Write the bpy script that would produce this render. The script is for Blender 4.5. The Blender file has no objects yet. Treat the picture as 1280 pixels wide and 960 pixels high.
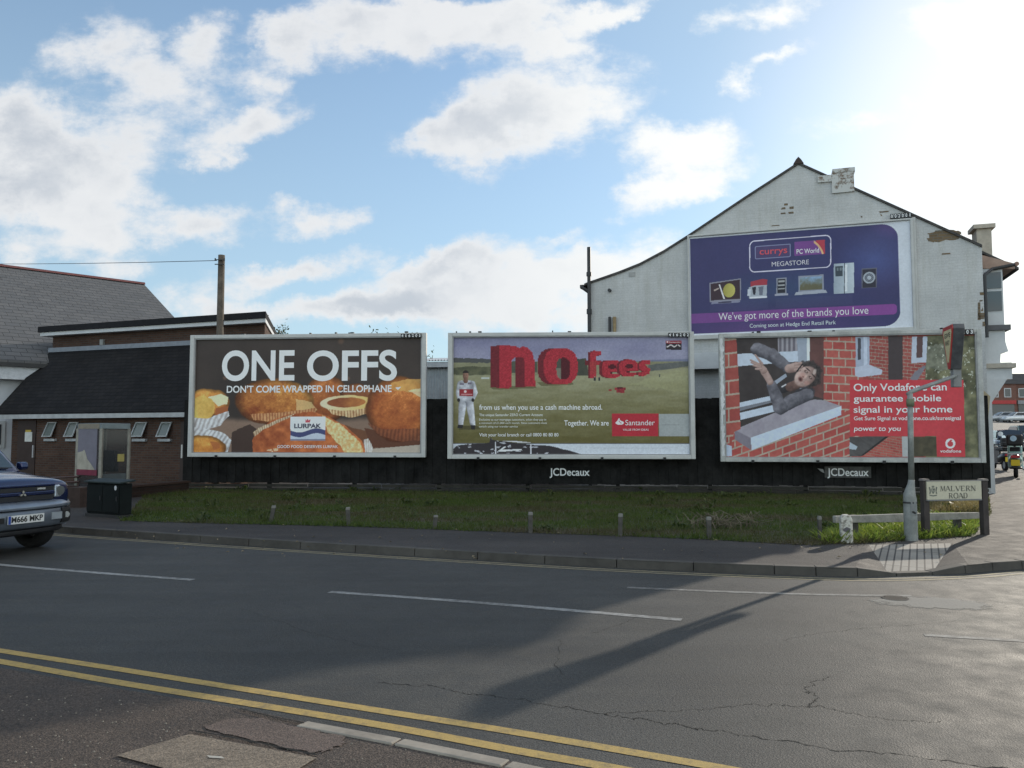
import bpy, bmesh, math, random
import numpy as np
from mathutils import Vector, Matrix, Euler

random.seed(7); np.random.seed(7)
R = math.radians
scene = bpy.context.scene
COL = scene.collection

# ------------------------------------------------------------------ camera
CAM_H, F, PITCH = 1.6, 1000.0, math.atan(65 / 1000.0)
cam_data = bpy.data.cameras.new("camera")
cam_data.sensor_width = 36.0
cam_data.lens = 36.0 * F / 1280.0
cam_data.clip_start, cam_data.clip_end = 0.1, 3000.0
cam = bpy.data.objects.new("camera", cam_data)
cam.location = (0, 0, CAM_H)
cam.rotation_euler = (math.pi / 2 + PITCH, 0, 0)
COL.objects.link(cam)
scene.camera = cam

CP, SP = math.cos(PITCH), math.sin(PITCH)
def ray(px, py):
    u, v = (px - 640) / F, (480 - py) / F
    return Vector((u, CP - v * SP, SP + v * CP))
def P(px, py, D):                     # point seen at a photo pixel, D metres ahead
    d = ray(px, py)
    return Vector((0, 0, CAM_H)) + d * (D / d.y)
def G(px, py, z=0.0):                 # point on a level surface of height z
    d = ray(px, py)
    return Vector((0, 0, CAM_H)) + d * ((z - CAM_H) / d.z)
def proj(x, y, z):                    # world -> photo pixel (numpy friendly)
    zz = z - CAM_H
    f = y * CP + zz * SP
    w = -y * SP + zz * CP
    return 640 + F * x / f, 480 - F * w / f

# ------------------------------------------------------------------ sun, sky, exposure
SUN_AZ, SUN_EL = R(42.0), R(17.0)
SUN_DIR = Vector((math.sin(SUN_AZ) * math.cos(SUN_EL), math.cos(SUN_AZ) * math.cos(SUN_EL), math.sin(SUN_EL)))
SKY_STRENGTH, SUN_STRENGTH = 0.10, 2.5
EXPOSURE = 0.7
scene.render.engine = 'CYCLES'
scene.view_settings.view_transform = 'Standard'
scene.view_settings.look = 'None'
scene.view_settings.exposure = EXPOSURE
scene.view_settings.gamma = 1.0
scene.cycles.max_bounces = 6
scene.cycles.use_denoising = True

sun_data = bpy.data.lights.new("sun", 'SUN')
sun_data.energy = SUN_STRENGTH
sun_data.angle = R(0.53)
sun_data.color = (1.0, 0.90, 0.76)
sun = bpy.data.objects.new("sun", sun_data)
sun.rotation_euler = SUN_DIR.to_track_quat('Z', 'Y').to_euler()
sun.location = SUN_DIR * 60
COL.objects.link(sun)

world = bpy.data.worlds.new("World")
scene.world = world
world.use_nodes = True
wt = world.node_tree
wt.nodes.clear()
def wn(kind, **kw):
    n = wt.nodes.new(kind)
    for k, v in kw.items():
        setattr(n, k, v)
    return n
def wl(a, b):
    wt.links.new(a, b)
def wmath(op, a, b=None, c=None, clamp=False):
    n = wn('ShaderNodeMath', operation=op, use_clamp=clamp)
    for i, s in enumerate((a, b, c)):
        if s is None: continue
        if isinstance(s, (int, float)): n.inputs[i].default_value = s
        else: wl(s, n.inputs[i])
    return n.outputs[0]
def wrange(v, a, b, c=0.0, d=1.0, smooth=True):
    n = wn('ShaderNodeMapRange', interpolation_type='SMOOTHSTEP' if smooth else 'LINEAR')
    wl(v, n.inputs['Value'])
    for k, x in (('From Min', a), ('From Max', b), ('To Min', c), ('To Max', d)):
        n.inputs[k].default_value = x
    return n.outputs['Result']

def build_sky():
    sky = wn('ShaderNodeTexSky', sky_type='NISHITA', sun_disc=False, sun_elevation=SUN_EL,
             sun_rotation=SUN_AZ, altitude=0, air_density=1.0, dust_density=0.6, ozone_density=2.5)
    tc = wn('ShaderNodeTexCoord')
    d = tc.outputs['Generated']
    sep = wn('ShaderNodeSeparateXYZ'); wl(d, sep.inputs[0])
    ysafe = wmath('MAXIMUM', sep.outputs['Y'], 0.05)
    u = wmath('DIVIDE', sep.outputs['X'], ysafe)
    v = wmath('DIVIDE', sep.outputs['Z'], ysafe)
    uv = wn('ShaderNodeCombineXYZ'); wl(u, uv.inputs[0]); wl(v, uv.inputs[1])
    # ragged edges: push the direction about with noise
    warp = wn('ShaderNodeTexNoise', noise_dimensions='3D')
    warp.inputs['Scale'].default_value = 10.0; warp.inputs['Detail'].default_value = 7.0
    warp.inputs['Roughness'].default_value = 0.62
    wl(uv.outputs[0], warp.inputs['Vector'])
    sub = wn('ShaderNodeVectorMath', operation='SUBTRACT'); wl(warp.outputs['Color'], sub.inputs[0])
    sub.inputs[1].default_value = (0.5, 0.5, 0.5)
    scl = wn('ShaderNodeVectorMath', operation='MULTIPLY'); wl(sub.outputs[0], scl.inputs[0])
    scl.inputs[1].default_value = (0.16, 0.085, 0.0)
    add = wn('ShaderNodeVectorMath', operation='ADD'); wl(uv.outputs[0], add.inputs[0]); wl(scl.outputs[0], add.inputs[1])
    # the clouds that stand in this part of the sky: px, py, rx, ry, tilt, weight
    blobs = [(85, 195, 165, 95, 8, 1.25), (60, 245, 200, 62, 4, 1.1), (120, 62, 115, 62, -20, .85), (30, 150, 75, 70, 0, .9),
             (205, 95, 120, 66, 20, .85), (265, 48, 60, 50, 30, .95), (318, 152, 90, 34, -16, 1.1), (318, 104, 66, 28, 10, .9), (215, 160, 120, 60, 20, .6),
             (282, 196, 44, 22, 20, .95), (430, 35, 140, 62, -8, 1.2), (520, 30, 110, 40, 0, .8), (600, 38, 150, 54, -6, 1.2), (705, 48, 90, 32, -10, 1.0),
             (775, 22, 70, 20, -28, 1.0), (665, 138, 205, 84, -14, 1.5), (590, 165, 90, 50, -6, 1.0), (845, 176, 110, 44, -10, 1.25),
             (850, 230, 125, 38, -17, 1.25), (965, 14, 120, 32, -8, 1.1), (932, 103, 40, 30, 20, .85), (1225, 30, 120, 58, -5, 1.5),
             (392, 271, 100, 28, -6, 1.1), (240, 282, 95, 38, -6, 1.1), (115, 292, 110, 42, -4, .95), (330, 345, 120, 28, -5, .85),
             (240, 378, 110, 34, 0, .75), (515, 350, 110, 46, -16, 1.15), (640, 345, 140, 54, -10, 1.35), (470, 384, 140, 26, 0, .9),
             (760, 325, 150, 42, -14, 1.0), (640, 392, 300, 42, 0, 1.15), (400, 330, 120, 24, -8, .9), (560, 320, 90, 26, -18, .9), (330, 395, 200, 24, 0, .8), (700, 292, 50, 12, -10, .4), (30, 315, 80, 30, 0, .8),
             (150, 330, 80, 20, 0, .6), (350, 60, 60, 60, 40, .35), (1080, 150, 110, 22, -12, .7), (620, 12, 200, 30, -4, .8), (980, 70, 70, 16, -20, .7), (350, 60, 80, 60, 40, .5)]
    total = None
    for (px, py, rx, ry, tilt, wgt) in blobs:
        dr = ray(px, py)
        m = wn('ShaderNodeMapping', vector_type='TEXTURE')
        m.inputs['Location'].default_value = (dr.x / dr.y, dr.z / dr.y, 0)
        m.inputs['Rotation'].default_value = (0, 0, R(-tilt))
        m.inputs['Scale'].default_value = (rx / F * .95, ry / F * 1.0, 1)
        wl(add.outputs[0], m.inputs['Vector'])
        g = wn('ShaderNodeTexGradient', gradient_type='SPHERICAL'); wl(m.outputs[0], g.inputs[0])
        total = wmath('MULTIPLY', g.outputs['Fac'], wgt) if total is None else wmath('MULTIPLY_ADD', g.outputs['Fac'], wgt, total)
    fine = wn('ShaderNodeTexNoise', noise_dimensions='3D')
    fine.inputs['Scale'].default_value = 13.0; fine.inputs['Detail'].default_value = 9.0; fine.inputs['Roughness'].default_value = 0.64
    st = wn('ShaderNodeMapping'); st.inputs['Scale'].default_value = (1, 1.6, 1); wl(uv.outputs[0], st.inputs['Vector'])
    wl(st.outputs[0], fine.inputs['Vector'])
    fn = wmath('SUBTRACT', fine.outputs['Fac'], 0.5)
    near_blob = wrange(total, 0.0, 0.40, 0.60, 2.1)
    dens_front = wmath('MULTIPLY_ADD', fn, near_blob, total)
    front = wrange(sep.outputs['Y'], 0.12, 0.35)
    # broken cloud over the rest of the sky
    zs = wmath('ADD', wmath('MAXIMUM', sep.outputs['Z'], 0.0), 0.18)
    gx = wmath('DIVIDE', sep.outputs['X'], zs); gy = wmath('DIVIDE', sep.outputs['Y'], zs)
    gv = wn('ShaderNodeCombineXYZ'); wl(gx, gv.inputs[0]); wl(gy, gv.inputs[1])
    gn = wn('ShaderNodeTexNoise'); gn.inputs['Scale'].default_value = 1.3; gn.inputs['Detail'].default_value = 7.0
    wl(gv.outputs[0], gn.inputs['Vector'])
    dens_back = wmath('MULTIPLY', wmath('SUBTRACT', gn.outputs['Fac'], 0.41), 4.0)
    mixd = wn('ShaderNodeMix', data_type='FLOAT')
    wl(front, mixd.inputs['Factor']); wl(dens_back, mixd.inputs['A']); wl(dens_front, mixd.inputs['B'])
    dens = mixd.outputs['Result']
    alpha = wrange(dens, 0.08, 0.95, 0.0, 0.93)
    thick = wrange(dens, 0.60, 1.7)
    # how close to the sun: thin bright haze there
    dot = wn('ShaderNodeVectorMath', operation='DOT_PRODUCT'); wl(d, dot.inputs[0]); dot.inputs[1].default_value = SUN_DIR
    near = wrange(dot.outputs['Value'], 0.88, 1.0)
    # underside shading of thick cloud, broken by noise
    shade = wn('ShaderNodeTexNoise'); shade.inputs['Scale'].default_value = 6.0; shade.inputs['Detail'].default_value = 4.0
    sh_m = wn('ShaderNodeMapping'); sh_m.inputs['Location'].default_value = (3.1, 1.2, 0); wl(add.outputs[0], sh_m.inputs['Vector'])
    wl(sh_m.outputs[0], shade.inputs['Vector'])
    grey = wmath('MULTIPLY', thick, wrange(shade.outputs['Fac'], 0.36, 0.60), clamp=True)
    grey = wmath('MULTIPLY', grey, wmath('SUBTRACT', 1.0, near))
    cc = wn('ShaderNodeMix', data_type='RGBA'); wl(grey, cc.inputs['Factor'])
    cc.inputs['A'].default_value = CLOUD_LIT; cc.inputs['B'].default_value = CLOUD_GREY
    glow = wn('ShaderNodeMix', data_type='RGBA'); wl(wrange(dot.outputs['Value'], 0.70, 0.93), glow.inputs['Factor'])
    wl(cc.outputs['Result'], glow.inputs['A']); glow.inputs['B'].default_value = MILK_SUN
    # pale air: near the sun and low down the blue goes milky
    low = wrange(sep.outputs['Z'], 0.0, 0.60, 0.75, 0.12, smooth=False)
    broad = wrange(dot.outputs['Value'], 0.42, 0.98, 0.0, 0.52)
    milk = wmath('MAXIMUM', wmath('MULTIPLY', near, 0.97), wmath('MAXIMUM', low, broad))
    base = wn('ShaderNodeMix', data_type='RGBA'); wl(milk, base.inputs['Factor'])
    tint = wn('ShaderNodeMix', data_type='RGBA', blend_type='MULTIPLY'); tint.inputs['Factor'].default_value = 1.0
    wl(sky.outputs[0], tint.inputs['A']); tint.inputs['B'].default_value = SKY_TINT
    wl(tint.outputs['Result'], base.inputs['A'])
    mcol = wn('ShaderNodeMix', data_type='RGBA'); wl(near, mcol.inputs['Factor'])
    mcol.inputs['A'].default_value = MILK_FAR; mcol.inputs['B'].default_value = MILK_SUN
    wl(mcol.outputs['Result'], base.inputs['B'])
    fin = wn('ShaderNodeMix', data_type='RGBA'); wl(alpha, fin.inputs['Factor'])
    wl(base.outputs['Result'], fin.inputs['A']); wl(glow.outputs['Result'], fin.inputs['B'])
    bg = wn('ShaderNodeBackground'); bg.inputs['Strength'].default_value = SKY_STRENGTH
    lit = wn('ShaderNodeVectorMath', operation='SCALE'); wl(fin.outputs['Result'], lit.inputs[0])
    wl(wrange(sep.outputs['Y'], -0.35, 0.30, BACK_SKY_BOOST, 1.0), lit.inputs['Scale'])      # sky behind the camera, raised to brighten the walls and boards facing it
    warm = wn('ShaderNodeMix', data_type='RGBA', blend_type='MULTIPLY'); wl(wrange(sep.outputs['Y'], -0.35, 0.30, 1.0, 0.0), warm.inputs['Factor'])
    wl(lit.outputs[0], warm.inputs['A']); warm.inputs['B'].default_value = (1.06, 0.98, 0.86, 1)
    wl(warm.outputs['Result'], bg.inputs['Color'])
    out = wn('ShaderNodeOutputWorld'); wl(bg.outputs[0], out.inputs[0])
SKY_TINT = (0.93, 1.03, 1.10, 1)
BACK_SKY_BOOST = 2.05
CLOUD_LIT = (5.3, 5.35, 5.4, 1)
CLOUD_GREY = (3.5, 3.75, 4.1, 1)
MILK_FAR = (3.3, 4.35, 4.9, 1)
MILK_SUN = (6.6, 6.6, 6.4, 1)
build_sky()

# ------------------------------------------------------------------ helpers
def lin1(c):
    c = c / 255.0
    return c / 12.92 if c <= 0.04045 else ((c + 0.055) / 1.055) ** 2.4
def lin(rgb, k=1.0):
    return tuple(min(0.95, lin1(c) * k) for c in rgb) + (1.0,)

MATS = {}
def new_mat(name):
    m = bpy.data.materials.new(name)
    m.use_nodes = True
    nt = m.node_tree
    b = nt.nodes['Principled BSDF']
    MATS[name] = m
    return m, nt, b
def coords(nt, kind='Object', mode=None):
    """mode None: xyz, 'xz': (x+y*.0,z), 'wall': (x+y, z)"""
    tc = nt.nodes.new('ShaderNodeTexCoord')
    o = tc.outputs[kind]
    if mode is None: return o
    s = nt.nodes.new('ShaderNodeSeparateXYZ'); nt.links.new(o, s.inputs[0])
    c = nt.nodes.new('ShaderNodeCombineXYZ')
    a = nt.nodes.new('ShaderNodeMath'); a.operation = 'ADD'
    nt.links.new(s.outputs[0], a.inputs[0])
    if mode == 'wall': nt.links.new(s.outputs[1], a.inputs[1])
    else: a.inputs[1].default_value = 0.0
    nt.links.new(a.outputs[0], c.inputs[0]); nt.links.new(s.outputs[2], c.inputs[1])
    return c.outputs[0]
def noise(nt, vec, scale, detail=5.0, rough=0.6):
    n = nt.nodes.new('ShaderNodeTexNoise')
    n.inputs['Scale'].default_value = scale; n.inputs['Detail'].default_value = detail; n.inputs['Roughness'].default_value = rough
    nt.links.new(vec, n.inputs['Vector'])
    return n.outputs['Fac']
def ramp(nt, fac, stops):
    r = nt.nodes.new('ShaderNodeValToRGB'); nt.links.new(fac, r.inputs[0])
    e = r.color_ramp.elements
    while len(e) < len(stops): e.new(0.5)
    for i, (p, c) in enumerate(stops):
        e[i].position = p; e[i].color = c if len(c) == 4 else tuple(c) + (1,)
    return r.outputs[0]
def mixc(nt, fac, a, b, blend='MIX'):
    m = nt.nodes.new('ShaderNodeMix'); m.data_type = 'RGBA'; m.blend_type = blend
    for s, v in (('Factor', fac), ('A', a), ('B', b)):
        if isinstance(v, (int, float)): m.inputs[s].default_value = v
        elif isinstance(v, tuple): m.inputs[s].default_value = v if len(v) == 4 else v + (1,)
        else: nt.links.new(v, m.inputs[s])
    return m.outputs['Result']
def bump(nt, b, height, strength=0.3, dist=0.01):
    n = nt.nodes.new('ShaderNodeBump'); n.inputs['Strength'].default_value = strength; n.inputs['Distance'].default_value = dist
    nt.links.new(height, n.inputs['Height']); nt.links.new(n.outputs[0], b.inputs['Normal'])
def g3(v): return (v, v, v, 1)

def plain(name, color, rough=0.6, metal=0.0, var=0.18, scale=6.0, bmp=0.0, spec=0.4):
    if name in MATS: return MATS[name]
    m, nt, b = new_mat(name)
    c = tuple(color)[:3]
    o = coords(nt)
    n1 = noise(nt, o, scale); n2 = noise(nt, o, scale * 7.3, 3)
    mul = nt.nodes.new('ShaderNodeMath'); mul.operation = 'MULTIPLY_ADD'; mul.inputs[1].default_value = 0.35
    nt.links.new(n2, mul.inputs[0]); nt.links.new(n1, mul.inputs[2])
    lo = tuple(x * (1 - var) for x in c); hi = tuple(min(.95, x * (1 + var)) for x in c)
    nt.links.new(ramp(nt, mul.outputs[0], [(.45, lo), (.9, hi)]), b.inputs['Base Color'])
    b.inputs['Roughness'].default_value = rough; b.inputs['Metallic'].default_value = metal
    b.inputs['Specular IOR Level'].default_value = spec
    if bmp: bump(nt, b, mul.outputs[0], bmp)
    return m
def glass(name, color=(.02, .025, .03), rough=0.03, alpha=None):
    if name in MATS: return MATS[name]
    m, nt, b = new_mat(name)
    b.inputs['Base Color'].default_value = tuple(color) + (1,)
    b.inputs['Roughness'].default_value = rough
    b.inputs['Specular IOR Level'].default_value = 0.6
    n = noise(nt, coords(nt), 1.2, 2)
    bump(nt, b, n, 0.02, 0.02)
    if alpha is not None:
        b.inputs['Alpha'].default_value = alpha
    return m
def brick(name, c1, c2, mortar, bw=.225, rh=.075, ms=.010, painted=False, rough=.85, stain=.25, bmp=.4, axis='wall'):
    if name in MATS: return MATS[name]
    m, nt, b = new_mat(name)
    v = coords(nt, mode=axis)
    t = nt.nodes.new('ShaderNodeTexBrick'); nt.links.new(v, t.inputs['Vector'])
    t.inputs['Scale'].default_value = 1.0; t.inputs['Brick Width'].default_value = bw
    t.inputs['Row Height'].default_value = rh; t.inputs['Mortar Size'].default_value = ms; t.inputs['Mortar Smooth'].default_value = .2
    t.inputs['Color1'].default_value = tuple(c1) + (1,); t.inputs['Color2'].default_value = tuple(c2) + (1,)
    t.inputs['Mortar'].default_value = tuple(mortar) + (1,); t.inputs['Bias'].default_value = 0.0
    n = noise(nt, coords(nt), 0.9, 6, .65)
    st = ramp(nt, n, [(.3, g3(1 - stain)), (.7, g3(1.0))])
    col = mixc(nt, 1.0, t.outputs['Color'], st, 'MULTIPLY')
    n2 = noise(nt, coords(nt), 25.0, 3)
    col = mixc(nt, 1.0, col, ramp(nt, n2, [(.3, g3(.82)), (.7, g3(1.0))]), 'MULTIPLY')
    if painted:
        mp = nt.nodes.new('ShaderNodeMapping'); mp.inputs['Scale'].default_value = (2.5, 2.5, .25)
        nt.links.new(coords(nt), mp.inputs['Vector'])
        drip = noise(nt, mp.outputs[0], 1.4, 6, .7)
        col = mixc(nt, 1.0, col, ramp(nt, drip, [(.30, (.86, .85, .81, 1)), (.50, g3(1.0))]), 'MULTIPLY')
    nt.links.new(col, b.inputs['Base Color'])
    b.inputs['Roughness'].default_value = rough; b.inputs['Specular IOR Level'].default_value = .15
    inv = nt.nodes.new('ShaderNodeMath'); inv.operation = 'MULTIPLY_ADD'; inv.inputs[1].default_value = -1; inv.inputs[2].default_value = 1
    nt.links.new(t.outputs['Fac'], inv.inputs[0])
    bump(nt, b, inv.outputs[0], bmp, .01)
    return m

class MB:
    """collects shapes for ONE mesh"""
    def __init__(self): self.v, self.f = [], []
    def add(self, vs, fs):
        o = len(self.v); self.v += [tuple(x) for x in vs]; self.f += [tuple(i + o for i in f) for f in fs]; return self
    def box(self, x0, x1, y0, y1, z0, z1):
        vs = [(x0, y0, z0), (x1, y0, z0), (x1, y1, z0), (x0, y1, z0), (x0, y0, z1), (x1, y0, z1), (x1, y1, z1), (x0, y1, z1)]
        return self.add(vs, [(0, 3, 2, 1), (4, 5, 6, 7), (0, 1, 5, 4), (1, 2, 6, 5), (2, 3, 7, 6), (3, 0, 4, 7)])
    def hexa(self, b4, t4):
        return self.add(list(b4) + list(t4), [(0, 3, 2, 1), (4, 5, 6, 7), (0, 1, 5, 4), (1, 2, 6, 5), (2, 3, 7, 6), (3, 0, 4, 7)])
    def prism(self, poly, axis, a, b):
        """poly of 2-D points extruded along axis: 'y' -> (x,z), 'z' -> (x,y), 'x' -> (y,z)"""
        n = len(poly)
        def mk(p, q):
            return {'y': (p[0], q, p[1]), 'z': (p[0], p[1], q), 'x': (q, p[0], p[1])}[axis]
        vs = [mk(p, a) for p in poly] + [mk(p, b) for p in poly]
        fs = [tuple(range(n)), tuple(range(2 * n - 1, n - 1, -1))]
        fs += [(i, i + n, (i + 1) % n + n, (i + 1) % n) for i in range(n)]
        return self.add(vs, fs)
    def tube(self, pts, rad, n=10, cap=True):
        pts = [Vector(p) for p in pts]
        rads = rad if isinstance(rad, (list, tuple)) else [rad] * len(pts)
        rings = []
        for i, p in enumerate(pts):
            t = (pts[min(i + 1, len(pts) - 1)] - pts[max(i - 1, 0)]).normalized()
            d = (pts[-1] - pts[0]).normalized()
            ref = Vector((1, 0, 0)) if abs(d.z) > .7 else Vector((0, 0, 1))
            a = t.cross(ref)
            if a.length < 1e-3: a = t.cross(Vector((0, 1, 0)))
            a.normalize(); b = t.cross(a)
            rings.append([p + (a * math.cos(2 * math.pi * k / n) + b * math.sin(2 * math.pi * k / n)) * rads[i] for k in range(n)])
        vs = [v for r in rings for v in r]; fs = []
        for i in range(len(pts) - 1):
            for k in range(n):
                fs.append((i * n + k, i * n + (k + 1) % n, (i + 1) * n + (k + 1) % n, (i + 1) * n + k))
        if cap: fs += [tuple(range(n - 1, -1, -1)), tuple(range((len(pts) - 1) * n, len(pts) * n))]
        return self.add(vs, fs)
    def build(self, name, mat, parent=None, smooth=False, bevel=0.0, sub=0):
        me = bpy.data.meshes.new(name)
        me.from_pydata(self.v, [], self.f)
        bm = bmesh.new(); bm.from_mesh(me)
        bmesh.ops.recalc_face_normals(bm, faces=bm.faces)
        bm.to_mesh(me); bm.free()
        me.materials.append(mat)
        o = bpy.data.objects.new(name, me); COL.objects.link(o)
        if parent: o.parent = parent
        if bevel:
            md = o.modifiers.new('bevel', 'BEVEL'); md.width = bevel; md.segments = 2; md.limit_method = 'ANGLE'
        if sub:
            md = o.modifiers.new('sub', 'SUBSURF'); md.levels = md.render_levels = sub
        if smooth:
            for p in me.polygons: p.use_smooth = True
        return o

def tag(o, label=None, cat=None, group=None, kind=None):
    if label: o['label'] = label
    if cat: o['category'] = cat
    if group: o['group'] = group
    if kind: o['kind'] = kind
    return o
def thing(name, label, cat, loc=(0, 0, 0), rz=0.0, group=None):
    o = bpy.data.objects.new(name, None); COL.objects.link(o)
    o.location = loc; o.rotation_euler = (0, 0, rz); o.empty_display_size = .2
    return tag(o, label, cat, group)
def copy_tree(o, parent=None):
    c = o.copy(); COL.objects.link(c)
    if parent: c.parent = parent
    for ch in list(o.children): copy_tree(ch, c)
    return c
def sheet(name, pts, mat, z=None, kind='structure', parent=None):
    mb = MB(); mb.add([(p[0], p[1], p[2] if z is None else z) for p in pts], [tuple(range(len(pts)))])
    o = mb.build(name, mat, parent)
    if o.data.polygons[0].normal.z < 0: o.data.flip_normals()
    if kind: o['kind'] = kind
    return o
def ribbon(pts, w0, w1, z):
    """flat strip along 2-D points, offsets w0..w1 to the left"""
    mb = MB(); L, Rr = [], []
    for i, p in enumerate(pts):
        a = Vector(pts[max(i - 1, 0)][:2]); b = Vector(pts[min(i + 1, len(pts) - 1)][:2])
        t = (b - a).normalized(); n = Vector((-t.y, t.x)); q = Vector(p[:2])
        zz = z if not callable(z) else z(q.x, q.y)
        L.append((*(q + n * w0), zz)); Rr.append((*(q + n * w1), zz))
    k = len(pts)
    mb.add(L + Rr, [(i, i + 1, k + i + 1, k + i) for i in range(k - 1)])
    return mb
def smooth_line(pts, n=12):
    """Catmull-Rom through 2-D points"""
    pts = [Vector(p[:2]) for p in pts]; out = []
    for i in range(len(pts) - 1):
        p0, p1, p2, p3 = pts[max(i - 1, 0)], pts[i], pts[i + 1], pts[min(i + 2, len(pts) - 1)]
        for k in range(n):
            t = k / n
            out.append(.5 * ((2 * p1) + (p2 - p0) * t + (2 * p0 - 5 * p1 + 4 * p2 - p3) * t * t + (3 * p1 - p0 - 3 * p2 + p3) * t ** 3))
    out.append(pts[-1]); return out
_fontcache = {}
def text_mesh(body, bold=0.0, spacing=1.0):
    key = (body, bold, spacing)
    if key in _fontcache: return _fontcache[key]
    cu = bpy.data.curves.new('text', 'FONT'); cu.body = body; cu.size = 1.0; cu.offset = bold; cu.space_character = spacing
    cu.resolution_u = 7
    ob = bpy.data.objects.new('text', cu); COL.objects.link(ob)
    bpy.context.view_layer.update()
    dg = bpy.context.evaluated_depsgraph_get()
    me = bpy.data.meshes.new_from_object(ob.evaluated_get(dg))
    vs = [tuple(v.co) for v in me.vertices]; fs = [tuple(p.vertices) for p in me.polygons]
    bpy.data.objects.remove(ob); bpy.data.curves.remove(cu); bpy.data.meshes.remove(me)
    _fontcache[key] = (vs, fs); return vs, fs
_H = text_mesh('H'); CAPH = max(v[1] for v in _H[0])
def put_text(mb, body, x0, x1, zbase, zcap, y, bold=0.0, shear=0.0, spacing=1.0, zslope=0.0):
    """text in the local XZ plane facing -Y, fitted from x0 to x1, baseline zbase, capitals up to zcap"""
    vs, fs = text_mesh(body, bold, spacing)
    a = min(v[0] for v in vs); b = max(v[0] for v in vs); sx = (x1 - x0) / (b - a); sz = (zcap - zbase) / CAPH
    mb.add([(x0 + (v[0] - a) * sx + v[1] * sz * shear, y, zbase + v[1] * sz + zslope * (v[0] - a) * sx) for v in vs], fs)
    return mb

# ================================================================== GROUND
def asphalt(name, base, rough=.8, tint=(1, 1, 1), spots=0.35, bstr=.5, spec=.35):
    m, nt, b = new_mat(name)
    o = coords(nt)
    big = noise(nt, o, .35, 6, .62); mid = noise(nt, o, 4.0, 5, .6); fine = noise(nt, o, 120.0, 4, .75)
    vor = nt.nodes.new('ShaderNodeTexVoronoi'); vor.inputs['Scale'].default_value = 95.0; nt.links.new(o, vor.inputs['Vector'])
    c = lambda k: tuple(min(.9, base * k * t) for t in tint) + (1,)
    grit = noise(nt, o, 42.0, 5, .8)
    col = ramp(nt, big, [(.3, c(.66)), (.72, c(1.28))])
    col = mixc(nt, 1.0, col, ramp(nt, grit, [(.36, g3(.62)), (.66, g3(1.42))]), 'MULTIPLY')
    col = mixc(nt, 1.0, col, ramp(nt, mid, [(.3, g3(.82)), (.7, g3(1.1))]), 'MULTIPLY')
    col = mixc(nt, 1.0, col, ramp(nt, fine, [(.32, g3(1 - spots * 1.5)), (.68, g3(1 + spots * 1.4))]), 'MULTIPLY')
    # wheel tracks: long faint bands along the road
    mp = nt.nodes.new('ShaderNodeMapping'); mp.inputs['Rotation'].default_value = (0, 0, R(21)); mp.inputs['Scale'].default_value = (.05, 1.1, 1)
    nt.links.new(o, mp.inputs['Vector'])
    tr = noise(nt, mp.outputs[0], 1.5, 4, .6)
    col = mixc(nt, 1.0, col, ramp(nt, tr, [(.35, g3(.84)), (.65, g3(1.12))]), 'MULTIPLY')
    nt.links.new(col, b.inputs['Base Color'])
    nt.links.new(ramp(nt, mid, [(.3, g3(rough - .1)), (.7, g3(rough + .08))]), b.inputs['Roughness'])
    b.inputs['Specular IOR Level'].default_value = spec
    add = nt.nodes.new('ShaderNodeMath'); add.operation = 'ADD'
    nt.links.new(vor.outputs['Distance'], add.inputs[0]); nt.links.new(fine, add.inputs[1])
    bump(nt, b, add.outputs[0], bstr, .006)
    return m
M_ROAD = asphalt('road_asphalt', .044, .74, (1.02, 1.0, .92), spots=.75, spec=.4, bstr=.3)
M_PAVE = asphalt('pavement_asphalt', .042, .82, (1.10, .97, .90), spots=.5)
M_NEAR = asphalt('near_pavement_asphalt', .062, .85, (1.26, .98, .80), spots=.6, bstr=.8)

sheet('road', [(-160, -40), (160, -40), (160, 36), (-160, 36)], M_ROAD, 0.0)

def far_z(y): return .095 + max(0.0, y - 34.0) * .0445
mb = MB()
ys = [33.0, 34, 40, 60, 90, 130, 150, 220, 400, 900]
vs = []
for y in ys:
    z = -.03 if y == 33.0 else min(far_z(y), 5.3)
    vs += [(-700, y, z), (700, y, z)]
mb.add(vs, [(2 * i, 2 * i + 1, 2 * i + 3, 2 * i + 2) for i in range(len(ys) - 1)])
M_FAR = asphalt('far_road_asphalt', .10, .85, (1, .98, .95))
tag(mb.build('hill', M_FAR), kind='structure')

# ---- far pavement with its kerb
PZ = .095
kp = [G(*p) for p in ((-420, 628), (-150, 647), (0, 658.5), (90, 667), (220, 676), (420, 689), (620, 701), (800, 711), (1000, 719), (1100, 720.5), (1200, 717), (1280, 711))]
kp += [Vector((8.6, 10.25, 0)), Vector((10.6, 11.6, 0)), Vector((12.2, 13.7, 0)), Vector((13.9, 17, 0)), Vector((17.6, 25, 0)), Vector((21.5, 34, 0))]
kline = smooth_line(kp, 14)
def near_idx(px):
    return min(range(len(kline)), key=lambda i: abs(proj(kline[i].x, kline[i].y, 0)[0] - px) + (0 if kline[i].y < 14 or px < 100 else 99))
ia, ib = near_idx(1068), near_idx(1212)
bA, bB = G(1086, 681, PZ), G(1190, 679, PZ)
front = [(p.x, p.y, PZ) for p in kline[:ia + 1]] + [tuple(bA), tuple(bB)] + [(p.x, p.y, PZ) for p in kline[ib:]]
mb = MB(); poly = front + [(21.5, 35, PZ), (-60, 35, PZ), (-60, front[0][1] + 6, PZ)]
mb.add(poly, [tuple(range(len(poly)))])
pv = mb.build('pavement', M_PAVE)
bm = bmesh.new(); bm.from_mesh(pv.data); bmesh.ops.triangulate(bm, faces=bm.faces); bm.to_mesh(pv.data); bm.free()
for p in pv.data.polygons:
    if p.normal.z < 0: p.flip()
tag(pv, kind='structure')
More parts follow.
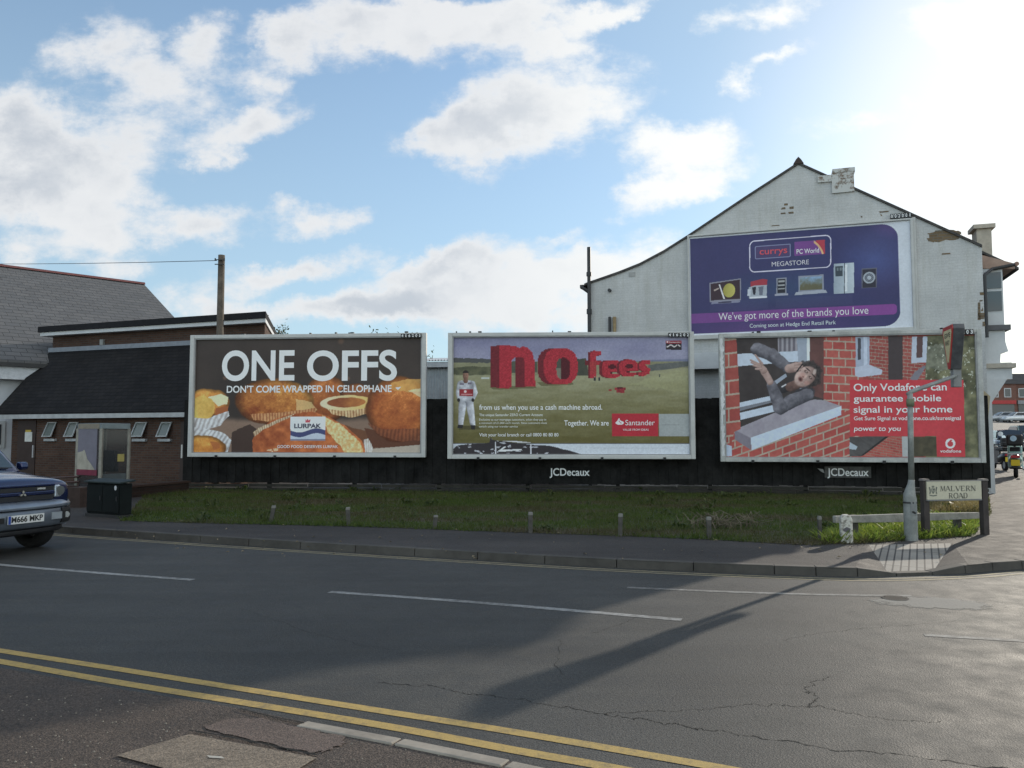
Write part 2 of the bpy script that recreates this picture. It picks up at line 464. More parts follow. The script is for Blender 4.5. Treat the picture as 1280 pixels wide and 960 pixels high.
# dropped crossing of pale ribbed slabs
dist = [0.0]
for i in range(1, len(kline)): dist.append(dist[-1] + (kline[i] - kline[i - 1]).length)
ja = next(i for i in range(ia, len(kline)) if dist[i] > dist[ia] + .42); jb = next(i for i in range(ib, 0, -1) if dist[i] < dist[ib] - .42)
A2, B2 = kline[ja], kline[jb]
m, nt, b = new_mat('ribbed_slabs')
o = coords(nt)
mp = nt.nodes.new('ShaderNodeMapping'); mp.inputs['Rotation'].default_value = (0, 0, R(27)); nt.links.new(o, mp.inputs['Vector'])
bt = nt.nodes.new('ShaderNodeTexBrick'); nt.links.new(mp.outputs[0], bt.inputs['Vector'])
bt.offset = 0.0
bt.inputs['Scale'].default_value = 1.0; bt.inputs['Brick Width'].default_value = .085; bt.inputs['Row Height'].default_value = 1.2
bt.inputs['Mortar Size'].default_value = .011; bt.inputs['Mortar Smooth'].default_value = .3
bt.inputs['Color1'].default_value = (.25, .23, .20, 1); bt.inputs['Color2'].default_value = (.29, .265, .23, 1); bt.inputs['Mortar'].default_value = (.06, .055, .05, 1)
nt.links.new(mixc(nt, 1.0, bt.outputs['Color'], ramp(nt, noise(nt, o, 2.2, 6, .65), [(.3, g3(.62)), (.68, g3(1.05))]), 'MULTIPLY'), b.inputs['Base Color'])
b.inputs['Roughness'].default_value = .85
mb = MB()
mb.add([tuple(bA), tuple(bB), (B2.x, B2.y + .10, .03), (A2.x, A2.y + .10, .03)], [(0, 1, 2, 3)])
dc = mb.build('crossing_slabs', m); dc['kind'] = 'structure'
mb = MB()
for (k, back, k2) in ((kline[ia], bA, A2), (kline[ib], bB, B2)):
    mb.add([(k.x, k.y, PZ), tuple(back), (k2.x, k2.y + .10, .03), (k2.x, k2.y, .03)], [(0, 1, 2), (0, 2, 3)])
mb.add([(A2.x, A2.y + .1, .03), (B2.x, B2.y + .1, .03)] + [(p.x, p.y, .03) for p in reversed(kline[ja:jb + 1])], [tuple(range(2 + jb + 1 - ja))])
tag(mb.build('crossing_ramp', M_PAVE), kind='structure')
# kerb stones
M_KERB = plain('kerb_concrete', (.062, .057, .050), .85, var=.35, scale=1.6, bmp=.25)
def along(line, dl, s):
    for i in range(1, len(dl)):
        if s <= dl[i]:
            t = (s - dl[i - 1]) / max(1e-6, dl[i] - dl[i - 1]); return line[i - 1].lerp(line[i], t)
    return line[-1]
mb = MB(); s = 0.0
sa, sb = dist[ia], dist[ib]
def kerb_h(s):
    lo = .028
    if s < sa or s > sb: return PZ + .006
    if s < sa + .45: return PZ + .006 + (lo - PZ) * (s - sa) / .45
    if s > sb - .45: return PZ + .006 + (lo - PZ) * (sb - s) / .45
    return lo + .006
while s < dist[-1] - .95:
    st_ = .4575 if sa - .95 < s < sb + .95 else .915
    a, c = along(kline, dist, s + .004), along(kline, dist, s + st_ - .004)
    t = (c - a).normalized(); n = Vector((-t.y, t.x)) * .13
    h0, h1 = kerb_h(s), kerb_h(s + st_); j = random.uniform(-.008, .008)
    f = -n * .10
    mb.hexa([(a.x + f.x, a.y + f.y, -.05), (c.x + f.x, c.y + f.y, -.05), (c.x + n.x, c.y + n.y, -.05), (a.x + n.x, a.y + n.y, -.05)],
            [(a.x, a.y, h0 + j * .3), (c.x, c.y, h1 + j * .3), (c.x + n.x, c.y + n.y, h1 + j * .3), (a.x + n.x, a.y + n.y, h0 + j * .3)])
    s += st_
tag(mb.build('kerb', M_KERB, bevel=.008), kind='structure')

# ---- painted lines
def paint(name, col, wear=.42, soft=.20):
    m, nt, b = new_mat(name)
    o = coords(nt)
    n1 = noise(nt, o, 14.0, 6, .7); n2 = noise(nt, o, 1.1, 4, .6)
    ad = nt.nodes.new('ShaderNodeMath'); ad.operation = 'MULTIPLY_ADD'; ad.inputs[1].default_value = .55
    nt.links.new(n2, ad.inputs[0]); nt.links.new(n1, ad.inputs[2])
    fac = ramp(nt, ad.outputs[0], [(wear + .18 - soft, g3(0)), (wear + .18 + soft, g3(1))])
    c = mixc(nt, fac, (.075, .072, .066), tuple(col))
    c = mixc(nt, 1.0, c, ramp(nt, noise(nt, o, 110, 3, .7), [(.3, g3(.75)), (.7, g3(1.1))]), 'MULTIPLY')
    nt.links.new(c, b.inputs['Base Color']); b.inputs['Roughness'].default_value = .8
    return m
M_YEL = paint('yellow_line_paint', (.40, .275, .085), .43)
M_YELF = paint('far_yellow_line_paint', (.26, .215, .12), .50)
M_WHT = paint('white_line_paint', (.30, .30, .29), .54)
M_WHT2 = paint('worn_white_line_paint', (.26, .255, .24), .64)
LZ = .0025
def line_px(name, pts, w, mat, n=10):
    ln = smooth_line([G(*p) for p in pts], n)
    o = ribbon(ln, -w / 2, w / 2, LZ).build(name, mat); o['kind'] = 'structure'; return o
line_px('yellow_line', [(-160, 787.5), (0, 813.5), (150, 837), (300, 861), (470, 888), (640, 915), (900, 960), (1010, 981)], .082, M_YEL)
line_px('yellow_line', [(-160, 799), (0, 827), (140, 852), (350, 886), (500, 911), (640, 937.5), (770, 961), (900, 988)], .085, M_YEL)
kk = kline[:near_idx(1270)]
for off in (-.16, -.27):
    r_ = ribbon(kk, off - .03, off + .03, LZ).build('yellow_line', M_YELF); r_['kind'] = 'structure'
line_px('white_line', [(-200, 686), (0, 706), (120, 716), (241, 725)], .10, M_WHT)
line_px('white_line', [(412, 740), (560, 750.5), (700, 762), (852, 775)], .10, M_WHT)
line_px('white_line', [(784, 734.5), (900, 739.5), (1010, 743), (1140, 745)], .09, M_WHT2)
line_px('white_line', [(1155, 794), (1290, 802)], .08, M_WHT2)

# ---- cracks and patches in the road
M_CRACK = plain('crack_tar', (.026, .026, .024), .95, spec=.1)
def crack(pts, w, seed):
    rr = random.Random(seed); ln = smooth_line([G(*p) for p in pts], 34); q = []; w1 = Vector((0, 0))
    for p in ln:
        w1 = w1 * .86 + Vector((rr.gauss(0, .008), rr.gauss(0, .010))); q.append(p + w1)
    mbb = MB(); vs = []
    for i, p in enumerate(q):
        t = (q[min(i + 1, len(q) - 1)] - q[max(i - 1, 0)]).normalized(); n = Vector((-t.y, t.x)); h = w * rr.uniform(.10, 1.0) * .23
        vs += [(*(p + n * h), .0015), (*(p - n * h), .0015)]
    mbb.add(vs, [(2 * i, 2 * i + 1, 2 * i + 3, 2 * i + 2) for i in range(len(q) - 1)]); return mbb
allc = MB()
for i, (pts, w) in enumerate([([(470, 852), (560, 861), (640, 874), (760, 893), (840, 905), (900, 916), (1060, 937), (1250, 958)], .020),
                              ([(755, 893), (800, 889), (900, 885), (970, 882), (1020, 885), (1080, 895), (1180, 903)], .012),
                              ([(1031, 845), (1012, 862), (1016, 872), (1015, 884)], .014), ([(700, 800), (699, 840)], .012),
                              ([(740, 792), (800, 772), (850, 770)], .008), ([(970, 800), (1060, 788), (1200, 776)], .009),
                              ([(300, 760), (420, 800), (500, 812)], .008)]):
    c_ = crack(pts, w, i); allc.add(c_.v, c_.f)
tag(allc.build('road_cracks', M_CRACK), kind='structure')
def blob_poly(pts, jit, seed, z, n=8):
    rr = random.Random(seed); cl = smooth_line([G(p[0], p[1], z) for p in pts] + [G(pts[0][0], pts[0][1], z)], n)[:-1]
    return [(p.x + rr.gauss(0, jit), p.y + rr.gauss(0, jit), z) for p in cl]
pa, pb2 = G(1112, 770), G(1215, 740); pc_ = (pa + pb2) / 2
m, nt, b = new_mat('pale_repair_patch')
o = coords(nt)
nt.links.new(ramp(nt, noise(nt, o, 60, 4, .7), [(.3, (.14, .135, .12, 1)), (.7, (.23, .22, .20, 1))]), b.inputs['Base Color']); b.inputs['Roughness'].default_value = .85
sm = nt.nodes.new('ShaderNodeMapping'); sm.inputs['Scale'].default_value = (1.45, 2.7, 1); nt.links.new(o, sm.inputs['Vector'])
gr_ = nt.nodes.new('ShaderNodeTexGradient'); gr_.gradient_type = 'SPHERICAL'; nt.links.new(sm.outputs[0], gr_.inputs[0])
ma = nt.nodes.new('ShaderNodeMath'); ma.operation = 'MULTIPLY_ADD'; ma.inputs[1].default_value = 1.3; nt.links.new(noise(nt, o, 4.5, 6, .7), ma.inputs[0]); nt.links.new(gr_.outputs['Fac'], ma.inputs[2])
nt.links.new(ramp(nt, ma.outputs[0], [(.84, g3(0)), (1.22, g3(.85))]), b.inputs['Alpha'])
rp_ = sheet('road_patch', [(-.8, -.45), (.8, -.45), (.8, .45), (-.8, .45)], m, .003); rp_.location = (pc_.x, pc_.y, 0); rp_.rotation_euler = (0, 0, R(-8))
# manhole cover in the road
c0 = G(1119, 748, 0)
t_ = thing('manhole_cover', 'round dark iron manhole cover in the road beside the pale patch', 'manhole cover', (c0.x, c0.y, 0))
M_IRON = plain('dark_iron', (.018, .017, .017), .8, 0, bmp=.2, scale=30, spec=.1)
mb = MB(); mb.prism([(.10 * math.cos(a), .10 * math.sin(a)) for a in np.linspace(0, 2 * math.pi, 29)[:-1]], 'z', -.05, .006); mb.build('cover_plate', M_IRON, t_)
mb = MB(); n = 28
vs = [(r_ * math.cos(2 * math.pi * i / n), r_ * math.sin(2 * math.pi * i / n), .0075) for r_ in (.104, .125) for i in range(n)]
mb.add(vs, [(i, (i + 1) % n, n + (i + 1) % n, n + i) for i in range(n)]); mb.build('cover_frame', plain('worn_iron', (.05, .048, .045), .8, 0, spec=.1), t_)

# ---- near pavement, bottom left, its worn kerb, slab and small patch
near_edge = [(-420, 775), (-160, 806), (0, 834.5), (140, 859.5), (290, 884), (380, 902), (470, 918.5), (560, 935), (640, 952), (720, 968), (860, 997)]
ne = smooth_line([G(*p, .02) for p in near_edge], 8)
mb = MB(); pl = [(p.x, p.y, .02) for p in ne] + [(4, -6, .02), (-16, -6, .02), (-16, ne[0].y, .02)]
mb.add(pl, [tuple(range(len(pl)))]); npv = mb.build('near_pavement', M_NEAR)
if npv.data.polygons[0].normal.z < 0: npv.data.flip_normals()
npv['kind'] = 'structure'
M_NKERB = plain('worn_pale_kerb', (.24, .215, .18), .85, var=.3, scale=3, bmp=.4)
ks = smooth_line([G(*p, .02) for p in ((378, 904), (470, 921), (560, 938), (640, 955), (720, 972), (860, 1002))], 10)
kd = [0.0]
for i in range(1, len(ks)): kd.append(kd[-1] + (ks[i] - ks[i - 1]).length)
mb = MB(); s = 0
while s < kd[-1] - .3:
    e = min(s + .62, kd[-1]); a, c = along(ks, kd, s + .006), along(ks, kd, e)
    t = (c - a).normalized(); n = Vector((-t.y, t.x)); u_, w_ = n * .035, n * -.062; z = .030 + random.uniform(-.003, .003)
    mb.hexa([(a.x + w_.x, a.y + w_.y, -.03), (c.x + w_.x, c.y + w_.y, -.03), (c.x + u_.x, c.y + u_.y, -.03), (a.x + u_.x, a.y + u_.y, -.03)],
            [(a.x + w_.x, a.y + w_.y, z), (c.x + w_.x, c.y + w_.y, z), (c.x + u_.x, c.y + u_.y, z - .006), (a.x + u_.x, a.y + u_.y, z - .006)])
    s += .63
tag(mb.build('near_kerb', M_NKERB, bevel=.008), kind='structure')
M_SLAB = asphalt('old_concrete_slab', .155, .85, (1.22, .98, .74), spots=.3)
sl = [G(*p, .028) for p in ((145, 944), (237, 917.5), (396, 947), (350, 975), (250, 972))]
sheet('concrete_slab', sl, M_SLAB, None)
M_PATCH2 = asphalt('reddish_repair_patch', .095, .85, (1.28, .96, .80), spots=.4)
sheet('pavement_patch', blob_poly([(252, 909), (300, 898), (372, 908), (428, 922), (425, 932), (388, 940), (320, 926)], .012, 8, .025), M_PATCH2)
sheet('slab_marker', [G(*p, .0315) for p in ((258, 944), (277, 945.5), (281, 948), (262, 947))], plain('pale_marker', (.36, .34, .30), .7), None)
nc = MB()
rr = random.Random(4)
for pts, w in (([(236, 915), (300, 926), (396, 946)], .017), ([(300, 888), (340, 898), (380, 906)], .018)):
    ln = smooth_line([G(*p, .02) for p in pts], 20); vs = []
    for i, p in enumerate(ln):
        t = (ln[min(i + 1, len(ln) - 1)] - ln[max(i - 1, 0)]).normalized(); n = Vector((-t.y, t.x)); h = w * rr.uniform(.2, .6)
        vs += [(*(p + n * h), .0305), (*(p - n * h), .0305)]
    nc.add(vs, [(2 * i, 2 * i + 1, 2 * i + 3, 2 * i + 2) for i in range(len(ln) - 1)])
tag(nc.build('pavement_joint', M_CRACK), kind='structure')
# loose grit and litter flecks on the near pavement
mb = MB(); rr = random.Random(11)
for i in range(450):
    px, py = rr.uniform(-20, 700), rr.uniform(868, 985)
    g = G(px, py, .02)
    edge = 834.5 + px * .176
    if py < edge + 14: continue
    s = rr.uniform(.002, .006)
    mb.add([(g.x - s, g.y - s, .0215), (g.x + s, g.y - s * .6, .0215), (g.x + s * .5, g.y + s, .0215), (g.x, g.y, .0215 + s * 1.3)], [(0, 1, 3), (1, 2, 3), (2, 0, 3)])
tag(mb.build('grit', plain('pale_grit', (.20, .18, .15), .8, var=.4, scale=90)), kind='stuff')

# ================================================================== GRASS VERGE
vfront = [(150, 651), (250, 654), (430, 658), (600, 664), (850, 673), (1000, 681), (1048, 680), (1090, 679), (1150, 674), (1218, 670)]
vg = [G(*p, PZ) for p in vfront]
vback = [G(1240, 642, PZ), G(1236, 622, PZ), Vector((11.6, 20.2, PZ)), Vector((4.2, 21.6, PZ)), Vector((-8.8, 22.6, PZ)), Vector((-10.2, 22.6, PZ)), G(164, 640, PZ)]
vp = [(p.x, p.y, PZ + .006) for p in smooth_line(vg, 6)] + [(p.x, p.y, PZ + .006) for p in vback]
def grass_mat(name, greens, brown):
    m, nt, b = new_mat(name)
    o = coords(nt)
    n1 = noise(nt, o, .55, 5, .65); n2 = noise(nt, o, 9.0, 3, .6)
    g = ramp(nt, n2, [(.3, greens[0]), (.7, greens[1])])
    mp = nt.nodes.new('ShaderNodeMapping'); mp.inputs['Scale'].default_value = (.3, 1.2, 1); mp.inputs['Rotation'].default_value = (0, 0, R(7)); nt.links.new(o, mp.inputs['Vector'])
    n3 = noise(nt, mp.outputs[0], .9, 5, .6)
    col = mixc(nt, ramp(nt, n3, [(.44, g3(0)), (.60, g3(.9))]), g, brown)
    nt.links.new(col, b.inputs['Base Color']); b.inputs['Roughness'].default_value = .7
    b.inputs['Specular IOR Level'].default_value = .2
    return m, nt, b
mg, nt, b = grass_mat('verge_soil', ((.030, .048, .013), (.066, .085, .024)), (.080, .066, .044))
bump(nt, b, noise(nt, coords(nt), 30, 4, .7), .8, .03)
sheet('verge_ground', vp, mg, None)
# point in polygon + blades
def inside(poly, x, y):
    r = np.zeros(x.shape, bool); n = len(poly); j = n - 1
    for i in range(n):
        xi, yi = poly[i][0], poly[i][1]; xj, yj = poly[j][0], poly[j][1]
        if yi != yj:
            r ^= ((yi > y) != (yj > y)) & (x < (xj - xi) * (y - yi) / (yj - yi) + xi)
        j = i
    return r
def blades(name, poly, n, h0, h1, w, mat, z, seed, lean=.5):
    rg = np.random.RandomState(seed)
    xs = np.array([p[0] for p in poly]); ys_ = np.array([p[1] for p in poly])
    x = rg.uniform(xs.min(), xs.max(), n); y = rg.uniform(ys_.min(), ys_.max(), n)
    k = inside(poly, x, y); x, y = x[k], y[k]; n = len(x)
    cl = .5 + .5 * np.sin(x * 2.1 + np.sin(y * 1.7) * 2) * np.cos(y * 2.6 + np.sin(x * .9) * 1.5)
    h = rg.uniform(h0, h1, n) * (.55 + .75 * cl); a = rg.uniform(0, 2 * np.pi, n); l = rg.normal(0, lean, (n, 2)) * h[:, None]
    v = np.zeros((n, 3, 3)); dx, dy = np.cos(a) * w, np.sin(a) * w
    v[:, 0] = np.stack([x - dx, y - dy, np.full(n, z)], 1); v[:, 1] = np.stack([x + dx, y + dy, np.full(n, z)], 1)
    v[:, 2] = np.stack([x + l[:, 0], y + l[:, 1], z + h], 1)
    me = bpy.data.meshes.new(name); me.vertices.add(n * 3); me.vertices.foreach_set('co', v.reshape(-1))
    me.loops.add(n * 3); me.loops.foreach_set('vertex_index', np.arange(n * 3)); me.polygons.add(n)
    me.polygons.foreach_set('loop_start', np.arange(n) * 3)
    me.update(calc_edges=True); me.validate(); me.materials.append(mat)
    o = bpy.data.objects.new(name, me); COL.objects.link(o); o['kind'] = 'stuff'; return o
mgb, nt, b = grass_mat('grass_blades', ((.040, .072, .014), (.105, .140, .030)), (.095, .078, .042))
b.inputs['Subsurface Weight'].default_value = 0.0
tr = nt.nodes.new('ShaderNodeBsdfTranslucent'); ms = nt.nodes.new('ShaderNodeMixShader'); ms.inputs[0].default_value = .4
out = nt.nodes['Material Output']
nt.links.new(b.inputs['Base Color'].links[0].from_socket, tr.inputs['Color'])
nt.links.new(b.outputs[0], ms.inputs[1]); nt.links.new(tr.outputs[0], ms.inputs[2]); nt.links.new(ms.outputs[0], out.inputs[0])
blades('grass', vp, 170000, .02, .10, .006, mgb, PZ + .004, 5)
# broad-leaved weeds round the street name plate
def leaf_mat(name, a, b_):
    m, nt, b = new_mat(name)
    nt.links.new(ramp(nt, noise(nt, coords(nt), 12, 3), [(.35, a), (.65, b_)]), b.inputs['Base Color']); b.inputs['Roughness'].default_value = .55
    tr = nt.nodes.new('ShaderNodeBsdfTranslucent'); ms = nt.nodes.new('ShaderNodeMixShader'); ms.inputs[0].default_value = .5
    nt.links.new(b.inputs['Base Color'].links[0].from_socket, tr.inputs['Color'])
    nt.links.new(b.outputs[0], ms.inputs[1]); nt.links.new(tr.outputs[0], ms.inputs[2]); nt.links.new(ms.outputs[0], nt.nodes['Material Output'].inputs[0])
    return m
M_WEED = leaf_mat('weed_leaves', (.12, .20, .025), (.27, .31, .055))
edge = smooth_line([Vector((p.x, p.y)) for p in vg], 20)
ev = [(p.x, p.y + .16 + .05 * math.sin(p.x * 7)) for p in edge] + [(p.x, p.y - .05 - .05 * math.sin(p.x * 3.1) * math.sin(p.x * 11)) for p in reversed(edge)]
blades('grass', ev, 26000, .03, .13, .007, mgb, PZ, 15, .8)
wp = [tuple(G(*p, PZ)) for p in ((1030, 680), (1090, 678), (1150, 674), (1216, 670), (1222, 650), (1160, 650), (1060, 655), (1020, 670))]
blades('weeds', wp, 9000, .06, .17, .022, M_WEED, PZ, 9, .8)
mb_dry = [tuple(G(*p, PZ)) for p in ((1150, 643), (1228, 640), (1226, 630), (1165, 632))]
blades('dry_grass', mb_dry, 5000, .08, .2, .008, leaf_mat('dry_grass_blades', (.16, .13, .05), (.26, .21, .09)), PZ, 12, .7)

# clumps of broad leaves scattered through the grass
mb = MB(); rr = random.Random(31); xs_ = [p[0] for p in vp]; ys2 = [p[1] for p in vp]; k_ = 0
while k_ < 130:
    x, y = rr.uniform(min(xs_), max(xs_)), rr.uniform(min(ys2), max(ys2))
    if not inside(vp, np.array([x]), np.array([y]))[0]: continue
    k_ += 1; sz = rr.uniform(.5, 1.5)
    for i in range(rr.randint(7, 16)):
        a = rr.uniform(0, 6.28); L = rr.uniform(.06, .15) * sz; w = L * .22; h = rr.uniform(.04, .13) * sz; c_, s_ = math.cos(a), math.sin(a)
        ox, oy = x + rr.gauss(0, .06), y + rr.gauss(0, .06)
        mb.add([(ox, oy, PZ), (ox + c_ * L * .5 - s_ * w, oy + s_ * L * .5 + c_ * w, PZ + h), (ox + c_ * L, oy + s_ * L, PZ + h * .8), (ox + c_ * L * .5 + s_ * w, oy + s_ * L * .5 - c_ * w, PZ + h)], [(0, 1, 2, 3)])
tag(mb.build('weeds', leaf_mat('dock_leaves', (.03, .055, .012), (.10, .12, .03))), kind='stuff')
# wind-blown flecks of paper and leaf on the verge and pavement
mb = MB(); rr = random.Random(21)
for i in range(150):
    px = rr.uniform(150, 1240); py = rr.uniform(628, 700); q = G(px, py, PZ); s = rr.uniform(.01, .035); z = PZ + .012; a = rr.uniform(0, 6.28)
    c_, s_ = math.cos(a) * s, math.sin(a) * s
    mb.add([(q.x - c_, q.y - s_, z), (q.x + s_ * .6, q.y - c_ * .6, z + .01), (q.x + c_, q.y + s_, z + .004), (q.x - s_ * .6, q.y + c_ * .6, z + .016)], [(0, 1, 2, 3)])
tag(mb.build('fallen_leaves', plain('pale_dead_leaves', (.20, .16, .10), .8, var=.6, scale=2.5)), kind='stuff')
# ================================================================== a plane that converts photo pixels to its own (s, z)
class Plane:
    def __init__(self, ox, oy, rz):
        self.o = Vector((ox, oy)); self.rz = rz
        self.e = Vector((math.cos(rz), math.sin(rz))); self.n = Vector((-math.sin(rz), math.cos(rz)))
    def at(self, px, py, off=0.0):
        d = ray(px, py); d2 = Vector((d.x, d.y))
        t = (self.o + self.n * off).dot(self.n) / d2.dot(self.n)
        return (d2 * t - self.o).dot(self.e), CAM_H + d.z * t
    def world(self, s, off=0.0): return self.o + self.e * s + self.n * off
def plane_from(pl, Dl, pr, Dr):
    a = Vector(((pl - 640) / F * Dl, Dl)); b = Vector(((pr - 640) / F * Dr, Dr))
    return Plane(a.x, a.y, math.atan2(b.y - a.y, b.x - a.x)), (b - a).length

# ================================================================== WHITE GABLED HOUSE
HP = Plane(2.33, 24.4, R(-18.5))
M_WBRICK = brick('white_painted_brick', (.62, .62, .61), (.59, .59, .58), (.565, .565, .555), ms=.008, painted=True, stain=.22, bmp=.28)
M_OLDBRICK = brick('bare_brown_brick', (.17, .12, .075), (.24, .17, .10), (.20, .18, .15))
M_REDBRICK = brick('red_brick', (.20, .075, .05), (.26, .10, .065), (.22, .2, .18))
M_SLATE = brick('dark_slate', (.075, .07, .07), (.10, .095, .09), (.03, .03, .03), bw=.28, rh=.2, ms=.006)
M_DIMW = plain('dull_white_paint', (.36, .37, .375), .55, var=.2, scale=4)
M_WHITE = plain('white_gloss_paint', (.52, .53, .535), .45, var=.1, scale=2)
M_DKMETAL = plain('dark_painted_iron', (.03, .03, .032), .5)
M_GLASS = glass('window_glass', (.05, .06, .07))
house = thing('terraced_house', 'white painted gable-end house with a purple advertisement on its side', 'house', (HP.o.x, HP.o.y, 0), HP.rz)
HW = 10.72
gpx = [(736, 355), (755, 348), (775, 341), (800, 331), (830, 315), (860, 296), (930, 249), (998, 205)]
gl = [HP.at(*p) for p in gpx]; gl[0] = (0.0, gl[0][1])
gr = [HP.at(*p) for p in ((1140, 269), (1234, 308))]; gr[1] = (HW, gr[1][1])
outline = [(0, 0)] + gl + gr + [(HW, 0)]
MB().prism(outline, 'y', 0, .3).build('gable_wall', M_WBRICK, house)
body = [(.06, 0)] + [(max(.06, s), z - .14) for s, z in gl] + [(min(HW - .06, s), z - .14) for s, z in gr] + [(HW - .06, 0)]
MB().prism(body, 'y', .3, 11.0).build('wall', M_REDBRICK, house)
top = gl + gr
slope_r = (gr[1][1] - gl[-1][1]) / (gr[1][0] - gl[-1][0])
ext = (HW + .95, gr[1][1] + slope_r * .95)
roofU = [(s, z + .05) for s, z in top]; roofL = [(s, z - .02) for s, z in top]
r1 = [(-.10, top[0][1] + .01)] + roofU
roof = MB().prism([(-.10, top[0][1] - .05)] + roofL + [(a, b_) for a, b_ in reversed(r1)], 'y', -.05, 11.0)
zr = gr[1][1]
roof.prism([(HW - .3, zr - slope_r * .3 - .02), (ext[0], ext[1] - .02), (ext[0], ext[1] + .05), (HW - .3, zr - slope_r * .3 + .048)], 'y', .45, 11.0)
rf = roof.build('roof', M_SLATE, house)
rx, rz_ = gl[-1]
MB().prism([(rx - .14, rz_ - .01), (rx + .14, rz_ - .01), (rx + .07, rz_ + .11), (rx, rz_ + .19), (rx - .07, rz_ + .11)], 'y', -.08, 11).build('ridge_tiles', plain('dark_clay_ridge', (.05, .035, .03), .8), rf)
# stub of a chimney in the gable, right of the ridge
a, z0 = HP.at(1040, 240); b_, z1 = HP.at(1067, 212)
ch = MB().box(a, b_, -.062, .62, z0 - .05, z1 - .06); ch.box(a + .02, b_ + .03, -.075, .64, z1 - .058, z1 + .05); 
c_, z2 = HP.at(1022, 222); ch.box(c_, a - .003, -.060, .4, z2 - .16, z2 + .03)
m, nt, b = new_mat('flaking_white_brick')
v = coords(nt, mode='wall'); bt = nt.nodes.new('ShaderNodeTexBrick'); nt.links.new(v, bt.inputs['Vector'])
bt.inputs['Scale'].default_value = 1; bt.inputs['Brick Width'].default_value = .225; bt.inputs['Row Height'].default_value = .075; bt.inputs['Mortar Size'].default_value = .01
bt.inputs['Color1'].default_value = (.20, .14, .10, 1); bt.inputs['Color2'].default_value = (.12, .09, .07, 1); bt.inputs['Mortar'].default_value = (.25, .23, .2, 1)
nt.links.new(mixc(nt, ramp(nt, noise(nt, coords(nt), 3.5, 5, .7), [(.42, g3(0)), (.50, g3(1))]), bt.outputs['Color'], (.50, .50, .48)), b.inputs['Base Color']); b.inputs['Roughness'].default_value = .9
ch.build('chimney', m, rf)
# second stack near the front eave
ch2 = MB()
q = Plane(*HP.world(0, 2.4), HP.rz)
a, z0 = q.at(1221, 300); b_, z1 = q.at(1239, 280)
ch2.box(a, b_, 2.4, 3.0, 6.2, z1 - .12); ch2.box(a - .09, b_ + .09, 2.31, 3.09, z1 - .118, z1)
ch2.build('chimney', plain('rendered_chimney', (.42, .37, .30), .85), rf)
# bare patches where the paint has gone
mb = MB(); rr = random.Random(3)
def patch(pts, jit=.03):
    c = [Vector(HP.at(*p)) for p in pts]; ln = smooth_line(c + [c[0]], 5)[:-1]
    vs = [(p.x + rr.gauss(0, jit), -.004, p.y + rr.gauss(0, jit * .6)) for p in ln]
    mb.add(vs, [tuple(range(len(vs)))])
patch([(1159, 293), (1172, 288), (1192, 287), (1203, 292), (1196, 299), (1175, 301), (1160, 301)])
for x0, y0, x1, y1 in ((980, 254, 985, 257), (976, 259, 982, 262), (987, 258, 992, 261.5), (976, 265.5, 982, 268), (986, 264.5, 992, 267.5),
                       (1100, 263.5, 1110, 266), (1101, 267, 1103, 270), (1177, 316, 1188, 318.5), (1076, 270, 1078, 272),
                       (1222, 378, 1225, 400), (1225, 365, 1230, 369), (1224, 375, 1227, 377), (1226, 384, 1229, 389), (1223, 391, 1230, 399), (1228, 402, 1232, 408),
                       (1044, 238, 1052, 241), (1055, 232, 1062, 236), (1048, 229, 1053, 231), (964, 281, 975, 283)):
    s0, za = HP.at(x0, y1); s1, zb = HP.at(x1, y0)
    mb.add([(s0, -.004, za), (s1, -.004, za), (s1 + rr.gauss(0, .02), -.004, zb), (s0 + rr.gauss(0, .02), -.004, zb)], [(0, 1, 2, 3)])
mb.build('exposed_brick', M_OLDBRICK, house)
s0, za = HP.at(786, 346); s1, zb = HP.at(794, 340)
MB().box(s0, s1, -.015, .01, za, zb).build('air_vent', plain('grey_vent', (.33, .33, .32), .8), house)
# soil pipe and gutter at the rear corner
s0, zt = HP.at(736, 309, -.12); _, ze = HP.at(736, 357)
pp = MB().tube([(s0, -.12, .1), (s0, -.12, zt)], .055); pp.tube([(s0, -.12, ze - .9), (s0, -.12, ze - .75)], .08); pp.tube([(s0, -.12, zt - .9), (s0, -.12, zt - .78)], .08)
pp.tube([(-.18, -.12, ze - .06), (s0, -.12, ze - .2)], .05)
pp.build('soil_pipe', M_DKMETAL, house)
MB().box(-.22, -.105, -.10, 10.9, top[0][1] - .12, top[0][1] - .03).build('gutter', M_DKMETAL, house)
sp = MB(); s0, zt = HP.at(762, 363, -.05); sp.tube([(s0, .05, zt), (s0, -.12, zt)], .05)
s1, zt1 = HP.at(762, 396, -.06); sp.tube([(s1, -.06, .5), (s1, -.06, zt1)], .04)
sp.build('waste_pipe', M_DKMETAL, house)
s1, zt1 = HP.at(768, 396, -.06); MB().tube([(s1, -.06, .5), (s1, -.06, zt1)], .05).build('rusty_pipe', plain('rusty_pipe', (.30, .22, .12), .8, var=.4), house)
# pale ledge seen between the boards
s0, z0 = HP.at(845, 463); s1, z1 = HP.at(915, 441)
MB().box(s0, s1, -.35, -.003, z0, z1).build('ledge', M_WHITE, house)
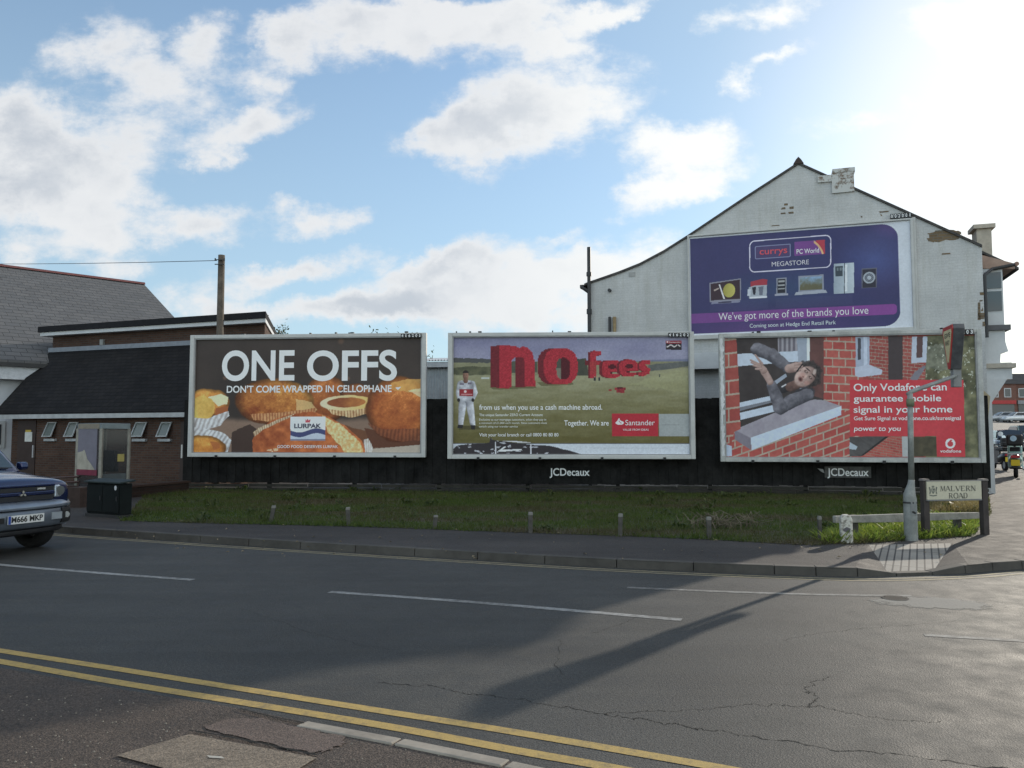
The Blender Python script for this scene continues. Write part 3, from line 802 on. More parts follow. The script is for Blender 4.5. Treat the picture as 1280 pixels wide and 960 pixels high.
# front bay above the shop
bay = MB().box(HW + .002, HW + .56, .45, 2.4, 4.55, zr - .52); bw = bay.build('bay_window', M_WHITE, house)
zb0, zb1 = 4.95, zr - .62
MB().box(HW + .12, HW + .52, .425, .448, zb0, zb1 - .52).build('pane', M_GLASS, bw)
MB().box(HW + .12, HW + .52, .425, .448, zb1 - .44, zb1).build('pane', M_GLASS, bw)
MB().box(HW + .562, HW + .58, .6, 2.25, zb0, zb1).build('pane', M_GLASS, bw)
MB().box(HW + .003, HW + .68, .33, 2.5, 4.42, 4.56).build('sill', plain('dark_sill', (.10, .10, .105), .7), bw)
MB().prism([(HW + .003, 3.55), (HW + .42, 3.55), (HW + .44, 3.8), (HW + .62, 3.85), (HW + .56, 4.1), (HW + .56, 4.418), (HW + .003, 4.418)], 'y', .42, 2.45).build('bay_base', M_WHITE, bw)
MB().prism([(HW - .002, zr - .10), (HW + .85, zr - .42), (HW + .85, zr - .56), (HW - .002, zr - .50)], 'y', .43, 10.8).build('soffit', plain('salmon_soffit', (.34, .23, .18), .7), rf)
MB().tube([(HW + .90, .43, zr - .43), (HW + .90, 10.8, zr - .43)], .06).build('eave_gutter', plain('terracotta_gutter', (.26, .15, .11), .6), rf)
MB().tube([(HW + .05, .05, 4.2), (HW + .05, .05, zr - .75), (HW + .3, .35, zr - .55), (HW + .85, .43, zr - .45)], .045).build('rain_pipe', M_DKMETAL, house)
MB().box(HW + .003, HW + .66, .3, 5.2, 3.1, 3.545).build('shop_fascia', M_WHITE, house)
MB().box(HW + .003, HW + .74, .22, 5.3, 3.40, 3.52).build('shop_cornice', plain('stone_cornice', (.40, .36, .30), .8), house)
MB().prism([(HW + .003, 2.5), (HW + .13, 2.5), (HW + .5, 3.1), (HW + .003, 3.1)], 'y', .12, .40).build('console_bracket', M_WHITE, house)
MB().box(HW + .003, HW + .12, .1, .38, .1, 2.5).build('pilaster', M_WHITE, house)
# shop-board leaning proud of the corner
sA = HP.at(1226, 488, -.25); sB = HP.at(1238, 540, -.25)
mb = MB(); mb.prism([(sA[0], sB[1] + .05), (sA[0] + .05, sA[1]), (sB[0] + .02, sA[1] - .16), (sB[0] - .09, sB[1])], 'y', -.30, -.25)
wb = mb.build('sign_board', plain('weathered_wood', (.42, .34, .22), .85, var=.3, scale=4)); wb.location = (HP.o.x, HP.o.y, 0); wb.rotation_euler = (0, 0, HP.rz)
tag(wb, 'tall narrow yellowish wooden board beside the white shop pilaster', 'sign board')

# ================================================================== BRICK TOILET BLOCK AND HALL, LEFT
TA = R(-21)
TP = Plane(-9.6, 24.0, TA)              # front wall plane; s runs right, 0 at its right end
M_BRBRICK = brick('brown_brick', (.085, .047, .035), (.125, .068, .048), (.095, .085, .075), stain=.35)
M_TILE = brick('dark_roof_tile', (.016, .016, .018), (.024, .023, .024), (.008, .008, .008), bw=.25, rh=.12, ms=.008, stain=.35, bmp=.7, axis='x')
M_FELT = plain('black_felt', (.018, .018, .02), .9, spec=.15)
block = thing('toilet_block', 'low brown brick building with dark tiled roof behind the phone box', 'building', (TP.o.x, TP.o.y, 0), TA)
sL = TP.at(14, 560)[0]; UB = 2.2
MB().box(sL, .55, 0, 5.5, 0, 2.32).build('wall', M_BRBRICK, block)
UP = Plane(*TP.world(0, UB), TA)
sUL = UP.at(66, 430)[0]; sUR = UP.at(331, 410)[0]
zf0 = UP.at(62, 410)[1]; zt = UP.at(62, 439)[1]
def slant(a, b_, y0, y1): return [(a, y0), (b_, y0), (b_ - .555 / .832 * (y1 - y0), y1), (a, y1)]
MB().prism(slant(sUL, sUR, UB, UB + 6), 'z', 2.325, zf0 - .1).build('upper_wall', M_BRBRICK, block)
seL = TP.at(3, 518)[0]
rtop = [(sUL - .15, UB - .002, zt - .03), (.62, UB - .002, zt - .03)]
mb = MB(); mb.add([(seL, -.32, 2.36), (.62, -.32, 2.36), rtop[1], rtop[0], (seL, -.32, 2.30), (.62, -.32, 2.30), (.62, UB - .002, zt - .14), (sUL - .15, UB - .002, zt - .14)],
                  [(0, 1, 2, 3), (4, 7, 6, 5), (0, 4, 5, 1), (0, 3, 7, 4), (1, 5, 6, 2), (3, 2, 6, 7)])
tr_ = mb.build('tiled_roof', M_TILE, block)
MB().box(seL, .62, -.34, -.30, 2.16, 2.298).build('fascia', M_DIMW, tr_)
MB().box(sUL - .15, sUR, UB - .06, UB - .004, zt - .05, zt + .11).build('flashing', plain('lead_flashing', (.20, .22, .25), .5), tr_)
MB().prism(slant(sUL - .35, sUR + .3, UB - .35, UB + 6.3), 'z', zf0 - .20, zf0 + .01).build('roof', M_FELT, block)
MB().prism(slant(sUL - .28, sUR + .26, UB - .30, UB + 6.2), 'z', zf0 - .33, zf0 - .203).build('upper_fascia', M_WHITE, block)
s_, z_ = UP.at(129, 428); MB().box(s_ - .08, s_ + .08, UB - .08, UB - .002, z_ - .1, z_ + .1).build('alarm_box', plain('grey_box', (.25, .25, .24), .5), block)
M_DOOR = plain('dark_brown_door', (.035, .020, .016), .55)
for x0, x1, y0, hx in ((24, 46, 526, 43.5), (227, 240, 527, 229.5)):
    s0, zt_ = TP.at(x0, y0); s1, _ = TP.at(x1, y0)
    d = MB().box(s0, s1, -.03, -.002, .1, zt_).build('door', M_DOOR, block)
    sh, zh = TP.at(hx, 565)
    MB().box(sh - .03, sh + .03, -.08, -.032, zh - .18, zh + .22).build('handle', plain('steel', (.5, .5, .5), .3, .8), d)
    if x0 == 24:
        a, z1 = TP.at(32.5, 540); c, z0 = TP.at(41, 552)
        MB().box(a, c, -.036, -.031, z0, z1).build('notice', plain('white_notice', (.6, .6, .56), .6), d)
        a, z1 = TP.at(33, 538.5); c, z0 = TP.at(40, 540)
        MB().box(a, c, -.037, -.031, z0, z1 + .03).build('notice', plain('yellow_notice', (.5, .35, .05), .6), d)
for x0, x1 in ((58, 72), (85, 99), (168, 185), (200, 216)):
    sb0, zb = TP.at(x0, 546); st1, zt_ = TP.at(x1, 527.5); sb1 = TP.at(x1 - 2.5, 546)[0]; st0 = TP.at(x0 + 3, 527.5)[0]
    fr = MB(); w = .035
    # tilted frame: the bottom swings outwards
    def rail(p, q_, t=.035):
        d_ = Vector((q_[0] - p[0], 0, q_[2] - p[2])).normalized(); n_ = Vector((-d_.z, 0, d_.x)) * t
        fr.hexa([(p[0], p[1], p[2]), (q_[0], q_[1], q_[2]), (q_[0] + n_.x, q_[1], q_[2] + n_.z), (p[0] + n_.x, p[1], p[2] + n_.z)],
                [(p[0], p[1] - .03, p[2]), (q_[0], q_[1] - .03, q_[2]), (q_[0] + n_.x, q_[1] - .03, q_[2] + n_.z), (p[0] + n_.x, p[1] - .03, p[2] + n_.z)])
    bl, br, tr2, tl = (sb0, -.16, zb), (sb1, -.16, zb), (st1, -.02, zt_), (st0, -.02, zt_)
    rail(bl, br); rail(br, tr2); rail(tr2, tl); rail(tl, bl)
    wnd = fr.build('window', M_DIMW, block)
    mb = MB(); mb.add([bl, br, tr2, tl], [(0, 1, 2, 3)]); mb.build('pane', glass('dull_glass', (.10, .12, .11), .25), wnd)
    MB().box(sb0, sb1 + .06, -.10, -.002, zb - .14, zb - .06).build('sill', M_DIMW, wnd)
# hall with a long slate roof
HA = math.atan2(.69, .72)
hallR = Vector((-18.6, 40.0)); e_ = Vector((math.cos(HA), math.sin(HA))); n_ = Vector((e_.y, -e_.x))
hz_r = P(175, 355, 40).z; hz_e = 4.35; run = 9.2
hall = thing('hall', 'white walled hall with a long grey slate roof at the far left', 'building', (hallR.x, hallR.y, 0), HA)
M_GSLATE = brick('grey_slate', (.135, .135, .138), (.158, .155, .155), (.070, .070, .072), bw=.5, rh=.17, ms=.012, stain=.2, bmp=.6, axis='x')
L_ = 34.0
MB().prism([(-run, 0), (-run, hz_e - .25), (0, hz_r - .3), (run, hz_e - .25), (run, 0)], 'x', -L_, -.25).build('wall', plain('white_render', (.60, .62, .66), .8, var=.08, scale=.6), hall)
hr = MB().prism([(-run - .5, hz_e - .28), (0, hz_r - .12), (run + .5, hz_e - .28), (run + .5, hz_e - .12), (0, hz_r), (-run - .5, hz_e - .12)], 'x', -L_ - .2, 0).build('roof', M_GSLATE, hall)
MB().prism([(-.18, hz_r - .04), (.18, hz_r - .04), (.1, hz_r + .07), (-.1, hz_r + .07)], 'x', -L_ - .2, .02).build('ridge_tiles', plain('red_ridge', (.16, .06, .055), .8), hr)
MB().box(-L_ - .2, 0, -run - .62, -run - .5, hz_e - .34, hz_e - .2).build('gutter', M_DKMETAL, hr)
MB().box(-L_, -.1, -run - .49, -run - .40, hz_e - .78, hz_e - .34).build('fascia', plain('pale_fascia', (.52, .54, .57), .6), hr)
hp = Plane(*(hallR + n_ * run), HA)
s0, z1 = hp.at(-14, 526); s1, z0 = hp.at(5, 560)
hwn = MB().box(s0, s1, -run - .06, -run - .002, z0, z1).build('window', M_WHITE, hall)
MB().box(s0 + .12, s1 - .12, -run - .075, -run - .062, z0 + .12, z1 - .12).build('pane', M_GLASS, hwn)
# telegraph pole and its wire
pb = Vector(((272 - 640) / F * 24.3, 24.3)); pt = P(272.5, 319, 24.3)
tp = thing('telegraph_pole', 'wooden telegraph pole rising behind the leftmost billboard', 'pole', (pb.x, pb.y, 0))
MB().tube([(0, 0, 0), (.02, 0, pt.z * .5), (.01, 0, pt.z)], [.125, .11, .10], 12).build('pole_shaft', plain('weathered_pole', (.085, .07, .055), .9, var=.4, scale=5, bmp=.3), tp, smooth=True)
fz = MB()
for zz in (pt.z - .18, pt.z - .32): fz.box(-.15, .15, -.13, -.10, zz, zz + .025)
fz.tube([(.14, -.115, pt.z - .2), (.14, -.115, pt.z - .12)], .02); fz.tube([(-.14, -.115, pt.z - .2), (-.14, -.115, pt.z - .12)], .02)
fz.build('insulator', M_DKMETAL, tp)
we = P(-260, 318, 60)
mb = MB(); a = Vector((pb.x - .1, pb.y - .11, pt.z - .19)); pts = []
for i in range(13):
    t = i / 12; q_ = a.lerp(we, t); q_.z -= 1.4 * t * (1 - t); pts.append(q_)
mb.tube(pts, .011, 5)
tag(mb.build('overhead_wire', M_DKMETAL), 'thin black wire running left from the telegraph pole top', 'wire')
# corrugated shed glimpsed between boards
SPn, sw = plane_from(505, 26.5, 715, 25.6)
shed = thing('corrugated_shed', 'pale corrugated metal shed glimpsed between two billboards', 'shed', (SPn.o.x, SPn.o.y, 0), SPn.rz)
zt_ = SPn.at(548, 449)[1]
def corr(x0, x1, y, z0, z1, amp=.02, pitch=.10):
    mbb = MB(); n = int((x1 - x0) / pitch * 4); vs = []
    for i in range(n + 1):
        x = x0 + (x1 - x0) * i / n; yy = y + amp * math.sin(2 * math.pi * i / 4); vs += [(x, yy, z0), (x, yy, z1)]
    mbb.add(vs, [(2 * i, 2 * i + 2, 2 * i + 3, 2 * i + 1) for i in range(n)]); return mbb
M_CORR = plain('pale_corrugated', (.33, .35, .36), .5, .2, var=.15)
corr(0, sw, 0, 0, zt_ - .12).build('wall', M_CORR, shed, smooth=True)
mb = MB(); n = int(sw / .1 * 4); vs = []
for i in range(n + 1):
    x = sw * i / n; w = .025 * math.sin(math.pi * i / 2); vs += [(x, -.25, zt_ - .06 + w), (x, 4, zt_ + .42 + w)]
mb.add(vs, [(2 * i, 2 * i + 2, 2 * i + 3, 2 * i + 1) for i in range(n)])
mb.build('roof', plain('pale_roof_sheet', (.50, .51, .52), .45, .2), shed, smooth=True)
MB().box(0, sw, -.2, -.15, zt_ - .28, zt_ - .10).build('gutter', plain('grey_gutter', (.40, .41, .42), .5), shed)

# ================================================================== PRINTED POSTERS (colours worked out per vertex)
def hash2(ix, iy, seed):
    n = (ix.astype(np.int64) * 374761393 + iy.astype(np.int64) * 668265263 + seed * 1442695041) & 0x7fffffff
    n = (n ^ (n >> 13)) * 1274126177 & 0x7fffffff
    return ((n ^ (n >> 16)) & 0xffff) / 65535.0
def vnoise(x, y, seed=0):
    ix, iy = np.floor(x), np.floor(y); fx, fy = x - ix, y - iy
    fx = fx * fx * (3 - 2 * fx); fy = fy * fy * (3 - 2 * fy)
    a, b_, c, d = hash2(ix, iy, seed), hash2(ix + 1, iy, seed), hash2(ix, iy + 1, seed), hash2(ix + 1, iy + 1, seed)
    return (a * (1 - fx) + b_ * fx) * (1 - fy) + (c * (1 - fx) + d * fx) * fy
def fbm(x, y, s, seed=0, o=4):
    t, a, w = 0, .5, 0
    for i in range(o):
        t = t + a * vnoise(x / s, y / s, seed + i); w += a; a *= .5; s *= .5
    return t / w
class Art:
    """an RGB picture sampled at points X, Y (0-255 print values)"""
    def __init__(self, X, Y, bg):
        self.X, self.Y = X, Y; self.C = np.zeros(X.shape + (3,)); self.C[:] = bg
    def put(self, mask, col, a=1.0):
        m = np.clip(np.asarray(mask, float) * a, 0, 1)[..., None]
        self.C = self.C * (1 - m) + np.asarray(col, float) * m
    def ell(self, cx, cy, rx, ry, rot=0, warp=0, seed=0, wscale=30):
        x, y = self.X - cx, self.Y - cy
        if warp:
            x = x + (fbm(self.X, self.Y, wscale, seed) - .5) * warp; y = y + (fbm(self.X, self.Y, wscale, seed + 9) - .5) * warp
        c, s = math.cos(R(rot)), math.sin(R(rot)); u, v = (x * c + y * s) / rx, (-x * s + y * c) / ry
        return np.sqrt(u * u + v * v), u, v
    def poly(self, pts, X=None, Y=None, warp=0, seed=0, wscale=25):
        X = self.X if X is None else X; Y = self.Y if Y is None else Y
        if warp:
            X = X + (fbm(self.X, self.Y, wscale, seed) - .5) * warp; Y = Y + (fbm(self.X, self.Y, wscale, seed + 5) - .5) * warp
        return inside(pts, X, Y)
    def rect(self, x0, x1, y0, y1):
        return (self.X >= x0) & (self.X <= x1) & (self.Y >= y0) & (self.Y <= y1)
    def grain(self, amt, s, seed):
        self.C = self.C * (1 + (fbm(self.X, self.Y, s, seed, 3) - .5)[..., None] * amt)
def mixv(a, b_, t):
    t = np.clip(t, 0, 1)[..., None]; return np.asarray(a, float) * (1 - t) + np.asarray(b_, float) * t
def sstep(a, b_, x):
    t = np.clip((x - a) / (b_ - a), 0, 1); return t * t * (3 - 2 * t)

PRINT_K = 1.3
INK_K = 1.75
M_PRINT, _nt, _b = new_mat('printed_paper')
_a = _nt.nodes.new('ShaderNodeVertexColor'); _a.layer_name = 'print'
_pn = noise(_nt, coords(_nt), 1.2, 5, .6)
_nt.links.new(mixc(_nt, 1.0, _a.outputs['Color'], ramp(_nt, _pn, [(.3, g3(.92)), (.7, g3(1.04))]), 'MULTIPLY'), _b.inputs['Base Color'])
_b.inputs['Roughness'].default_value = .55; _b.inputs['Specular IOR Level'].default_value = .3
_mp = _nt.nodes.new('ShaderNodeMapping'); _mp.inputs['Scale'].default_value = (1, 1, .35)
_nt.links.new(coords(_nt), _mp.inputs['Vector'])
bump(_nt, _b, noise(_nt, _mp.outputs[0], 2.2, 4, .55), .12, .02)
def print_sheet(name, plane, parent, s0, s1, z0, z1, y, paint_fn, n=560):
    w, h = s1 - s0, z1 - z0; nx = n; nz = int(n * h / w)
    S, Z = np.meshgrid(np.linspace(s0, s1, nx), np.linspace(z0, z1, nz))
    wx = plane.o.x + plane.e.x * S + plane.n.x * y; wy = plane.o.y + plane.e.y * S + plane.n.y * y
    PX, PY = proj(wx, wy, Z)
    C = paint_fn(PX, PY, S, Z)
    C = C * .84 + C.mean(-1, keepdims=True) * .16 + 2.0          # inks less saturated, blacks slightly raised
    C = np.clip(C / 255.0, 0, 1)
    L = np.where(C <= .04045, C / 12.92, ((C + .055) / 1.055) ** 2.4) * PRINT_K
    L = np.clip(L, 0, .82)
    me = bpy.data.meshes.new(name)
    co = np.stack([S, np.full_like(S, y), Z], -1).reshape(-1, 3)
    idx = np.arange(nx * nz).reshape(nz, nx)
    q = np.stack([idx[:-1, :-1], idx[:-1, 1:], idx[1:, 1:], idx[1:, :-1]], -1).reshape(-1, 4)
    me.vertices.add(len(co)); me.vertices.foreach_set('co', co.reshape(-1))
    me.loops.add(q.size); me.loops.foreach_set('vertex_index', q.reshape(-1)); me.polygons.add(len(q))
    me.polygons.foreach_set('loop_start', np.arange(len(q)) * 4)
    me.update(calc_edges=True)
    at = me.color_attributes.new('print', 'FLOAT_COLOR', 'POINT')
    at.data.foreach_set('color', np.concatenate([L.reshape(-1, 3), np.ones((nx * nz, 1))], 1).reshape(-1))
    me.materials.append(M_PRINT)
    o = bpy.data.objects.new(name, me); COL.objects.link(o); o.parent = parent
    return o
INK = {}
def ink(rgb, k=INK_K):
    key = 'ink_%d_%d_%d' % rgb
    if key not in INK: INK[key] = plain(key, tuple(min(.8, lin1(c) * k) for c in rgb), .5, var=.04, scale=3)
    return INK[key]

def muffins(PX, PY, S, Z):
    A = Art((PX - 230) * 4, (PY - 400) * 4, (58, 48, 43)); X, Y = A.X, A.Y
    A.C = mixv((48, 39, 36), (70, 58, 52), fbm(X, Y, 260, 1) * 1.2 - .1)
    for cx, cy, r in ((785, 105, 22), (820, 292, 16), (205, 290, 16)):
        r_, *_ = A.ell(cx, cy, r, r); A.put(sstep(1, .2, r_), (120, 85, 65), .6)
    A.put(sstep(480, 520, Y + 25 * (fbm(X, Y, 90, 3) - .5)), (128, 101, 84))
    A.put(A.poly([(240, 560), (330, 520), (380, 560), (345, 668), (235, 668)], warp=12), (66, 47, 40))
    A.put(A.poly([(640, 480), (920, 560), (950, 640), (900, 668), (640, 668)], warp=10), (110, 66, 42))
    A.put(A.poly([(900, 540), (1200, 590), (1200, 632), (940, 640)], warp=8), (96, 54, 36))
    A.put(A.poly([(935, 645), (1200, 622), (1200, 675), (935, 675)]), (172, 158, 142))
    crumb = fbm(X, Y, 26, 21); fine = fbm(X, Y, 9, 31)
    def dome(cx, cy, rx, ry, dark, lite, lx=.5, ly=-.5, rot=0, seed=1, clip=None):
        r_, u, v = A.ell(cx, cy, rx, ry, rot, 16, seed, 45)
        big = fbm(X, Y, 95, seed + 60); pit = fbm(X, Y, 4.2, 71, 2)
        t = .47 + .5 * (u * lx + v * ly) + (crumb - .5) * .6 + (fine - .5) * .35 + (big - .5) * .7 + (pit - .5) * .22
        c = mixv(dark, lite, t) * (1 - .45 * sstep(.70, 1.03, r_))[..., None]
        c = c + (sstep(.66, .95, t + (pit - .5) * .3) * sstep(.9, .4, r_))[..., None] * np.array((26, 24, 18))
        m = sstep(1.035, .965, r_)
        if clip is not None: m = m * clip
        A.put(m, c)
    def pleats(pts, a=(214, 208, 206), b_=(150, 138, 132), per=17, ang=0, seed=2, k=1.0):
        c, s = math.cos(R(ang)), math.sin(R(ang)); t = (X * c + Y * s) / per + fbm(X, Y, 60, seed) * .7
        w = .5 + .5 * np.sin(2 * np.pi * t)
        A.put(A.poly(pts, warp=9, seed=seed), mixv(b_, a, .75 * w ** .7 + (fbm(X, Y, 14, seed + 40) - .35) * .9), k)
    dome(715, 395, 115, 118, (128, 60, 26), (204, 116, 50), .1, -.7, seed=3)
    dome(870, 365, 90, 48, (110, 56, 32), (160, 92, 48), seed=4)
    # cup in the middle
    pleats([(690, 412), (940, 405), (915, 470), (840, 488), (740, 470)], (222, 190, 140), (150, 96, 56), 15, 0, 5)
    r_, u, v = A.ell(815, 414, 136, 38, -2, 6, 3); A.put(sstep(1.02, .97, r_), mixv((214, 196, 160), (226, 178, 92), .5 + .6 * u))
    r_, u, v = A.ell(812, 412, 98, 25, -2, 6, 4); A.put(sstep(1.02, .95, r_), mixv((130, 62, 34), (186, 110, 50), .5 + .6 * u + (crumb - .5)))
    # left stack
    dome(118, 415, 112, 70, (170, 92, 32), (240, 164, 70), -.3, -.6, seed=5)
    A.put(A.poly([(120, 385), (185, 370), (222, 385), (215, 420), (170, 430)], warp=8), (226, 204, 160))
    A.put(A.poly([(160, 440), (222, 430), (215, 470), (150, 490)], warp=8), (160, 84, 40))
    r_, u, v = A.ell(88, 440, 70, 62, 0, 14, 8); A.put(sstep(1, .93, r_), mixv((190, 140, 54), (232, 192, 92), crumb * 1.3 - u * .3))
    pleats([(50, 488), (120, 492), (222, 455), (226, 478), (178, 530), (110, 548), (50, 545)], (206, 206, 208), (150, 140, 138), 22, 20, 6)
    # second muffin
    A.put(A.poly([(265, 385), (300, 372), (312, 430), (280, 440)], warp=6), (222, 196, 158))
    dome(452, 408, 196, 118, (130, 54, 20), (232, 156, 64), .75, -.35, seed=6)
    A.put(A.poly([(560, 395), (640, 410), (665, 452), (560, 465)], warp=14), (218, 186, 122), .7)
    pleats([(330, 470), (480, 462), (560, 452), (660, 440), (655, 470), (520, 498), (420, 508), (350, 500)], (206, 150, 96), (150, 78, 40), 15, 0, 7)
    # big right muffin
    dome(1075, 448, 165, 165, (138, 58, 24), (222, 128, 54), .25, -.45, seed=9)
    A.put(A.poly([(1010, 330), (1090, 296), (1200, 292), (1200, 352), (1120, 362), (1050, 348)], warp=16), mixv((190, 120, 52), (226, 172, 84), crumb * 1.3), .8)
    A.put(A.poly([(1120, 352), (1180, 340), (1195, 368), (1185, 388)], warp=10), (238, 214, 170), .7)
    A.put(A.poly([(1055, 338), (1086, 334), (1070, 350)]), (226, 222, 214))
    pleats([(915, 512), (1000, 548), (1200, 540), (1200, 602), (1080, 606), (980, 578)], (150, 80, 48), (92, 46, 30), 19, 4, 8, .75)
    # front muffin, cut open
    fm = [(340, 600), (372, 555), (430, 505), (520, 472), (640, 456), (720, 480), (820, 540), (890, 606), (918, 680), (345, 680)]
    msk = A.poly(fm, warp=10, seed=4)
    A.put(msk, mixv((140, 60, 28), (204, 108, 52), .5 + (crumb - .5) * 1.4 + (X - 450) / 900))
    A.put(A.poly([(690, 476), (780, 520), (880, 610), (900, 680), (820, 680), (770, 620), (720, 560)], warp=16, seed=6), mixv((206, 160, 92), (236, 208, 150), .5 + (fine - .5) * 2.2))
    pleats([(345, 560), (372, 540), (520, 478), (560, 466), (500, 502), (400, 545), (352, 585)], (208, 190, 156), (146, 104, 72), 12, -10, 9)
    pleats([(902, 600), (925, 592), (945, 640), (940, 672), (905, 672)], (230, 226, 222), (160, 140, 124), 9, 0, 10)
    # bottom-left muffin in its white case
    pleats([(50, 536), (140, 548), (200, 566), (238, 600), (215, 668), (50, 668)], (214, 216, 220), (150, 142, 140), 20, 35, 11)
    dome(95, 640, 115, 62, (180, 98, 32), (240, 168, 68), -.2, -.4, seed=12)
    A.put(A.poly([(130, 606), (175, 612), (180, 640), (150, 650)], warp=6), (176, 92, 44), .8)
    A.put((crumb > .62) & A.poly([(410, 650), (470, 640), (468, 668), (410, 668)]), (226, 200, 160), .8)
    # pack
    r_ = A.rect(532, 707, 484, 604); A.put(r_, mixv((200, 206, 218), (222, 226, 234), (X - 532) / 175))
    wv = 560 + 10 * np.sin((X - 532) / 28.0)
    A.put(r_ & (Y > wv - 8) & (Y < wv + 16), (62, 66, 112)); A.put(r_ & (Y > wv + 16), (178, 186, 202))
    A.put(r_ & (Y > 594), (120, 122, 140))
    A.put(A.poly([(606, 496), (612, 502), (618, 494), (624, 502), (632, 496), (630, 512), (608, 512)]), (190, 70, 80))
    A.grain(.10, 5, 3); return A.C

def fields(PX, PY, S, Z):
    A = Art((PX - 540) * 3.657, (PY - 400) * 3.657, (130, 130, 150)); X, Y = A.X, A.Y
    cl = fbm(X, Y * 2.6, 190, 2, 5)
    A.C = mixv((112, 110, 142), (152, 150, 172), (Y - 80) / 190 * .55 + cl * .9 - .2)
    A.put(sstep(0, 6, Y - (196 - 20 * sstep(650, 1150, X))) * (X > 640), (104, 108, 134))
    A.put(Y > 190, mixv((132, 130, 98), (116, 112, 84), fbm(X, Y * 3, 60, 8)))
    A.put(A.poly([(80, 172), (250, 176), (275, 178), (275, 196), (80, 194)], warp=10, wscale=12), (72, 72, 72))
    hd = fbm(X, Y, 22, 14)
    A.put(A.poly([(80, 220), (180, 212), (280, 214), (280, 252), (80, 252)], warp=8), mixv((60, 62, 46), (96, 94, 66), hd * 1.4 - .2))
    A.put(A.poly([(360, 190), (480, 190), (480, 240), (360, 240)], warp=8), mixv((58, 60, 52), (92, 92, 74), hd))
    A.put(A.poly([(650, 180), (705, 178), (720, 262), (650, 262)], warp=10), mixv((48, 50, 44), (78, 78, 62), hd))
    A.put(A.poly([(990, 205), (1080, 196), (1190, 188), (1190, 208), (1060, 230), (985, 232)], warp=6), mixv((72, 76, 74), (100, 100, 96), hd))
    gr = mixv((140, 136, 104), (92, 84, 40), (Y - 245) / 310 + (fbm(X, Y * 4, 70, 5) - .5) * .55)
    A.put(sstep(0, 4, Y - (252 - 36 * sstep(800, 1190, X))), gr)
    A.put(A.poly([(1080, 240), (1190, 222), (1190, 330), (900, 300)], warp=30), mixv((158, 156, 116), (134, 130, 88), fbm(X, Y * 4, 50, 6)), .6)
    A.put(A.poly([(225, 262), (262, 262), (262, 270), (225, 270)]), (172, 176, 170))
    # the big brick letters
    q = 4.6
    Xq, Yq = np.floor(X / q) * q + q / 2, np.floor(Y / q) * q + q / 2
    br = hash2(np.floor(X / q), np.floor(Y / q), 5)
    red, side, deep = mixv((148, 26, 38), (184, 38, 52), br), mixv((96, 20, 30), (118, 28, 38), br), mixv((70, 16, 24), (88, 20, 30), br)
    Q = lambda pts: A.poly(pts, Xq, Yq)
    A.put(A.poly([(262, 306), (470, 298), (480, 312), (280, 318)]), (84, 78, 46), .7)
    A.put(Q([(383, 172), (428, 172), (428, 306), (383, 308)]), side)
    A.put(Q([(268, 122), (312, 114), (312, 312), (268, 308)]), side)
    n_ = Q([(310, 116), (384, 118), (398, 130), (414, 120), (438, 126), (458, 148), (470, 190), (472, 302), (425, 304), (425, 196), (414, 172), (376, 172), (362, 186), (362, 310), (310, 314)])
    A.put(n_, red)
    def ring(cx, cy, rx, ry, hx, hy, hrx, hry, dx, sd):
        u, v = (Xq - cx) / rx, (Yq - cy) / ry
        b_ = ((Xq - cx - dx) / rx) ** 4 + v ** 2 * abs(v) < 1; f = u * u * abs(u) + abs(v) ** 3 < 1; f = (np.abs(u) ** 2.6 + np.abs(v) ** 2.6) < 1
        b_ = (np.abs((Xq - cx - dx) / rx) ** 2.6 + np.abs(v) ** 2.6) < 1
        A.put(b_, sd); A.put(f, red)
        h = (np.abs((Xq - hx) / hrx) ** 2.6 + np.abs((Yq - hy) / hry) ** 2.6) < 1
        return h
    A.put(A.poly([(480, 285), (640, 285), (650, 296), (500, 302)]), (84, 78, 46), .7)
    h = ring(588, 212, 78, 84, 600, 222, 32, 50, -28, side)
    A.put(h, deep); A.put(h & (X < 590), (112, 108, 92)); A.put(h & (X < 590) & (Y < 220), (70, 72, 62))
    A.put(Q([(712, 148), (735, 140), (772, 142), (772, 162), (742, 166), (742, 184), (775, 186), (775, 206), (742, 206), (742, 268), (712, 268), (712, 208), (700, 206), (700, 186), (712, 184)]), side)
    A.put(Q([(722, 150), (742, 140), (773, 142), (773, 160), (752, 164), (752, 186), (776, 188), (776, 204), (752, 206), (752, 266), (722, 268)]), red)
    A.put(A.rect(722, 752, 190, 246), (150, 60, 48), .35)
    h = ring(822, 224, 46, 42, 824, 214, 18, 10, -14, side); A.put(h, deep)
    A.put(A.rect(815, 862, 236, 246), deep); A.put(A.rect(825, 862, 238, 246), (140, 132, 104))
    h = ring(900, 220, 44, 39, 902, 211, 18, 9, -12, side); A.put(h, deep)
    A.put(A.rect(888, 946, 233, 241), deep); A.put(A.rect(905, 946, 235, 241), (140, 132, 104))
    A.put(Q([(938, 200), (958, 184), (994, 184), (1000, 200), (965, 204), (996, 222), (992, 246), (960, 258), (936, 254), (936, 240), (962, 240), (940, 224)]), side)
    A.put(Q([(946, 200), (964, 184), (996, 186), (1000, 200), (972, 204), (998, 224), (994, 246), (968, 256), (942, 254), (942, 240), (968, 240), (948, 222)]), red)
    A.put(A.rect(835, 886, 308, 320) | A.rect(842, 880, 318, 333) | A.rect(808, 822, 317, 325), mixv((120, 30, 38), (160, 44, 50), br))
    A.put(A.rect(846, 872, 306, 314), deep)
    for x in (744, 765):
        A.put(A.rect(x - 3, x + 3, 256, 262), (150, 110, 90)); A.put(A.rect(x - 4, x + 4, 262, 277), (40, 40, 46))
    A.put(A.rect(1038, 1044, 248, 262), (80, 80, 70))
    # racing driver in white overalls
    fold = fbm(X, Y, 15, 4, 4)
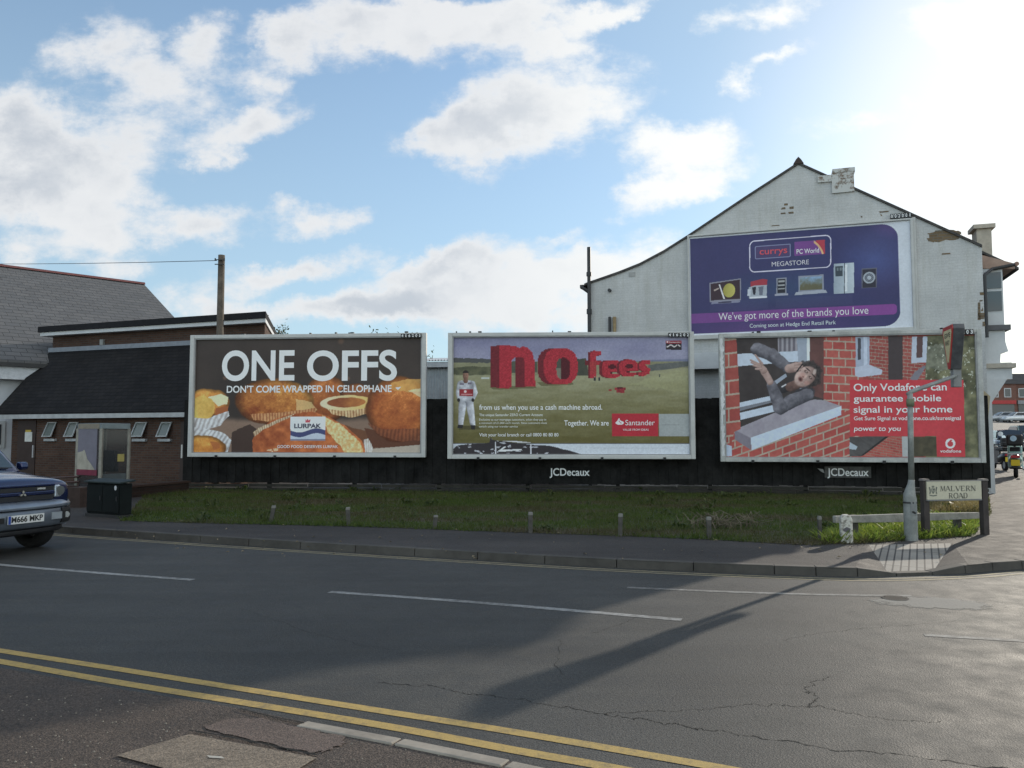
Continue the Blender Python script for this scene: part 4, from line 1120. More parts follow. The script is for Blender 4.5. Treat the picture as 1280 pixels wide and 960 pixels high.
    def limb(a, b_, ra, rb, dark, lite, fd=.8):
        dx, dy = b_[0] - a[0], b_[1] - a[1]; t = np.clip(((X - a[0]) * dx + (Y - a[1]) * dy) / (dx * dx + dy * dy), 0, 1)
        ex, ey = X - a[0] - t * dx, Y - a[1] - t * dy; r_ = (ra + (rb - ra) * t) * (1 + (fbm(X, Y, 12, 8) - .5) * .2); d = np.hypot(ex, ey) / r_
        A.put(sstep(1.06, .92, d), mixv(dark, lite, .55 + .32 * ex / r_ - .2 * ey / r_ + (fold - .5) * fd - .25 * d ** 4))
    A.put(A.poly([(120, 482), (205, 482), (222, 500), (125, 502)], warp=6), (60, 54, 30), .6)
    w0, w1 = (112, 112, 120), (214, 214, 222)
    limb((141, 372), (131, 476), 19, 12, w0, w1); limb((170, 372), (187, 480), 19, 12, w0, w1)
    limb((129, 292), (121, 332), 14, 12, w0, w1); limb((121, 332), (124, 358), 12, 9, w0, w1); limb((184, 292), (197, 330), 14, 12, w0, w1); limb((197, 330), (188, 358), 12, 9, w0, w1)
    A.put(A.poly([(134, 276), (176, 276), (190, 290), (188, 372), (124, 372), (122, 292)], warp=5), mixv(w0, w1, .62 + (fold - .5) * .9 - np.abs(X - 155) / 110))
    A.put(A.rect(125, 189, 316, 348), mixv((120, 24, 32), (180, 44, 52), .7 - np.abs(X - 155) / 60 + (fold - .5) * .4)); r_, *_ = A.ell(152, 327, 6.5, 6.5); A.put(sstep(1.1, .8, r_), (214, 190, 190)); A.put(A.rect(132, 184, 338, 343), (200, 150, 150), .7)
    A.put(A.rect(128, 146, 289, 296) | A.rect(164, 181, 286, 294), (84, 74, 92), .75)
    r_, *_ = A.ell(122, 366, 7, 9); A.put(sstep(1.1, .8, r_), (36, 32, 34)); r_, *_ = A.ell(187, 366, 7, 9); A.put(sstep(1.1, .8, r_), (36, 32, 34))
    A.put(A.poly([(119, 478), (142, 478), (140, 494), (116, 494)]) | A.poly([(177, 480), (198, 480), (196, 502), (178, 498)]), (38, 34, 36))
    limb((154, 268), (154, 278), 9, 11, (90, 58, 46), (140, 98, 80), .3)
    r_, u, v = A.ell(154, 254, 13.5, 20); A.put(sstep(1.06, .9, r_), mixv((84, 54, 42), (168, 120, 100), .6 + .3 * u - .15 * v - .2 * r_ ** 4)); r_, u, v = A.ell(154, 246, 14.5, 16); A.put(sstep(1.1, .9, r_) * (v < -.25), (40, 32, 30))
    A.put(A.rect(147, 151, 250, 253) | A.rect(157, 161, 250, 253), (54, 34, 30), .8); A.put(A.rect(149, 160, 264, 266.5), (96, 52, 48), .8)
    # bank box, sticker, bottom strip
    A.put(A.rect(822, 1035, 428, 531), (178, 32, 46)); A.put(A.rect(1038, 1180, 429, 531), (146, 150, 150))
    A.put(A.rect(1050, 1130, 478, 480.5), (110, 112, 112))
    for k in range(3):
        r_, u, v = A.ell(858, 470, 19, 9); A.put(r_ < 1, (230, 210, 208))
    A.put(A.poly([(845, 466), (850, 455), (856, 448), (860, 458), (868, 464), (870, 470), (850, 474)]), (230, 210, 208)); A.put(A.poly([(853, 456), (860, 466), (868, 472), (864, 473), (855, 466)]), (178, 32, 46))
    A.put(A.rect(1068, 1141, 94, 136), (44, 36, 42)); A.put(A.rect(1068, 1141, 94, 107), (150, 30, 48))
    A.put(A.rect(1072, 1080, 97, 104), (220, 180, 180)); wv = 118 + 4 * np.sin(X / 5.0)
    A.put(A.rect(1073, 1136, 110, 130) & (abs(Y - wv) < 3) & (hash2(np.floor(X / 4), np.floor(Y / 50), 3) > .3), (190, 180, 180))
    A.put(Y > 562, (186, 192, 202)); A.put((Y > 562) & (Y < 566), (90, 90, 92)); A.put(A.rect(720, 1180, 584, 585.5) | A.rect(760, 1180, 598, 599), (150, 158, 170), .7)
    tw = A.poly([(88, 617), (96, 590), (112, 576), (160, 566), (262, 562), (266, 536), (276, 550), (330, 556), (455, 570), (530, 574), (600, 590), (660, 606), (710, 620)], warp=6)
    A.put(tw, (48, 42, 46))
    A.put(tw & (X < 560) & (fbm(X * .6, Y * 1.6, 15, 44) > .68), (170, 170, 178))
    A.put(A.rect(288, 293, 556, 617) | A.rect(449, 455, 566, 617) | (A.rect(270, 450, 552, 560) & (abs(Y - 546 - (X - 270) * .09) < 3)), (196, 196, 204))
    A.put(A.poly([(300, 600), (330, 578), (340, 580), (322, 592), (410, 590), (410, 596), (318, 602)]), (204, 204, 210))
    A.grain(.14, 6, 3); return A.C

def neighbour_ad(PX, PY, S, Z):
    A = Art(PX, PY, (150, 62, 56)); X, Y = A.X, A.Y
    c1 = lambda *p: [(890 + x / 5.333, 405 + y / 5.333) for x, y in p]
    c2 = lambda *p: [(1050 + x / 5.053, 400 + y / 5.053) for x, y in p]
    def bricks(mask, slope, rh, bl, red=(158, 58, 54), red2=(178, 84, 74), mort=(176, 158, 140), ms=.16, seed=1, x0=0):
        v = (Y - slope * (X - 1000)) / rh; row = np.floor(v); u = (X - x0) / bl + .5 * (row % 2)
        m = ((v - row) < ms) | ((u - np.floor(u)) < ms * rh / bl * .8)
        t = hash2(np.floor(u), row, seed) * .8 + fbm(X, Y, 5, seed) * .5 - .15
        A.put(mask, mixv(red, red2, t)); A.put(mask & m, mixv(mort, tuple(c * .82 for c in mort), fbm(X, Y, 4, seed + 3)))
    full = np.ones(X.shape, bool)
    bricks(A.poly(c1((740, 90), (1010, 90), (1010, 700), (740, 560))), .04, 10.6, 16, ms=.17, seed=4)
    bricks(A.poly(c1((80, 620), (255, 830), (862, 600), (1010, 520), (1010, 900), (80, 900))), -.36, 10.0, 17, ms=.20, seed=6)
    # window opening
    A.put(A.poly(c1((160, 88), (745, 88), (745, 520), (160, 720))), mixv((50, 42, 42), (66, 58, 58), fbm(X, Y, 12, 2)))
    A.put(A.poly(c1((440, 90), (570, 90), (570, 185), (440, 190))), mixv((92, 86, 96), (150, 144, 152), .5 + .5 * np.sin(X * 1.1)))
    A.put(A.poly(c1((648, 90), (745, 90), (745, 500), (648, 470))), mixv((84, 52, 50), (108, 68, 64), fbm(X, Y, 6, 8)))
    wht, wht2 = (176, 186, 202), (142, 150, 166)
    A.put(A.poly(c1((160, 200), (575, 180), (575, 250), (168, 282))), wht)
    A.put(A.poly(c1((565, 90), (650, 90), (650, 500), (590, 520))), wht2); A.put(A.poly(c1((632, 90), (652, 90), (650, 500), (636, 500))), (200, 208, 218))
    A.put(A.poly(c1((410, 385), (490, 330), (500, 350), (420, 410))), wht2)
    A.put(A.poly(c1((182, 525), (430, 470), (430, 500), (185, 556))), wht); A.put(A.poly(c1((184, 556), (430, 500), (430, 515), (185, 580))), (110, 112, 122))
    A.put(A.poly(c1((186, 592), (430, 535), (430, 580), (190, 640))), wht)
    A.put(A.poly(c1((580, 520), (650, 480), (650, 510), (590, 530))), wht)
    # sill
    A.put(A.poly(c1((150, 705), (540, 540), (680, 503), (748, 508), (862, 548), (255, 762), (255, 832), (150, 765))), mixv((132, 124, 136), (158, 150, 160), fbm(X, Y, 9, 12)))
    A.put(A.poly(c1((150, 705), (258, 760), (262, 842), (150, 768))), (118, 110, 122))
    A.put(A.poly(c1((258, 758), (862, 546), (862, 606), (264, 842))), (180, 192, 212))
    # left pier of brick
    bricks(A.poly(c1((80, 88), (162, 88), (180, 400), (190, 700), (148, 720), (130, 800), (80, 780))), -.12, 17.2, 60, ms=.13, seed=9, red=(146, 56, 52), red2=(166, 80, 68), x0=880)
    A.put(A.poly(c1((88, 800), (132, 815), (134, 880), (88, 880))), (168, 180, 200))
    # the man leaning out: limbs shaded as round forms with cloth folds
    fold = fbm(X + 2 * fbm(X, Y, 6, 41), Y, 5.5, 15, 4); pore = fbm(X, Y, 2.2, 77, 3)
    def K(x, y): return 890 + x / 5.333, 405 + y / 5.333
    def limb(a, b_, ra, rb, dark, lite, fd=.9, lx=-.3, ly=-.8):
        (ax, ay), (bx, by) = K(*a), K(*b_); dx, dy = bx - ax, by - ay; L2 = dx * dx + dy * dy
        t = np.clip(((X - ax) * dx + (Y - ay) * dy) / L2, 0, 1); ex, ey = X - ax - t * dx, Y - ay - t * dy
        r_ = (ra + (rb - ra) * t) / 5.333 * (1 + (fbm(X, Y, 4, 51) - .5) * .22); d = np.hypot(ex, ey) / r_
        sh = .52 + .42 * (ex * lx + ey * ly) / r_ + (fold - .5) * fd - .22 * d ** 4
        A.put(sstep(1.04, .94, d), mixv(dark, lite, sh))
    cl0, cl1, sk0, sk1 = (58, 56, 64), (134, 130, 140), (116, 88, 82), (198, 166, 156)
    r_, *_ = A.ell(*K(610, 470), 15, 9, -20, 4, 3, 6); A.put(sstep(1.1, .9, r_), mixv((40, 38, 44), (70, 66, 74), fold))
    limb((640, 470), (520, 520), 40, 48, cl0, cl1); limb((470, 430), (560, 400), 30, 34, (34, 32, 36), (66, 62, 68))
    for k in range(46):
        a_ = 2 * math.pi * k / 46; rr_ = 82 + 12 * math.sin(k * 2.9) + 8 * math.sin(k * 5.3)
        r_, *_ = A.ell(*K(645 + rr_ * .82 * math.cos(a_), 335 + rr_ * .86 * math.sin(a_)), 3.4, 2.6, k * 37); A.put(sstep(1.15, .7, r_), mixv((38, 32, 33), (80, 70, 68), pore), .8)
    r_, *_ = A.ell(*K(646, 336), 16, 16, 20, 3, 5, 4); A.put(sstep(1.1, .85, r_), mixv((34, 29, 30), (76, 66, 64), pore * 1.3 - .2))
    limb((520, 420), (590, 392), 30, 34, (70, 48, 44), (140, 104, 94))
    r_, u, v = A.ell(*K(622, 350), 15.2, 11.6, -38); ft = .60 - .38 * v - .16 * u - .2 * r_ ** 4 + (fbm(X, Y, 5, 63) - .5) * .5 + (pore - .5) * .2
    A.put(sstep(1.06, .9, r_), mixv(sk0, sk1, ft))
    for (x_, y_, rx_, ry_, ro, col, al) in ((590, 368, 3.1, 3.6, -25, (110, 60, 56), .85), (589, 369, 1.5, 2.0, -25, (58, 32, 32), .9), (628, 318, 3.0, 1.7, 38, (70, 46, 42), .85), (629, 318, 1.3, 1.0, 0, (196, 176, 166), .7), (656, 357, 2.9, 1.6, 45, (70, 46, 42), .85),
                                   (657, 357, 1.2, .9, 0, (196, 176, 166), .7), (640, 303, 4.2, .9, 40, (40, 30, 30), .9), (678, 345, 4.0, .9, 48, (40, 30, 30), .9), (622, 352, 3.4, 1.5, -38, (214, 176, 160), .6), (608, 352, 1.6, 1.1, 30, (110, 66, 58), .8), (604, 338, 4, 3, 0, (196, 128, 116), .35), (632, 392, 4, 3, 0, (190, 122, 110), .35), (684, 318, 2.2, 4.2, 20, (206, 190, 180), .6)):
        q_, *_ = A.ell(*K(x_, y_), rx_, ry_, ro); A.put(sstep(1.25, .55, q_), col, al)
    limb((300, 168), (395, 205), 44, 44, cl0, cl1); limb((395, 205), (500, 288), 46, 36, cl0, cl1)
    limb((530, 520), (455, 556), 44, 46, cl0, cl1); limb((455, 556), (398, 408), 48, 34, cl0, cl1)
    limb((515, 298), (560, 286), 30, 32, sk0, sk1, .5); limb((560, 272), (592, 262), 13, 11, sk0, sk1, .3); limb((562, 290), (598, 284), 12, 10, sk0, sk1, .3); limb((556, 308), (584, 306), 12, 10, sk0, sk1, .3)
    limb((566, 316), (602, 268), 5, 4, (20, 18, 22), (44, 42, 48), .1)
    limb((388, 385), (345, 312), 22, 24, sk0, sk1, .5); limb((345, 308), (318, 280), 24, 22, sk0, sk1, .5)
    for p_, q_ in (((318, 272), (258, 240)), ((322, 280), (262, 256)), ((322, 290), (276, 276)), ((328, 300), (292, 300)), ((335, 268), (288, 206))):
        limb(p_, q_, 9, 6, sk0, sk1, .3)
    limb((468, 418), (492, 404), 5, 4, (170, 168, 172), (214, 212, 216), .1)
    # right half: more of the house and a hedge
    bricks(A.poly(c2((180, 100), (470, 100), (560, 380), (180, 380))), .10, 4.4, 9, ms=.18, seed=11, red=(140, 56, 52), red2=(158, 76, 68), mort=(156, 138, 124))
    A.put(A.poly(c2((305, 100), (396, 100), (396, 380), (305, 380))), (64, 54, 56))
    A.put(A.poly(c2((98, 105), (186, 105), (186, 300), (100, 350))), (150, 158, 178)); A.put(A.poly(c2((112, 115), (132, 115), (132, 250), (112, 252))), (64, 64, 74)); A.put(A.poly(c2((150, 108), (172, 108), (172, 290), (150, 300))), (176, 184, 202))
    A.put(A.poly(c2((94, 300), (180, 280), (268, 316), (262, 344), (120, 362), (94, 350))), (168, 174, 192))
    A.put(A.poly(c2((540, 100), (880, 100), (880, 880), (540, 880)), warp=3), mixv((62, 62, 44), (132, 128, 92), fbm(X, Y, 9, 22) * 1.5 - .25))
    A.put(A.poly(c2((540, 170), (700, 140), (700, 330), (540, 300)), warp=8, wscale=6), mixv((70, 74, 64), (150, 150, 130), fbm(X, Y, 4, 23)), .8)
    A.put((fbm(X, Y, 3, 27) > .70) & A.poly(c2((560, 140), (870, 180), (870, 480), (540, 400))), (196, 198, 180), .8)
    A.put(A.poly(c2((456, 105), (552, 105), (545, 268), (450, 272))), (168, 176, 192)); A.put(A.poly(c2((486, 105), (524, 105), (520, 236), (482, 240))), (86, 62, 62))
    A.put(A.poly(c2((440, 378), (470, 330), (535, 285), (540, 300), (490, 378))), (112, 108, 118))
    bricks(A.poly(c2((170, 735), (400, 735), (400, 862), (150, 862))), .18, 3.2, 8, ms=.2, seed=13, mort=(150, 130, 112))
    A.put(A.poly(c2((60, 738), (310, 735), (135, 862), (60, 862))), mixv((62, 58, 58), (92, 88, 88), fbm(X - Y, Y, 5, 4))); A.put(A.poly(c2((285, 737), (310, 735), (150, 855), (130, 858))), (42, 40, 40))
    A.put(A.poly(c2((60, 770), (110, 800), (100, 820), (60, 815))), (160, 172, 184))
    A.put(A.poly(c2((390, 735), (430, 735), (430, 862), (395, 862))), (158, 160, 160))
    A.put(A.poly(c2((462, 735), (612, 735), (612, 862), (462, 862)), warp=2), mixv((52, 48, 38), (88, 80, 58), fbm(X, Y, 6, 32)))
    A.put(A.poly(c2((62, 378), (780, 378), (792, 864), (612, 864), (609, 733), (62, 733))), mixv((186, 44, 54), (200, 58, 66), fbm(X, Y, 30, 2)))
    cx, cy = c2((697, 780))[0]
    r_, *_ = A.ell(cx, cy, 6.3, 6.3); A.put(r_ < 1, (224, 206, 206)); r_, *_ = A.ell(cx, cy + .6, 3.6, 3.4); A.put(r_ < 1, (196, 54, 62))
    A.put(A.poly([(cx - 3.0, cy - 1), (cx + .5, cy - 5.0), (cx + 2.6, cy - 4.4), (cx + .4, cy - 1.6)]), (196, 54, 62))
    A.grain(.10, 3, 5); return A.C

def superstore(PX, PY, S, Z):
    A = Art((PX - 850) * 4.2667, (PY - 260) * 4.2667, (186, 190, 198)); X, Y0 = A.X, A.Y
    Y = 1216 - (1216 - Y0) / (1 + 7.27e-5 * (X - 600)); A.Y = Y      # level with the board
    s0, s1, z0, z1 = D_RECT; r = .42; sx = s1 - .30
    gx = np.maximum(S - (sx - r), 0); gz = np.maximum(np.abs(Z - (z0 + z1) / 2) - ((z1 - z0) / 2 - .05 - r), 0)
    inr = (S > s0 + .03) & (np.hypot(gx, gz) < r) & (S < sx) & (np.abs(Z - (z0 + z1) / 2) < (z1 - z0) / 2 - .05)
    base = mixv((58, 54, 96), (48, 50, 96), fbm(X, Y, 220, 3))
    g1, *_ = A.ell(1040, 300, 220, 170); base = base + (np.clip(1 - g1, 0, 1)[..., None] * np.array((10, 22, 34)))
    g2, *_ = A.ell(560, 420, 420, 120); base = base + (np.clip(1 - g2, 0, 1)[..., None] * np.array((-2, 14, 6)))
    g3_, *_ = A.ell(450, 640, 700, 130); base = base + (np.clip(1 - g3_, 0, 1)[..., None] * np.array((26, 2, 16)))
    g4, *_ = A.ell(1150, 90, 160, 120); base = base + (np.clip(1 - g4, 0, 1)[..., None] * np.array((34, 12, 26)))
    A.put(inr, base)
    A.C[inr & (S > sx - .012)] = (150, 146, 176)
    def rrect(x0, x1, y0, y1, rad):
        cx, cy = (x0 + x1) / 2, (y0 + y1) / 2
        return np.hypot(np.maximum(abs(X - cx) - (x1 - x0) / 2 + rad, 0), np.maximum(abs(Y - cy) - (y1 - y0) / 2 + rad, 0)) - rad
    d = rrect(372, 804, 160, 328, 28); A.put(abs(d) < 2.6, (196, 190, 218))
    d = rrect(402, 588, 191, 258, 6); A.put(d < 0, (70, 58, 100)); A.put(abs(d) < 2.2, (120, 124, 160))
    d = rrect(610, 773, 182, 257, 4); A.put(d < 0, (110, 58, 130))
    A.put((d < 0) & (X > 725) & (np.hypot(X - 640, Y - 290) > 128), (176, 50, 66)); A.put((d < 0) & (X > 715) & (abs(np.hypot(X - 640, Y - 290) - 126) < 5), (206, 160, 110))
    band = rrect(30, 1158, 538, 592, 22); A.put((band < 0) & inr, mixv((108, 58, 128), (124, 58, 136), (X - 100) / 900))
    # row of electrical goods
    A.put(A.poly([(158, 372), (325, 358), (325, 478), (158, 478)]), (128, 126, 140)); A.put(A.poly([(164, 378), (320, 364), (320, 470), (164, 470)]), (58, 40, 48))
    r_, *_ = A.ell(262, 420, 32, 38); A.put((r_ < 1), mixv((150, 140, 60), (186, 176, 84), (X - 230) / 60)); A.put(A.poly([(206, 384), (213, 384), (240, 464), (232, 466)]), (206, 200, 200))
    A.put(A.poly([(180, 412), (205, 402), (208, 408), (184, 420)]), (170, 150, 140)); A.put(A.poly([(170, 478), (318, 478), (322, 488), (166, 490)]), (150, 150, 168), .8); A.put(A.rect(205, 275, 480, 487), (44, 40, 60))
    A.put(A.poly([(376, 380), (440, 368), (466, 374), (464, 402), (376, 406)]), (160, 46, 60)); A.put(A.poly([(366, 410), (398, 402), (464, 402), (462, 470), (368, 470)]), (150, 156, 166))
    A.put(A.poly([(384, 410), (406, 408), (402, 452), (390, 450)]), (40, 40, 52)); A.put(A.poly([(418, 410), (446, 408), (440, 456), (424, 456)]), (96, 100, 116)); A.put(A.rect(360, 378, 420, 455), (176, 180, 190)); A.put(A.rect(372, 464, 462, 472), (196, 198, 206))
    A.put(A.rect(514, 568, 368, 456), (130, 132, 146)); A.put(A.rect(520, 562, 374, 450), (40, 40, 48)); A.put(A.rect(524, 558, 382, 392) | A.rect(524, 558, 404, 412) | A.rect(524, 558, 424, 430), (150, 150, 152)); A.put(A.rect(505, 576, 454, 464), (150, 150, 166))
    A.put(A.poly([(632, 366), (766, 364), (768, 446), (632, 450)]), (126, 130, 146)); A.put(A.rect(640, 758, 374, 442), mixv((120, 150, 182), (94, 90, 66), (Y - 372) / 50 + (fbm(X, Y, 14, 8) - .5))); A.put(A.poly([(618, 450), (776, 446), (786, 462), (610, 466)]), (150, 154, 166))
    A.put(A.rect(820, 928, 312, 470), mixv((140, 152, 164), (172, 182, 190), (X - 820) / 108)); A.put(A.rect(875, 879, 312, 470), (60, 66, 76)); A.put(A.rect(828, 868, 326, 380), (56, 66, 74)); A.put(A.rect(836, 846, 334, 350) | A.rect(852, 862, 334, 350), (104, 116, 122)); A.put(A.rect(880, 892, 320, 460), (196, 200, 204))
    A.put(A.rect(968, 1050, 346, 448), (88, 88, 104)); A.put(A.rect(974, 1044, 352, 446), (46, 44, 56)); r_, *_ = A.ell(1009, 396, 32, 30); A.put(r_ < 1, (150, 156, 166)); A.put(r_ < .72, (60, 64, 76)); A.put(r_ < .36, (160, 166, 176)); A.put(abs(r_ - .55) < .06, (120, 126, 138))
    refl = (Y > 478) & (Y < 530) & (((X > 160) & (X < 470)) | ((X > 510) & (X < 920))) & inr; A.put(refl, (84, 84, 118), .18)
    A.grain(.08, 8, 3); return A.C

# ================================================================== BILLBOARDS
M_FRAME = plain('pale_grey_frame', (.47, .47, .455), .5, var=.12, scale=2.5)
M_FRAME2 = plain('scuffed_grey_frame', (.38, .38, .36), .6, var=.3, scale=3)
M_BLACK = plain('black_plate', (.012, .012, .013), .5)
def billboard(name, label, pl, Dl, pr, Dr, ytl, ybl, digits, dig_px, painter, frame_px=(4.6, 4.6), fm=None, post_z=.2):
    B, w = plane_from(pl, Dl, pr, Dr)
    zt, zb = B.at(pl + 1, ytl)[1], B.at(pl, ybl)[1]
    t = thing(name, label, 'billboard', (B.o.x, B.o.y, 0), B.rz, 'advertising billboards')
    fw = .115
    fr = MB()
    def bar(x0, x1, z0, z1):
        # frame section: outer flat and an inner step
        fr.box(x0, x1, -.10, .06, z0, z1)
    bar(0, fw, zb, zt); bar(w - fw, w, zb, zt); bar(fw, w - fw, zb, zb + fw * .9); bar(fw, w - fw, zt - fw * .85, zt)
    fr.build('frame', fm or M_FRAME, t, bevel=.012)
    ft = MB()                                                     # thin inner bead
    a, b_, c, d = fw, w - fw, zb + fw * .9, zt - fw * .85
    ft.box(a + .001, a + .03, -.085, .0, c + .001, d - .001); ft.box(b_ - .03, b_ - .001, -.085, .0, c + .001, d - .001); ft.box(a + .031, b_ - .031, -.085, .0, c + .001, c + .025); ft.box(a + .031, b_ - .031, -.085, .0, d - .025, d - .001)
    ft.build('inner_bead', plain('darker_bead', (.30, .30, .30), .5), t)
    bk = MB().box(.02, w - .02, .061, .10, zb + .02, zt - .02); bk.build('back_board', plain('dark_ply', (.05, .045, .04), .8), t)
    print_sheet('poster', B, t, a + .002, b_ - .002, c + .002, d - .002, -.022, painter)
    rr = random.Random(label)
    for i in range(rr.randint(5, 7)):
        x = rr.uniform(.2, w - .2); k = rr.choice((.03, .05, .09)); MB().box(x, x + k, -.06, .02, zt + .001, zt + rr.uniform(.025, .05)).build('top_clip', M_BLACK, t)
    for i in range(4): x = (.12 + .25 * i) * w; MB().box(x, x + .07, -.13, -.102, zb - .02, zb + .05).build('clip', M_BLACK, t)
    for i in range(3):
        x = w * (.1 + .4 * i); MB().box(x - .05, x + .05, .105, .20, zb + .02, zt - .2).build('support_post', M_BLACK, t)
    if digits:
        x0, x1, y0, y1 = dig_px
        s0, z1 = B.at(x0, y0, -.11); s1, z0 = B.at(x1, y1, -.11)
        n = len(digits); cw = (s1 - s0) / n; pm = MB(); tm = MB()
        for i, ch in enumerate(digits):
            pm.box(s0 + cw * i + .006, s0 + cw * (i + 1) - .006, -.118, -.101, z0, z1)
            put_text(tm, ch, s0 + cw * i + cw * (.38 if ch == '1' else .24), s0 + cw * (i + 1) - cw * (.38 if ch == '1' else .24), z0 + (z1 - z0) * .16, z0 + (z1 - z0) * .84, -.122, .02)
        pp_ = pm.build('number_plate', M_BLACK, t); tm.build('number', ink((210, 210, 205)), pp_)
    return B, t, w
def words(B, t, items, rgb, name, y=-.027, k=INK_K):
    """items: (text, px0, px1, cap_top, baseline[, bold, shear, px/py scale origin])"""
    for it in items:
        mb = MB()
        txt, x0, x1, yt, yb = it[:5]; bold = it[5] if len(it) > 5 else 0; shear = it[6] if len(it) > 6 else 0
        xm = (x0 + x1) / 2
        s0 = B.at(x0, (yt + yb) / 2, y)[0]; s1 = B.at(x1, (yt + yb) / 2, y)[0]; z0 = B.at(xm, yb, y)[1]; z1 = B.at(xm, yt, y)[1]
        put_text(mb, txt, s0, s1, z0, z1, y, bold, shear)
        mb.build(name, ink(rgb, k), t)
def cr(ox, oy, sc): return lambda it: (it[0], ox + it[1] / sc, ox + it[2] / sc, oy + it[3] / sc, oy + it[4] / sc) + tuple(it[5:])

B1, T1, W1 = billboard('billboard', 'leftmost billboard, dark brown food poster with golden muffins', 237.5, 22.0, 533, 21.45, 419.5, 571, '416201', (501, 527, 417.2, 421.8), muffins)
c = cr(230, 400, 4)
words(B1, T1, [c(('ONE', 190, 553, 157, 299, .022)), c(('OFFS', 615, 1065, 157, 299, .022))], (186, 202, 218), 'headline')
words(B1, T1, [c(("DON'T COME WRAPPED IN CELLOPHANE", 214, 1038, 328, 361, .02))], (198, 206, 214), 'subtitle')
words(B1, T1, [c(('LURPAK', 551, 686, 519, 540, .03))], (52, 52, 68), 'pack_lettering')
words(B1, T1, [c(('GOOD FOOD DESERVES LURPAK', 466, 770, 626, 640, .015))], (206, 202, 200), 'slogan')

B2, T2, W2 = billboard('billboard', 'middle billboard showing giant red letters in a green field', 560, 21.05, 868, 20.8, 416.5, 573.5, '416202', (835, 862, 416, 421), fields)
c = cr(540, 400, 3.657)
words(B2, T2, [c(('from us when you use a cash machine abroad.', 216, 778, 387, 410, .012)), c(('Together. We are', 604, 808, 459, 482, .012)), c(('Visit your local branch or call 0800 80 80 80', 216, 578, 517, 532, .008))], (214, 218, 220), 'caption')
words(B2, T2, [c(('The unique Santander ZERO Current Account', 216, 506, 428, 439, .01)), c(('Exclusive to our mortgage customers, when they pay in', 216, 522, 450, 460)), c(('a minimum of £1,000 each month. New customers must', 216, 526, 466, 475)), c(('switch using our transfer service', 216, 392, 482, 491))], (178, 182, 176), 'small_print')
words(B2, T2, [c(('Santander', 884, 1018, 457, 481, 0)), c(('VALUE FROM IDEAS', 872, 990, 497, 506, 0))], (232, 218, 214), 'bank_lettering')
words(B2, T2, [c(('Santander', 1084, 1138, 98, 104, 0))], (226, 190, 190), 'sticker_lettering')

B3, T3, W3 = billboard('billboard', 'right billboard of a man leaning from a brick house window', 899.5, 20.55, 1228.5, 19.6, 417.5, 577, '416203', (1186, 1217, 412, 418), neighbour_ad, fm=M_FRAME2)
c = cr(1050, 400, 5.053)
words(B3, T3, [c(('Only Vodafone can', 86, 674, 401, 446, .012)), c(('guarantee mobile', 86, 639, 474, 514, .012)), c(('signal in your home', 86, 709, 543, 584, .012))], (222, 206, 206), 'headline')
words(B3, T3, [c(('Get Sure Signal at vodafone.co.uk/suresignal', 88, 763, 608, 632, .012)), c(('vodafone', 632, 765, 818, 837, .012))], (222, 200, 200), 'web_address')
words(B3, T3, [c(('power to you', 88, 382, 670, 700, .012, .12))], (226, 206, 206), 'slogan')
# torn paper on the left of its frame
rr = random.Random(5); mb = MB(); z0, z1 = B3.at(900, 570)[1], B3.at(900, 424)[1]
L_, Rt = [], []
for i in range(40):
    z = z0 + (z1 - z0) * i / 39; L_.append((.012 + rr.uniform(0, .03), -.104 - rr.uniform(0, .004), z)); Rt.append((.11 + rr.uniform(-.045, .02), -.104 - rr.uniform(0, .018), z + rr.uniform(-.03, .03)))
mb.add(L_ + Rt, [(i, 40 + i, 41 + i, i + 1) for i in range(39)])
mb.build('torn_paper', plain('torn_white_paper', (.60, .60, .60), .8), T3)

# the board on the gable
zt4 = HP.at(1000, 283.5, -.12)[1]; zb4 = HP.at(880, 424, -.12)[1]
sl4, sr4 = HP.at(860, 350, -.12)[0], HP.at(1143.5, 350, -.12)[0]
T4 = thing('billboard', 'purple electrical store board fixed high on the white gable', 'billboard', (HP.o.x, HP.o.y, 0), HP.rz, 'advertising billboards')
fr = MB(); fr.box(sl4, sl4 + .045, -.16, -.005, zb4, zt4); fr.box(sr4 - .07, sr4, -.16, -.005, zb4, zt4); fr.box(sl4 + .046, sr4 - .071, -.16, -.005, zt4 - .05, zt4); fr.box(sl4 + .046, sr4 - .071, -.16, -.005, zb4, zb4 + .12)
fr.box(sr4 + .002, sr4 + .07, -.10, -.005, zb4 - .05, zt4 + .03)
fr.build('frame', M_FRAME, T4, bevel=.01)
MB().box(sl4 + .05, sr4 - .075, -.08, -.004, zb4 + .125, zt4 - .055).build('back_board', plain('dark_ply', (.05, .045, .04), .8), T4)
D_RECT = (sl4 + .047, sr4 - .072, zb4 + .122, zt4 - .052)
print_sheet('poster', HP, T4, *D_RECT, -.10, superstore)
def words4(items, rgb, name, k=INK_K):
    mb = MB()
    for (txt, x0, y0, x1, y1, cap, bold) in items:           # crop px: left baseline, right baseline, capital height
        f = lambda x, y: HP.at(850 + x / 4.2667, 260 + y / 4.2667, -.106)
        (sA_, zA), (sB_, zB) = f(x0, y0), f(x1, y1); _, zC = f(x0, y0 - cap); z = (zA + zB) / 2
        put_text(mb, txt, sA_, sB_, z, z + zC - zA, -.106, bold)
    return mb.build(name, ink(rgb, k), T4)
words4([("We've got more of the brands you love", 206, 600, 1005, 563, 38, -.004)], (196, 184, 214), 'slogan')
words4([('Coming soon at Hedge End Retail Park', 372, 640, 831, 618, 20, 0)], (170, 178, 204), 'caption')
words4([('MEGASTORE', 490, 312, 688, 300, 24, -.008)], (180, 176, 206), 'store_lettering')
words4([('PC World', 622, 246, 742, 236, 24, .01)], (226, 216, 226), 'store_lettering')
